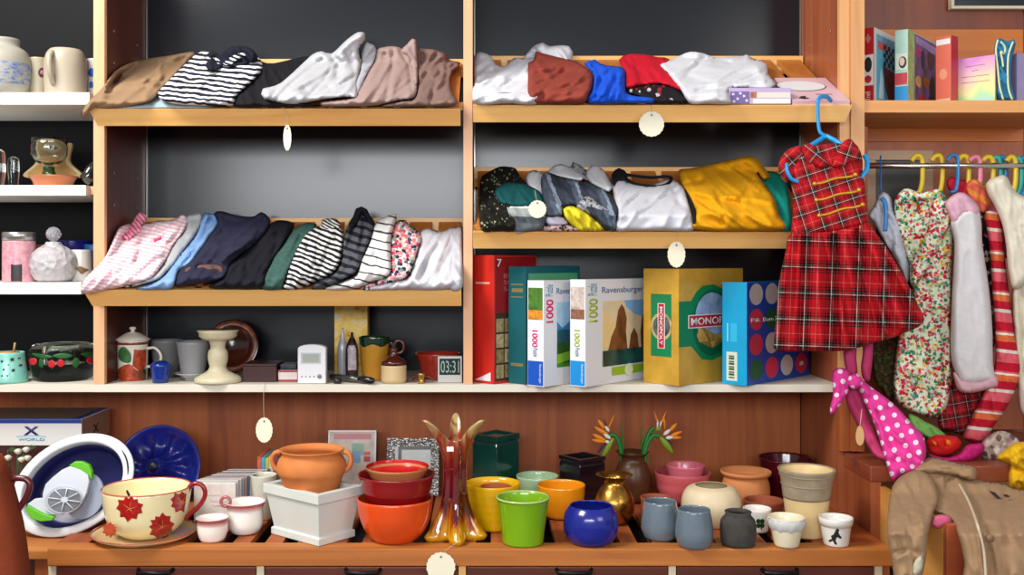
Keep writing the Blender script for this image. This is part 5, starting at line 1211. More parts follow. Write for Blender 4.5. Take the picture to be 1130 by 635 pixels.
wb=thing('small_carton','small white and red carton with dark objects on top','carton',(PX(317,.05),.09,ZS))
MB().box(PX(307,.05),PX(328,.05),.05,.13,ZS+.0006,PZ(409,.05),.001).build('carton_body',plain('#d8cfcb',rough=.5),wb)
MB().box(PX(306.8,.05),PX(328.2,.05),.0495,.0499,ZS+.001,ZS+.006).box(PX(306.8,.05),PX(328.2,.05),.0495,.0499,PZ(411,.05),PZ(409.2,.05)).build('red_edge',plain('#a8253a'),wb)
hh=MB().box(PX(309,.06),PX(327,.06),.06,.12,PZ(408.7,.05),PZ(402,.06),.004).build('black_case',plain('#33343a',rough=.35,var=.5,vs=60),None,(PX(318,.06),.09,PZ(408.7,.05))); tag(hh,'small dark grey case lying on the white and red carton','case')
# white digital timer with arched top
tm=thing('digital_timer','white arched digital timer with a grey display and round button','timer',(PX(344,.02),.03,ZS))
Yt=.0; pts=[(328.5,424.2),(359.5,424.2),(359.5,385)]+[(344+15.5*math.cos(R(a)),385-4.5*math.sin(R(a))) for a in range(15,180,15)]+[(328.5,385)]
MB().prism([PT(x,y if y<424 else 285+(CAMZ-ZS-.001)*FPX/(CAMD+Yt),Yt) for x,y in pts],(0,1,0),.028).build('housing',plain('#d9d9dc',rough=.3),tm,bevel=.002)
def rp_(x0,x1,y0,y1,Y,t,mat,nm,root,bv=0): return MB().box(PX(x0,Y),PX(x1,Y),Y-t,Y-.0001,PZ(y1,Y),PZ(y0,Y),bv).build(nm,mat,root)
rp_(332,354,389.5,401.5,Yt,.0008,plain('#b3b6bb',rough=.3),'display_frame',tm); rp_(334,352,391,400,Yt-.0009,.0004,plain('#9da39a',rough=.2),'display',tm)
for i in range(4):
    MB().lathe([(0,0),(.002,0),(.002,.0012),(0,.0014)],PT(333+i*4.5,415.8,Yt-.0002),10,M=Matrix.Rotation(R(90),4,'X')).build('button',plain('#8d8f96'),tm)
MB().lathe([(0,0),(.006,0),(.0058,.0022),(0,.0026)],PT(352.5,415.5,Yt-.0002),18,M=Matrix.Rotation(R(90),4,'X')).build('round_button',plain('#7d7f88',rough=.3),tm)
# yellow picture book standing
pb=thing('printed_carton','tall thin carton with a yellow and pink abstract picture','carton',(PX(387,.2),.23,ZS))
Yp=.19; m=NT('picture_print'); co=m.coord(); m.base(m.ramp(m.noise(co,22,4,.6,1.2),[(.3,'#7a3a1c'),(.42,'#d8a41c'),(.55,'#e6c24a'),(.66,'#cfc8b8'),(.75,'#b8445c')])); m.set(Roughness=.4)
MB().box(PX(369,Yp),PX(405.5,Yp),Yp,Yp+.05,ZS+.0006,PZ(337,Yp),.001).build('carton_body',m.mat,pb)
# bottle opener shapes
bo=ves('corkscrew_bottle','slim dark maroon bottle-shaped corkscrew with pale label, before the yellow carton','corkscrew',388.5,.06,ZS,[(6.5,0),(7,412),(7.2,395),(6.5,383),(3.5,375),(1.6,371),(1.4,367)],plain('#2a141a',rough=.2,coat=.4),wall=.6,closed=True)
decal(bo,[(385,381),(391,381),(393,385),(393.5,409),(384,409),(383.5,385)],plain('#a89aa0',rough=.3,var=.4,vs=60),'label',sm=False)
ves('bottle_opener','pale bottle-shaped opener in front of the yellow carton','bottle opener',378,.12,ZS,[(5,0),(5.5,408),(5.5,385),(3,375),(1.5,368),(1.3,362)],plain('#a9a9b0',rough=.3,metal=.2),wall=.6,closed=True)
fl=thing('black_lighter','black and silver hand tool with a round end lying on the shelf edge','hand tool',(PX(390,.02),.03,ZS))
zf=ZS+.012
MB().tube([(PX(364,.03),.07,zf),(PX(372,.03),.05,zf),(PX(385,.0),.03,zf),(PX(396,.0),.01,zf)],[.009,.010,.009,.008],12).build('silver_body',plain('#6b6a68',rough=.25,metal=.8),fl)
MB().tube([(PX(396,-.0),.009,zf),(PX(401,-.0),.0,zf),(PX(408,-.02),-.012,zf-.001),(PX(413,-.02),-.016,zf-.001)],[.0085,.0105,.0105,.006],12).build('black_handle',plain('#121216',rough=.25,coat=.4),fl)
MB().lathe([(0,0),(.0105,0),(.0105,.012),(.007,.014),(0,.014)],(PX(372,.0),.008,ZS+.0006),18).build('round_cap',plain('#3c3a3a',rough=.25,metal=.7),fl)
# yellow pot and jug
yp=ves('yellow_pot','ochre yellow pot with a dark green glazed rim','pot',413,.10,ZS,[(12,0),(13.5,412),(16,385),(16.8,372)],glaze('#c0862a'),wall=1.5)
r,z=yp.P[-1]; z2=z-.022; pf=[(vr(yp,z2+(z-z2)*i/5)+.0008,z2+(z-z2)*i/5) for i in range(6)]
MB().lathe(pf+[(r,z+.002),(r-.005,z+.0015),(pf[0][0]-.0004,pf[0][1])],yp.c,40,fn=lambda r,z,t:(r,z-(.004*math.sin(5*t) if z<z2+.004 else 0))).build('green_glaze_rim',glaze('#12301c',rough=.12),yp.root)
jg=ves('stoneware_jug','little cream jug with a brown glazed shoulder and ring handle','jug',434.5,.03,ZS,[(13.5,0),(14,418),(14,403)],plain('#cdb183',rough=.45,var=.06),wall=1,closed=True)
r,z=jg.P[-1]; kk=jg.k
MB().lathe([(0,z+.0004),(r+.0005,z+.0004),(r-.001,z+.010),(.6*r,z+.019),(.35*r,z+.026),(.3*r,z+.040),(.38*r,z+.046),(0,z+.046)],jg.c,36).build('brown_shoulder',glaze('#4a1c14',rough=.12),jg.root)
P=[PT(440+5.5*math.cos(t),383+7*math.sin(t),jg.c[1]) for t in [2*math.pi*i/20 for i in range(20)]]
MB().tube(P,.0042,8,closed=True).build('ring_handle',glaze('#4a2416'),jg.root)
ves('dark_jug','black glazed cup partly hidden behind the ochre pot and jug','cup',432,.20,ZS,[(11,0),(13,400),(14,378)],plain('#12161a',rough=.2,coat=.4),wall=1)
ves('red_bowl','small brick red glazed bowl behind the digital clock','bowl',483,.13,ZS,[(17,0),(21,402),(25,390)],glaze('#9c2a1c'),wall=1.3)
# brass plug with cord
cdp=thing('power_cable','tangled thin brown cord lying around a brass plug end','cord',(PX(467,.03),.03,ZS))
rnd=random.Random(11); zc_=ZS+.004
for i in range(9):
    a=R(i*40+8); x1=PX(465,.03); P=[(x1,.04,ZS+.012),(x1+.018*math.cos(a),.04+.015*math.sin(a),ZS+.014+.004*rnd.random()),(x1+.042*math.cos(a),.04+.03*math.sin(a),ZS+.0045)]
    MB().tube(catmull([Vector(p) for p in P],.004,False),.0018,6).build('cord_strand',plain('#6a3420',rough=.5),cdp)
MB().lathe([(0,0),(.0105,0),(.008,.007),(.0085,.018),(.011,.026),(.010,.028),(0,.028)],(PX(465,.015),.012,ZS+.0006),16).build('brass_plug',plain('#c79a4a',rough=.25,metal=.9),cdp)
# digital clock
dk=thing('digital_clock','silver digital clock reading 03:31 against the centre upright','clock',(PX(496,.03),.05,ZS))
Yc=.02; MB().box(PX(483,Yc),PX(510,Yc),Yc,Yc+.022,ZS+.0006,PZ(393.5,Yc),.002).build('housing',plain('#b5b2ae',rough=.35,metal=.3),dk)
rp_(485,508,396,414,Yc,.0006,plain('#20302c',rough=.15),'display',dk)
text('03:31',plain('#93a8a0',rough=.4),dk,PT(486.5,411.5,Yc-.0012),(1,0,0),(0,0,1),width=PX(506.5,Yc)-PX(486.5,Yc),height=PZ(398.5,Yc)-PZ(411.5,Yc))
# ------------------------------------------------------------------ boxed games, long shelf bay two
red=plain('#c4281f',rough=.35); dred=plain('#8a1018',rough=.4); tl=plain('#0c5a62',rough=.45,var=.08); wh=plain('#dcdce0',rough=.3); gold=plain('#d0a038',rough=.3,metal=.2,var=.2,vs=14)
A0=43
B=tbox('red_book','tall red book with gilt tiles printed on its cover, left of the teal one','book',(545,-.012),522,592,ZS,282,A0,red)
fprint(B,'c',rect(.03,.98,.55,.985),dred); fprint(B,'c',rect(.03,.98,.02,.55),plain('#3c2c1c',rough=.5))
for r_ in range(4):
    for c_ in range(5): fprint(B,'c',rect(.05+c_*.19,.05+c_*.19+.165,.04+r_*.12,.04+r_*.12+.105),plain(['#a89468','#8f7c50','#b8a67c'][(r_+c_)%3],rough=.5,var=.5,vs=90),.0008)
tri=[(.10,.02),(.85,.02),(.85,.09)]; fprint(B,'s',tri,wh); fprint(B,'s',rect(.12,.8,.775,.79),plain('#d8a494'))
fdone(B); ftext(B,'c','7',wh,.07,.91,.1,.06)
for i,(s,v) in enumerate((('BLA',.82),('SPR',.77),('SAL',.72))): ftext(B,'c',s,plain('#b0625a'),.22,v,.3,.035)
B=tbox('teal_book','thick teal book with gilt bands on the spine','book',(580,-.022),561,640,ZS,294.5,A0,tl)
for v,h in ((.84,.012),(.78,.034),(.735,.009),(.15,.026)): fprint(B,'s',rect(.15 if h<.03 else .2,.85,v,v+h),plain('#8f8250',rough=.4,metal=.3))
fdone(B,'gilt_bands'); B.pr=MB(); B.pm=[]; fprint(B,'c',rect(.05,.95,.82,.94),plain('#4f9c72')); fdone(B)
def puzzle(label,near,left,right,top,numcol,scene,y,bluecol):
    B=tbox('jigsaw_box',label,'jigsaw puzzle',(near,y),left,right,ZS,top,A0,wh)
    bl=plain(bluecol,rough=.35); nc=plain(numcol,rough=.4)
    fprint(B,'s',rect(.03,.97,.01,.24),bl); 
    fprint(B,'s',rect(.06,.94,.63,.93),plain(scene['thumb'][0],rough=.4,var=.5,vs=60)); fprint(B,'s',rect(.06,.94,.63,.72),plain(scene['thumb'][1],rough=.4,var=.6,vs=70),.0008)
    u0=.27; 
    for poly,col,o,var in scene['art']:
        fprint(B,'c',[(u0+(1-u0-.02)*u,.17+.62*v) for u,v in poly],plain(col,rough=.3,var=var,vs=25),.0004+o*.0004)
    if scene.get('green'): 
        fprint(B,'c',rect(.42,.98,.075,.155),plain('#8fb52a'),.0026); fprint(B,'c',disc(.7,.115,.07,.06),plain('#d4dcb4'),.0030)
    fdone(B)
    tb=plain('#34548c',rough=.4)
    ftext(B,'c','Ravensburger',plain('#5f6f9c',rough=.4),.26,.85,.70,.075,bold=.01)
    ftext(B,'c','1000',nc,.05,.60,.14,.22,vertical=True,bold=.02); ftext(B,'c','Puzzle',plain('#3d7f9c'),.04,.85,.14,.11,vertical=True)
    ftext(B,'s','1000',nc,.3,.37,.34,.16,vertical=-1,bold=.02); ftext(B,'s','Puzzle',tb,.38,.28,.25,.08,vertical=-1)
    ftext(B,'s','Ravensburger',wh,.70,.03,.16,.18,vertical=-1)
    return B
lake={'thumb':('#4c7a2c','#d88a2a'),'art':[(rect(0,1,.5,1),'#8fc4e6',0,.08),(rect(0,1,.62,1),'#a9cfe8',.2,.2),([(0,.52),(0,.70),(.15,.60),(.3,.66),(.5,.78),(.7,.64),(.85,.74),(1,.62),(1,.52)],'#3f86b8',1,.3),([(0,.56),(.1,.58),(.5,.55),(1,.57),(1,.38),(0,.38)],'#2c5c6e',2,.3),(rect(0,1,.0,.4),'#2f5c24',1,.4),([(0,.05),(.5,.12),(1,.2),(1,.30),(.4,.24),(0,.2)],'#7fb52c',3,.2),(rect(0,1,0,.06),'#3f8a20',4,.3)]}
rock={'green':True,'thumb':('#c9b8ae','#8a5c46'),'art':[(rect(0,1,.22,1),'#e0c9a4',0,.1),([(0,.3),(.0,.85),(.25,.7),(.4,.4),(.3,.25)],'#ecc98a',1,.1),([(.5,1),(1,1),(1,.72),(.75,.78),(.55,.9)],'#7fb0dc',1,.15),([(.12,.22),(.2,.45),(.3,.6),(.36,.85),(.44,.94),(.5,.88),(.56,.72),(.54,.5),(.58,.22)],'#7a4a28',3,.5),([(.62,.24),(.66,.45),(.74,.56),(.82,.45),(.86,.24)],'#7a4c26',3,.5),([(.92,.24),(.9,.5),(.94,.72),(1,.82),(1,.24)],'#6a3f22',3,.4),(rect(0,1,0,.24),'#1d4a48',4,.6)]}
P1=puzzle('white jigsaw box with a mountain lake picture and pink number',600,582,652,310,'#d8256c',lake,-.078,'#1450b4')
P2=puzzle('white jigsaw box with a sea rock sunset picture and green number',646,629,712,309,'#a4b82a',rock,-.080,'#1486cc')
# gold game box
B=tbox('board_game_box','gold board game box with a green panel, red banner lettering MONOPOLY','board game',(749,-.055),710,820,ZS,297,49,gold)
gr=plain('#0f7a48',rough=.4,var=.1); grd=plain('#0c5c38',rough=.4); rdb=plain('#b81c28',rough=.35); sk=plain('#8fa8cc',rough=.4,var=.4,vs=30)
fprint(B,'s',rect(.22,.80,.24,.78),gr); fprint(B,'s',disc(.52,.50,.30,.12),plain('#b9a06a',var=.5,vs=40),.0006); fprint(B,'s',disc(.52,.50,.24,.095),plain('#4a5c58',var=.6,vs=50),.0009); fprint(B,'s',rect(.42,.62,.31,.70),wh,.0012); fprint(B,'s',rect(.44,.60,.315,.695),rdb,.0015)
fprint(B,'c',[(0,.33),(.0,.72),(.18,.72),(.26,.80),(.36,.85),(.52,.86),(.66,.82),(.74,.74),(.99,.72),(.99,.33),(.76,.31),(.68,.23),(.5,.19),(.34,.21),(.25,.28),(.18,.33)],gr)
fprint(B,'c',disc(.5,.52,.30,.29),grd,.0008); fprint(B,'c',disc(.5,.58,.26,.21),sk,.0012)
fprint(B,'c',[(.26,.42),(.32,.50),(.42,.46),(.5,.30),(.62,.42),(.7,.44),(.7,.36),(.3,.36)],plain('#c49a4a',rough=.4,var=.3,vs=40),.0016)
fprint(B,'c',[(.13,.485),(.96,.485),(.96,.60),(.13,.60)],wh,.0020); fprint(B,'c',[(.145,.493),(.945,.493),(.945,.592),(.145,.592)],rdb,.0024)
fdone(B)
ftext(B,'c','MONOPOLY',wh,.17,.51,.76,.065,bold=.02,out=.0032); ftext(B,'s','MONOPOLY',wh,.475,.34,.09,.33,vertical=-1,bold=.02,out=.0021)
for i in range(3): ftext(B,'s',('Deluxe','Edition','1-8')[i],plain('#4a3a1c'),.70+.06*i,.86,.05,.10,vertical=-1) if 0 else None
# blue dotted box
B=tbox('board_game_box','cyan and blue board game box covered with big coloured dots','board game',(824,-.055),797,893,ZS,312,44,plain('#0f9ccc',rough=.25,var=.08,coat=.4))
fprint(B,'c',rect(0.005,.995,0.003,.997),plain('#0c3f9c',rough=.3)); cols_=[['w','w','w','w'],['r','g','r','w'],['r','w','g','r'],['g','r','w','r']]
cm={'w':plain('#bdb2ae',rough=.4),'r':plain('#c22a48',rough=.4),'g':plain('#0a5434',rough=.4)}
for r_ in range(4):
    for c_ in range(4): fprint(B,'c',disc(.14+.24*c_,.88-.245*r_,.10,.105,28),cm[cols_[r_][c_]],.0008)
fprint(B,'c',rect(.83,.89,.12,.16),plain('#d8c9c4'),.0012)
fprint(B,'s',rect(.18,.62,.04,.32),plain('#c9d4c0'),.0006)
for i in range(9): fprint(B,'s',rect(.28,.50,.065+.026*i,.065+.026*i+.013*(1+(i%2)*.6)),plain('#3c4a34'),.0010)
fprint(B,'s',rect(.2,.25,.42,.6),plain('#7fd0e8'),.0006); fprint(B,'s',rect(.35,.62,.42,.6),plain('#2caed8'),.0006)
fdone(B); ftext(B,'c','Pik',wh,.06,.61,.15,.04,bold=.02,out=.0014); ftext(B,'c','Bum',wh,.24,.61,.16,.04,bold=.02,out=.0014); ftext(B,'c','Ze',wh,.42,.61,.1,.04,bold=.02,out=.0014)
# ---- boxes on the upper right slanted shelf (soap boxes and pink album)
zs1,ys1=SHELVES['R1'][1],SHELVES['R1'][0]
sb_=thing('soap_box','lilac flat gift box printed with white flowers, on the upper right shelf lip','gift box',(PX(838,-.06),-.04,zs1))
Ys=-.075
MB().box(PX(804,Ys),PX(873,Ys),Ys,Ys+.075,PZ(114.7,Ys),PZ(97,Ys),.001,0).build('box_body',plain('#b9a2c9',rough=.4),sb_)
rp_(806,827,101,114.5,Ys,.0006,plain('#6e5a96',rough=.4),'purple_print',sb_)
for x,y in ((809,104),(814,109),(821,106),(824,111),(810,112),(817,103)): MB().prism([PT(x+2.4*(1 if i%2 else .4)*math.cos(R(36*i)),y+2.0*(1 if i%2 else .4)*math.sin(R(36*i)),Ys-.0007) for i in range(10)],(0,-1,0),.0005).build('printed_flower',wh,sb_)
rp_(831,872,102,108,Ys,.0006,plain('#dcd2c6',rough=.4),'cream_label',sb_); rp_(831,872,109,114.3,Ys,.0006,plain('#e2e0e2',rough=.4),'white_label',sb_); rp_(828,835,101.5,108,Ys,.0009,plain('#b86a50',var=.7,vs=80),'fruit_print',sb_)
al=thing('pink_album','pale pink flat box with an oval window, beside the lilac gift box','box',(PX(905,-.04),-.0,zs1))
sl=.2/.38
def onsl(px,py,off):
    y=ray_depth_on_slope(py,'R1'); y=max(y,SHELVES['R1'][0]-.002); p=PT(px,py,y-off); return p
def slprism(poly,off,t,mat,nm,root):
    n=Vector((0,-sl,1)).normalized(); yf,zf=SHELVES['R1'][0],SHELVES['R1'][1]
    mb=MB(); q=[]
    for x,v in poly: # x world, v along slope metres
        q.append(Vector((x,yf+.006,zf+.004))+Vector((0,1,sl)).normalized()*v+n*off)
    mb.prism(q,n,t); return mb.build(nm,mat,root,bevel=.0006)
xa,xb=PX(874,-.07),PX(937,-.07)
slprism([(xa,0),(xb,0),(xb-.008,.20),(xa,.20)],.001,.012,plain('#d9b4bc',rough=.4),'box_body',al)
slprism([(xa+.0+.07*math.cos(t)+.055,.125+.045*math.sin(t)) for t in [2*math.pi*i/28 for i in range(28)]],.0131,.0006,plain('#2c2a2e'),'oval_border',al)
slprism([(xa+.0+.067*math.cos(t)+.055,.125+.042*math.sin(t)) for t in [2*math.pi*i/28 for i in range(28)]],.0138,.0006,plain('#e6e4e4',rough=.3),'oval_window',al)
slprism([(xa+.02,.02),(xa+.03,.035),(xa+.045,.04),(xa+.04,.028),(xa+.05,.02),(xa+.035,.012)],.0131,.0008,plain('#2a2024'),'dark_print',al)
slprism([(xa+.075,.05),(xa+.12,.05),(xa+.12,.056),(xa+.075,.056)],.0131,.0006,plain('#9a5a68'),'script_line',al)
# ------------------------------------------------------------------ paper tags
def ptag(label,cx,cy,rx,ry,Y,top,n=18,ang=0,col='#e6dfc6'):
    root=thing('paper_tag',label,'price tag',tuple(PT(cx,cy-ry,Y)),'cream scalloped paper tags')
    P=[]
    for i in range(n*2):
        t=math.pi*i/n; s=1+(.05 if i%2 else -.0); P.append(PT(cx+rx*s*math.cos(t),cy+ry*s*math.sin(t),Y))
    MB().prism(P,(0,1,0),.0015).build('tag_card',plain(col,rough=.7),root)
    MB().lathe([(0,0),(.0028,0),(.0026,.0008),(0,.001)],PT(cx,cy-ry*.72,Y-.0002),10,M=Matrix.Rotation(R(90),4,'X')).build('eyelet',plain('#7a7468',rough=.5),root)
    pts=[PT(cx,cy-ry*.72,Y-.001)]+[PT(*p) for p in top]
    MB().tube(catmull(pts,.006,False),.0007,5).build('string',plain('#b8a888',rough=.8),root)
YL=-.088
ptag('cream tag hanging nearly edge-on from the upper left slanted shelf',317,152,4.3,14,YL,[(317,136,YL),(315,122,YL),(310,117.5,YL),(306,118,-.075)],n=12)
ptag('round cream tag hanging from the upper right slanted shelf',719,137,13.5,13.5,YL,[(719,124,YL),(719,119,YL),(718,115,YL+.006)])
ptag('oval cream tag hanging from the lower right slanted shelf',746.5,281,9.5,14,YL,[(746,268,YL),(746.5,260,YL),(746,255,YL+.006)])
ptag('oval cream tag hanging on a long string below the long white shelf',291.5,475,9,13.5,-.03,[(291,452,-.025),(291,434,-.022),(292,426,-.0185),(292,422,-.006)])
ptag('round cream tag hanging over the front edge of the slatted bench',486.5,626,15.5,15.5,YF-.008,[(488,612,YF-.006),(494,606,YF-.003),(505,599,YF+.01)])
ptag('small cream tag on the grey banded tee, lower right slanted shelf',593,231,9.5,9.5,-.16,[(592,220,-.14),(590,210,-.11)])
# ------------------------------------------------------------------ right side: upper shelf boxes
A1=40
wh2=plain('#d9d6d2',rough=.35)
B=tbox('puzzle_box','red and light blue childrens box with a chequered flag, leftmost on the upper right shelf','puzzle box',(964.5,.06),951.5,988,ZR,30,A1,plain('#b01c20',rough=.35))
fprint(B,'s',rect(.05,.95,.25,.65),wh2); fprint(B,'s',disc(.5,.52,.32,.10),plain('#23262e',var=.5,vs=60),.0008); fprint(B,'s',disc(.5,.33,.3,.05),plain('#b8283a',var=.4,vs=50),.0008); fprint(B,'s',disc(.5,.86,.25,.07,4),plain('#c46a70'),.0006)
fprint(B,'c',rect(.0,1,.0,1),wh2); fprint(B,'c',rect(.1,.97,.06,.93),plain('#5fb0cc',var=.2,vs=20),.0008); fprint(B,'c',rect(.15,.6,.74,.85),plain('#c9646a',var=.3,vs=50),.0012)
for i in range(5):
    for j in range(5):
        if (i+j)%2==0: fprint(B,'c',rect(.42+i*.10,.42+i*.10+.1,.55+j*.055,.55+j*.055+.055),plain('#14182c'),.0016)
fprint(B,'c',[(.38,.55),(.95,.50),(.95,.06),(.72,.06),(.50,.25)],plain('#6a2c3c',rough=.3,var=.4,vs=30),.0014); fprint(B,'c',[(.2,.1),(.45,.1),(.4,.35),(.3,.5)],plain('#c8dce4'),.0014)
fdone(B); ftext(B,'s','Trefl',wh2,.25,.05,.45,.12,vertical=True)
B=tbox('puzzle_box','pastel green and purple patterned childrens box, second on the upper right shelf','puzzle box',(1002,.05),987.5,1033,ZR,32,A1,plain('#a9cfc0',rough=.35,var=.2,vs=12))
fprint(B,'s',rect(.0,1,.02,.24),plain('#1b8fd0')); fprint(B,'s',rect(.0,.95,.26,.42),plain('#c43a48',var=.3,vs=60)); fprint(B,'s',rect(.05,.95,.46,.68),plain('#c9d8c4'),.0006); fprint(B,'s',disc(.6,.56,.3,.08),plain('#2c2a2c'),.0009); fprint(B,'s',disc(.55,.57,.2,.055),plain('#d8b8a0'),.0012)
fprint(B,'c',rect(0,.22,0,1),plain('#a4b878',var=.35,vs=40)); fprint(B,'c',rect(.22,1,.0,.98),plain('#6c5a8c',rough=.4,var=.6,vs=28)); 
for (u,v,a,b,c_) in ((.35,.35,.10,.08,'#c89a5a'),(.62,.38,.11,.08,'#b8682c'),(.5,.14,.12,.06,'#c22c40'),(.85,.3,.1,.2,'#2a1c34'),(.5,.68,.07,.13,'#2c3050'),(.8,.72,.12,.14,'#4a3444'),(.35,.75,.08,.07,'#b83a7c'),(.8,.14,.1,.08,'#3c2a7c')): fprint(B,'c',disc(u,v,a,b),plain(c_,var=.4,vs=60),.0010)
fprint(B,'c',[(.25,.86),(1,.82),(1,.93),(.25,.96)],plain('#a88cc4',var=.2,vs=30),.0012); fdone(B)
B=tbox('orange_carton','coral orange tall carton in the middle of the upper right shelf','carton',(1049.5,.06),1032.5,1057,ZR,39,52,plain('#d0604a',rough=.4,var=.08))
fprint(B,'s',rect(.05,.95,.88,.96),wh2); fprint(B,'s',rect(.05,.95,.03,.09),plain('#d8a4a0')); fprint(B,'s',disc(.5,.45,.25,.08),plain('#d88a70')); fprint(B,'c',rect(0,1,0,1),plain('#b8303c',rough=.4)); fdone(B)
rc=thing('rainbow_box','pastel rainbow greeting box turned slightly, right of the coral carton','box',(PX(1075,.06),.08,ZR))
Yr=.05
m=NT('rainbow_print'); co=m.coord('Generated'); n=m.noise(co,1.6,1,.4,.3); sp=m.new('ShaderNodeSeparateXYZ'); m.l(co,sp.inputs[0]); n=m.math('ADD',m.math('MULTIPLY',sp.outputs[2],.75),m.math('MULTIPLY',n,.5)); m.base(m.ramp(n,[(.2,'#a4c8e4'),(.38,'#a8d8a0'),(.55,'#e8dc94'),(.72,'#e8b4b8'),(.95,'#cc80c4')])); m.set(Roughness=.3)
def q4(pts,z0,tops,mat,nm,root,t=.02):
    (x0,y0),(x1,y1)=pts; a=Vector((PX(x0,y0),y0,z0)); b=Vector((PX(x1,y1),y1,z0)); c=PT(x1,tops[1],y1); d=PT(x0,tops[0],y0)
    n=(b-a).cross(Vector((0,0,1))).normalized(); n=n if n.y>0 else -n
    return MB().prism([a,b,c,d],n,t).build(nm,mat,root,bevel=.0008),a,b,c,d,n
_,a,b,c,d,nn=q4(((1055,.10),(1098,.04)),ZR+.0006,(66,60),m.mat,'box_body',rc)
for i,(v,u0,u1) in enumerate(((.82,.25,.75),(.72,.42,.58),(.6,.15,.85),(.48,.15,.85))):
    p=a.lerp(b,u0)+(d-a)*v-nn*.0006; q=a.lerp(b,u1)+(c-b)*v-nn*.0006; MB().tube([p,q],.0008,5).build('text_line',plain('#a08aa8'),rc)
tb=cloth('teal_bag',[(1099,44),(1104,42),(1112,46),(1119,43),(1121,48),(1117,66),(1116,90),(1120,110),(1112,111),(1101,111),(1098,95),(1100,70),(1097,56)],plain('#1c7aa8',rough=.5,var=.4,vs=30,bump=.3,bs=60),'blue gift bag with cream ribbon, near the right frame edge','gift bag',dep=.08,T=.03,Rr=4,amp=.006,seed=60,tb=.9)
for pts in ([(1101,44),(1099,56),(1101,75),(1103,95),(1107,110)],[(1118,46),(1113,60),(1112,80),(1113,98),(1117,110)],[(1104,46),(1109,52),(1108,60),(1104,56),(1106,66),(1107,74)]):
    MB().tube([PT(p.x,p.y,.045) for p in catmull([Vector(p) for p in pts],2,False)],.0028,6).build('ribbon',plain('#d0d8a8',rough=.5),tb)
lb=MB().box(PX(1122,.09),PX(1150,.09),.09,.15,ZR+.0006,PZ(58,.09),.006).build('lilac_bag',fabric('#9c92b8'),None,(PX(1135,.09),.12,ZR)); tag(lb,'lilac plush item at the right frame edge of the upper shelf','bag')
# ------------------------------------------------------------------ tartan dress
YDR=-.16
T1=tartan('#b4101c','#200a10',29,4)
T2=tartan('#b4101c','#200a10',20,12)
dress=thing('tartan_dress','red tartan childs dress with gold braid, hanging at the front on a blue hanger','dress',tuple(PT(920,250,YDR)))
def C(nm,out,mat,dep=YDR,**k): return cloth(nm,out,mat,parent=dress,dep=dep,**k)
fold=lambda x0,y0,x1,y1,w=4,h=-.014: ([(x0,y0),((x0+x1)/2+.5,(y0+y1)/2),(x1,y1)],w,h)
def pleat(x,y):
    l=873-(y-250)*.12; r=957+(y-240)*.45; u=(x-l)/(r-l); t=min(1,max(0,(y-246)/40))
    return .016*math.cos(u*2*math.pi*6.5+.6)*(.35+.65*t)+.007*math.cos(u*2*math.pi*17)*(1-.6*t)
C('skirt',[(872,258),(890,256),(910,255),(930,252),(950,247),(958,244),(964,254),(975,268),(985,284),(1000,310),(1012,334),(1020,352),(1015,360),(1000,367),(985,373),(960,380),(936,387),(910,388),(885,388),(857,387),(854,378),(857,345),(860,310),(866,282)],T1,T=.03,amp=.006,fang=80,fs=(.010,.08),rot=-6,tb=.9,extra=pleat,dep=YDR-.028,
  folds=[fold(888,265,880,385,4,-.030),fold(905,262,905,385,5,.020),fold(920,262,925,384,3.5,-.036),fold(935,258,950,380,5,.020),fold(945,256,975,372,3.5,-.034),fold(955,255,1000,362,5,.012),fold(872,290,868,385,5,.010)],seed=61)
bod=C('bodice',[(872,190),(880,172),(890,163),(905,160),(925,158),(940,160),(948,170),(952,188),(955,210),(957,232),(957,248),(935,254),(910,258),(890,260),(874,262),(875,235),(874,210)],T2,T=.05,amp=.004,rot=6,tb=.8,seed=62)
C('sleeve',[(859,188),(860,178),(866,168),(874,163),(884,161),(890,166),(888,180),(880,192),(872,200),(868,202),(862,196)],T2,dep=YDR-.012,T=.035,amp=.008,rot=30,seed=63)
C('sleeve',[(932,160),(934,154),(943,158),(949,166),(952,178),(951,190),(946,195),(941,186),(937,174)],T2,dep=YDR-.012,T=.035,amp=.008,rot=-30,seed=64)
C('collar',[(884,162),(890,158),(898,161),(904,168),(912,178),(916,184),(908,186),(896,182),(888,174)],T2,dep=YDR-.05,T=.012,Rr=3,amp=.003,rot=40,seed=65)
C('collar',[(916,184),(922,176),(926,164),(932,155),(940,154),(946,164),(948,174),(938,180),(926,185)],T2,dep=YDR-.05,T=.012,Rr=3,amp=.003,rot=-30,seed=66)
gb_=plain('#c8962a',rough=.4,metal=.5)
for (x0,y0,x1,y1) in ((899,203,944,193),(901,221,948,210),(904,238,952,226)):
    br=MB().tube([PT(x0+(x1-x0)*t,y0+(y1-y0)*t+.8*math.sin(t*9),YDR-.057) for t in [i/14 for i in range(15)]],.0032,8,flat=.7).build('gold_braid',gb_,dress)
    for x,y in ((x0,y0),(x1,y1)):
        bm=bmesh.new(); bmesh.ops.create_uvsphere(bm,u_segments=12,v_segments=8,radius=.0058); MB().bm(bm,0,Matrix.Translation(PT(x,y,YDR-.060))).build('gold_button',gb_,br)
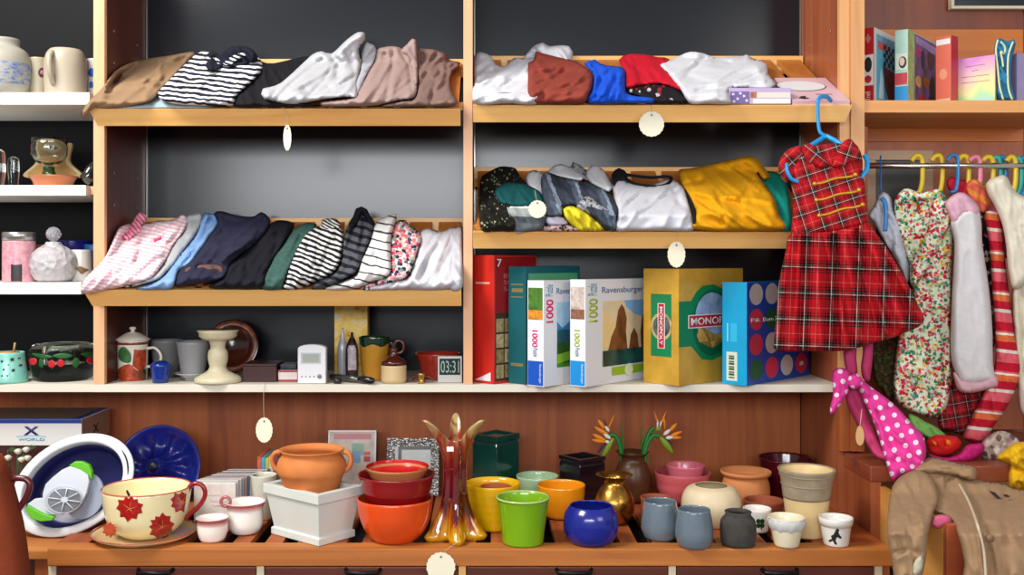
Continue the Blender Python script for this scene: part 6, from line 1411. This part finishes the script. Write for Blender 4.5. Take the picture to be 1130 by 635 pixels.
# blue hanger
def hanger(label,pts,Y,col,r=.0062,arms=None,group=None):
    root=thing('clothes_hanger',label,'hanger',tuple(PT(*pts[0][:2],Y)),group)
    P=[Vector((p[0],p[1],p[2] if len(p)>2 else 0)) for p in pts]; P=catmull(P,2,False)
    mt=plain(col,rough=.3)
    MB().tube([PT(p.x,p.y,Y+p.z*.01) for p in P],r,10,flat=.7).build('hook',mt,root)
    for a in (arms or []):
        Q=catmull([Vector((q[0],q[1],q[2] if len(q)>2 else 0)) for q in a],2,False)
        MB().tube([PT(p.x,p.y,Y+p.z*.01) for p in Q],r*1.05,10,flat=.7).build('arm',mt,root)
    return root
Yh=-.115
hanger('blue plastic hanger hooked over the upper right shelf lip, holding the tartan dress',[(917,111,3.5),(913,107,2),(907,106.5,.0),(903,110,-1.5),(902.5,120,-1.5),(903,135,-1.5),(905,146,-1.5),(911,150,-2),(910,152,-3)],Yh,'#1290d0',arms=[[(911,150,-2.2),(904,155,-3.6),(896,160,-4.6),(884,168,-7)],[(911,150,-2.2),(919,154,-3.6),(925,157.5,-4.6),(936,164,-7)],[(868,181,-9),(869,190,-10),(874,198,-10),(881,201,-10)],[(954,171,-7),(957,178,-7.5),(956,188,-8),(949,197,-8)]])
# ------------------------------------------------------------------ clothes on the rail
YR_=YRL
hb='hangers on the clothes rail'
def rhook(x,ytop,col,lab,ybot=222,w=9,Yo=0,r=.0072):
    hanger(lab,[(x-w,191),(x-w-.5,178),(x-w*.6,173.5),(x,172),(x+3,176),(x+3.5,186),(x+3,200),(x+1,210),(x-2,ybot-6),(x-6,ybot)],YR_+Yo,col,r,group=hb) if 0 else hanger(lab,[(x-w,178,0),(x-w*.65,ytop+1.5,0),(x-w*.1,ytop,0),(x+2.6,ytop+5,0),(x+3.0,190,0),(x+2.4,202,0),(x+.2,211,0),(x-5,ybot,0)],YR_+Yo,col,r,group=hb)
hanger('thin blue hanger hook seen edge-on, first on the rail',[(972,172,-2),(971.5,176,-1),(972,190,0),(972,212,0)],YR_-.016,'#1f5fb0',.003,group=hb)
MB().tube([PT(p.x,p.y,.02) for p in catmull([Vector(p) for p in ((973,218),(976,222),(978,230),(978,240),(977,255))],3,False)],.006,8,flat=.6).build('hanger_arm',plain('#2a80c8',rough=.3),[o for o in bpy.data.objects if o.get('label','').startswith('thin blue hanger')][0])
YEL='#d8b818'
rhook(1015,171.5,YEL,'yellow hanger holding the floral dress, leftmost yellow one',216)
rhook(1037,171.5,YEL,'yellow hanger between the floral dress and the blue hanger',216,Yo=.012)
rhook(1054,171,'#2478b8','blue hanger holding the pale pink furry coat',212,Yo=-.004)
rhook(1066,172,YEL,'yellow hanger right of the blue one, above the striped garment',206,Yo=.01)
rhook(1079,173,'#d8788c','pink hanger in the middle of the rail',206)
rhook(1093,173,YEL,'yellow hanger just left of the cream furry sleeve',204,Yo=.01)
rhook(1101,173,'#2aa89c','teal hanger behind the cream furry sleeve',200,Yo=.02,w=6)
rhook(1107,173,'#2488b8','blue hanger right of the teal one, behind the cream furry sleeve',200,Yo=.03,w=5)
rhook(1118,173,YEL,'yellow hanger right of the cream furry sleeve',216,Yo=.0,w=7)
rhook(1124,174,'#2aa89c','teal hanger near the right frame edge',218,Yo=.012,w=5)
rhook(1130,174,'#2488b8','blue hanger at the right frame edge',218,Yo=.024,w=5)
GH='childrens clothes hanging on the rail'
FL=meadow('#dfe2cc',['#b81c30','#cc3048','#d8dcc8','#a81828','#d86a7c','#2a7a58','#c82838','#e0b43a'],['#1c7a58','#d8b83a','#dfe4cc','#d4dcb8','#3a8a78','#cc4460','#8fb080','#e0e4d0'],.30,.62)
cloth('grey_blouse',[(958,238),(964,228),(970,215),(974,211.5),(980,214),(984,220),(986,232),(993,246),(1000,272),(1004,300),(1001,312),(995,300),(985,282),(974,264),(964,246)],fabric('#c3c6d2'),'pale grey-white blouse on the first blue hanger, behind the tartan dress','blouse',GH,dep=.06,T=.03,amp=.010,fang=75,seed=70,folds=[([(975,222),(974,250),(985,280)],3,-.014)])
cloth('dark_floral_garment',[(962,378),(975,372),(992,372),(991,400),(989,432),(982,446),(972,430),(964,415)],floral(['#5a5c2c','#3a3a20','#6a3a34','#4a4a28'],'#35361e',.3,.6),'dark olive floral garment between the dress hem and the white floral dress','dress',GH,dep=.16,T=.04,amp=.01,fang=80,seed=71)
cloth('floral_dress',[(986,232),(988,218),(996,210),(1004,213),(1012,214),(1022,211),(1030,209),(1038,210),(1045,220),(1051,232),(1053,250),(1051,280),(1050,310),(1049,360),(1050,402),(1050,425),(1044,450),(1034,461),(1024,460),(1006,455),(992,446),(986,430),(988,400),(992,372),(1002,345),(1008,322),(1004,300),(996,270),(989,248)],FL,'white childs dress with dense red, green and yellow flowers, on a yellow hanger','dress',GH,dep=.07,T=.05,amp=.012,fang=80,fs=(.015,.07),seed=72,
  folds=[([(1035,240),(1022,275),(1010,310)],4,-.022),([(1014,220),(1008,250),(1012,290)],5,-.012),([(1030,320),(1030,440)],5,-.016),([(1046,300),(1040,440)],3,-.014)])
fd=[o for o in bpy.data.objects if o.name.startswith('floral_dress')][0]
cloth('crossed_sleeve',[(1030,222),(1040,218),(1048,226),(1050,240),(1042,262),(1030,285),(1018,305),(1008,318),(1004,308),(1006,292),(1016,272),(1024,250)],FL,parent=fd,dep=.015,T=.03,Rr=6,amp=.008,fang=-60,seed=101)
cloth('collar',[(990,222),(994,211),(1002,208),(1010,211),(1018,213),(1026,209),(1036,209),(1042,214),(1034,219),(1020,221),(1006,221),(997,226)],FL,parent=fd,dep=.02,T=.02,Rr=4,amp=.006,seed=102)
cloth('red_jacket',[(1045,200),(1050,195),(1058,198),(1068,200),(1074,212),(1078,225),(1068,224),(1056,216),(1046,208)],fabric('#b81c34'),'red shoulder of a jacket behind the blue hanger','jacket',GH,dep=.13,T=.03,Rr=4,amp=.006,seed=73)
cloth('coral_jacket',[(1066,203),(1074,198),(1082,201),(1090,212),(1094,226),(1086,236),(1076,228),(1068,214)],striped([(0,'#d8644c'),(.6,'#e08a3c')],14,60,2),'orange and coral striped hooded jacket shoulder, above the striped leggings','jacket',GH,dep=.10,T=.03,Rr=4,amp=.006,seed=74)
cloth('pink_cardigan',[(1072,200),(1084,204),(1096,212),(1108,228),(1114,250),(1117,276),(1112,287),(1106,282),(1100,262),(1092,240),(1080,222)],fabric('#c4607a'),'rose pink cardigan sleeve left of the cream furry coat','cardigan',GH,dep=.12,T=.035,amp=.008,fang=70,seed=75)
TB=tartan('#a81828','#16080c',15,10)
cloth('tartan_trousers',[(1036,455),(1046,432),(1056,412),(1070,405),(1085,410),(1090,428),(1080,450),(1070,470),(1064,480),(1048,476),(1036,472)],TB,'black and red tartan garment hanging below the pale furry sleeve','trousers',GH,dep=.11,T=.04,amp=.01,fang=70,seed=76)
cloth('patterned_shirt',[(1076,232),(1086,230),(1092,245),(1094,280),(1096,330),(1098,380),(1090,400),(1084,380),(1082,330),(1080,280)],floral(['#1a1418','#7a1c2c','#b8a8a8','#1a1418'],'#1a1418',.2,.6),'black and white patterned shirt edge between the furry coat and striped leggings','shirt',GH,dep=.12,T=.03,amp=.008,fang=85,seed=77)
cloth('striped_leggings',[(1086,238),(1092,232),(1100,234),(1105,243),(1109,284),(1112,310),(1116,340),(1121,375),(1126,392),(1127,412),(1120,432),(1109,453),(1096,472),(1084,490),(1072,489),(1063,483),(1070,465),(1080,445),(1092,420),(1098,400),(1098,372),(1096,340),(1093,290),(1090,260)],
  striped([(0,'#b8142c'),(.22,'#d85c68'),(.46,'#d8d0c4'),(.54,'#b8142c'),(.74,'#d86a3c'),(.90,'#e0dccc'),(.95,'#d85c68')],44,84,1.5),'red, pink and orange striped childs leggings on the rail','leggings',GH,dep=.04,T=.04,Rr=7,amp=.006,fang=80,seed=78)
fur=lambda c:plain(c,rough=.95,var=.06,vs=60,bump=.45,bs=260)
pc=thing('furry_coat','white and pale pink furry sleeve coat on the blue hanger','coat',tuple(PT(1068,212,.03)),GH)
cloth('white_sleeve',[(1048,244),(1058,232),(1070,226),(1080,230),(1083,245),(1084,268),(1088,295),(1092,323),(1095,360),(1096,402),(1098,420),(1080,424),(1062,424),(1052,405),(1049,385),(1050,340),(1052,300),(1053,268)],fur('#d6d2d4'),parent=pc,dep=.02,T=.055,Rr=9,amp=.003,fang=85,fs=(.02,.08),seed=79)
cloth('pink_shoulder',[(1042,226),(1048,218),(1056,213),(1064,213),(1072,219),(1081,230),(1078,240),(1064,238),(1056,250),(1050,246),(1046,236)],fur('#d4a6b8'),parent=pc,dep=.0,T=.035,Rr=6,amp=.005,seed=80)
cloth('pink_cuff',[(1052,408),(1062,418),(1080,420),(1098,414),(1101,426),(1090,430),(1072,434),(1059,432),(1054,422)],fur('#d6aab4'),parent=pc,dep=.0,T=.03,Rr=5,amp=.004,seed=81)
cc=thing('furry_coat','cream furry coat at the right end of the rail, cut by the frame','coat',tuple(PT(1110,195,.0)),GH)
cloth('cream_body',[(1110,232),(1120,220),(1135,215),(1150,220),(1160,300),(1160,460),(1140,465),(1126,455),(1122,420),(1118,367),(1116,330),(1119,300),(1112,270)],fur('#cfc6b0'),parent=cc,dep=.06,T=.06,Rr=10,amp=.005,fang=85,seed=82,folds=[([(1124,300),(1128,360),(1130,450)],4,-.02)])
cloth('cream_shoulder',[(1088,203),(1092,198),(1100,195),(1107,193),(1112,196),(1118,208),(1128,216),(1145,222),(1148,245),(1140,300),(1120,320),(1113,300),(1110,270),(1106,248),(1098,228),(1090,214)],fur('#d8d0bc'),parent=cc,dep=.0,T=.05,Rr=8,amp=.004,fang=70,seed=83)
# ------------------------------------------------------------------ pink tights, polka dot scarf, tag
pk_=fabric('#b83a68'); 
tt=thing('pink_tights','hot pink ribbed tights hanging below the tartan dress','tights',tuple(PT(945,380,-.10)))
cloth('leg',[(931,378),(938,376),(945,378),(945,395),(946,412),(938,416),(934,412),(931,395)],pk_,parent=tt,dep=-.10,T=.025,Rr=5,amp=.004,fang=88,seed=84)
cloth('leg',[(952,374),(958,372),(963,376),(963,395),(961,412),(959,422),(952,418),(950,405),(952,390)],pk_,parent=tt,dep=-.10,T=.025,Rr=5,amp=.004,fang=88,seed=85)
cloth('seat',[(933,424),(942,420),(950,428),(956,450),(968,480),(978,500),(981,508),(972,508),(962,500),(950,478),(940,458),(934,445)],pk_,parent=tt,dep=[(420,-.10),(470,-.12),(510,-.20)],T=.03,Rr=6,amp=.005,fang=60,seed=86)
PD=dots('#d43a8e','#e6cfdc',.082,.235)
sc=thing('polka_dot_scarf','hot pink scarf with white dots, knotted in a bow beside the clothes','scarf',tuple(PT(950,420,-.15)))
cloth('bow_loop',[(918,412),(921,407),(928,406),(936,409),(940,418),(938,428),(932,440),(924,452),(917,460),(916,450),(919,436)],PD,parent=sc,dep=-.155,T=.03,Rr=5,amp=.006,fang=75,seed=87)
cloth('scarf_tail',[(944,418),(952,420),(962,428),(975,437),(985,445),(995,455),(1003,464),(1014,476),(1020,484),(1022,500),(1018,516),(1013,523),(1004,524),(994,527),(986,532),(981,522),(976,504),(968,478),(960,456),(950,436)],PD,parent=sc,dep=[(415,-.155),(470,-.17),(500,-.215),(535,-.24)],T=.035,Rr=7,amp=.012,fang=50,fs=(.02,.07),seed=88,folds=[([(960,440),(980,475),(990,510)],4,-.014)])
cloth('knot',[(936,416),(942,412),(950,416),(952,424),(945,430),(937,427)],PD,parent=sc,dep=-.18,T=.025,Rr=4,amp=.004,seed=89)
o=thing('wooden_tag','small pale wooden oval tag hanging in front of the pink tights','tag',tuple(PT(948,470,-.2)))
MB().prism([PT(949+4.6*math.cos(t)*(1-.25*math.sin(-t)*.6),481+11*math.sin(t),-.20) for t in [2*math.pi*i/24 for i in range(24)]],(0,1,0),.002).build('tag_board',plain('#c9a06a',rough=.6),o)
MB().tube([PT(949,471,-.202),PT(950,462,-.20),PT(951,452,-.19)],.0008,5).build('string',plain('#d0c0a0'),o)
# ------------------------------------------------------------------ pile on the cabinet top
zc2=ZC
def topdep(py): # ray meets cabinet top
    return (CAMZ-ZC)*FPX/max(py-285,1)-CAMD
GP='clothes and soft items heaped on the cabinet top'
def onTop(o_): return lambda px,py: max(min(topdep(max(py,505))-o_, .2),-.3)
cloth('green_cloth',[(1003,457),(1012,460),(1020,465),(1032,471),(1044,481),(1036,486),(1024,484),(1012,476),(1004,466)],fabric('#7cb05c'),'light green cloth heaped under the floral dress hem','cloth',GP,dep=[(455,.04),(490,-.02)],T=.03,Rr=5,amp=.01,seed=90)
rd_=thing('red_plush_shoe','red soft slipper with orange patches on the cabinet top','slipper',tuple(PT(1040,500,-.08)),GP)
cloth('slipper_body',[(1022,488),(1028,482),(1036,480),(1046,481),(1056,482),(1061,488),(1058,497),(1048,503),(1036,504),(1026,501)],fabric('#c41e1c'),parent=rd_,dep=-.07,T=.04,Rr=8,amp=.006,seed=91,tb=.9)
for q in ([(1029,486),(1033,488),(1034,493),(1030,491)],[(1044,485),(1050,487),(1049,493),(1044,491)]): cloth('orange_patch',q,fabric('#d8701c'),parent=rd_,dep=-.112,T=.006,Rr=2,amp=0,seed=92)
cloth('magenta_cloth',[(1022,500),(1036,504),(1048,505),(1060,500),(1066,492),(1076,490),(1085,490),(1086,499),(1078,506),(1066,511),(1050,511),(1034,508)],fabric('#b8206c'),'magenta and white slipper below the striped leggings','slipper',GP,dep=-.10,T=.035,Rr=5,amp=.008,seed=93)
cloth('patterned_cloth',[(1082,492),(1090,482),(1102,476),(1114,478),(1124,486),(1126,496),(1116,504),(1104,511),(1090,512),(1083,504)],floral(['#6a5450','#b8a498','#9c7c78','#c8b8a8'],'#a89488',.13,.5),'beige and brown patterned soft shoe pile right of the leggings','cloth',GP,dep=-.06,T=.04,Rr=7,amp=.014,seed=94)
cloth('yellow_cloth',[(1100,506),(1110,496),(1120,489),(1135,488),(1150,492),(1150,545),(1132,543),(1116,540),(1113,526),(1114,514)],fabric('#d8a818'),'bright yellow crumpled cloth at the right frame edge','cloth',GP,dep=-.20,T=.05,Rr=8,amp=.016,fs=(.05,.1),seed=95)
# beige fleece coat over the open drawer
fl_=plain('#9c7c5c',rough=.95,var=.10,vs=40,bump=.8,bs=200)
ct=thing('fleece_coat','beige teddy fleece baby coat draped over the open drawer','coat',tuple(PT(1050,540,-.3)))
DD=[(500,-.12),(512,-.20),(530,-.235),(545,-.30),(575,-.52),(590,-.60),(640,-.61)]
cloth('coat_body',[(1012,520),(1024,514),(1040,518),(1060,524),(1080,530),(1093,532),(1110,535),(1118,539),(1135,542),(1160,548),(1160,660),(1068,660),(1064,620),(1058,594),(1052,577),(1043,569),(1034,566),(1024,560),(1016,545)],fl_,parent=ct,dep=DD,T=.04,Rr=9,amp=.010,fang=75,fs=(.015,.05),seed=96,tb=.3,folds=[([(1056,528),(1072,560),(1082,600),(1086,640)],3,.014),([(1064,528),(1080,558),(1092,600),(1096,640)],3,-.012),([(1110,545),(1112,600)],6,-.01)])
cloth('coat_sleeve',[(982,548),(986,535),(994,526),(1006,520),(1018,520),(1030,530),(1036,550),(1030,566),(1027,578),(1024,590),(1023,607),(1021,622),(1016,640),(1004,655),(992,655),(987,640),(984,618),(980,600),(978.6,580)],fl_,parent=ct,dep=[(515,-.26),(545,-.36),(575,-.56),(590,-.62),(640,-.63)],T=.05,Rr=8,amp=.008,fang=80,fs=(.03,.05),seed=97,tb=.35,folds=[([(984,612),(1000,608),(1016,612)],3,-.014),([(1010,545),(1022,565)],4,-.01)])
cloth('hood',[(1006,523),(1012,514),(1020,507),(1027,504),(1040,507),(1052,510),(1066,513),(1075,515),(1078,520),(1076,530),(1066,530),(1056,526),(1040,524),(1024,524)],fl_,parent=ct,dep=[(500,-.16),(515,-.235),(535,-.27)],T=.045,Rr=8,amp=.008,fang=10,seed=98,tb=.3)
cloth('cuff',[(1007,628),(1010,618),(1016,613),(1019,618),(1017,630),(1009,637)],plain('#b8b49c',rough=.9,bump=.5,bs=120),parent=ct,dep=-.672,T=.012,Rr=3,amp=.003,seed=99)
MB().tube([PT(p.x,p.y,-.66 if p.y>580 else -.66+(580-p.y)*.0068) for p in catmull([Vector(p) for p in ((1058,534),(1068,552),(1076,572),(1082,592),(1086,612),(1088,640))],3,False)],.003,6).build('zip_piping',plain('#c8b89c',rough=.6),ct)
for x,y in ((1092,594),):
    MB().lathe([(0,0),(.009,0),(.009,.003),(0,.004)],PT(x,y,-.652),16,M=Matrix.Rotation(R(90),4,'X')).build('button',plain('#84684c',rough=.5),ct)
for q in ([(1091,542),(1097,548),(1105,554),(1102,549),(1096,543)],[(1107,546),(1111,546),(1112,548),(1108,548)]): 
    MB().prism([PT(x,y,-.40+.02) for x,y in q],(0,-1,0),.01).build('embroidered_face_mark',plain('#2c2420',rough=.6),ct)
pkc=cloth('pink_garment',[(1027,578),(1030,571),(1038,568),(1048,570),(1051,576),(1044,581),(1034,584)],fabric('#c85c7c'),'pink garment peeking out of the open drawer','clothing',None,dep=-.53,T=.02,Rr=4,amp=.006,seed=100)
rb=MB().prism([PT(x,y,-.50+.0) for x,y in ((1033,582),(1037,580),(1036,596),(1035,614),(1031,615),(1033,598))],(0,1,0),.002).build('white_ribbon',plain('#d8d4cc',rough=.6),None,tuple(PT(1034,582,-.5))); tag(rb,'white ribbon hanging down the side of the open drawer','ribbon')
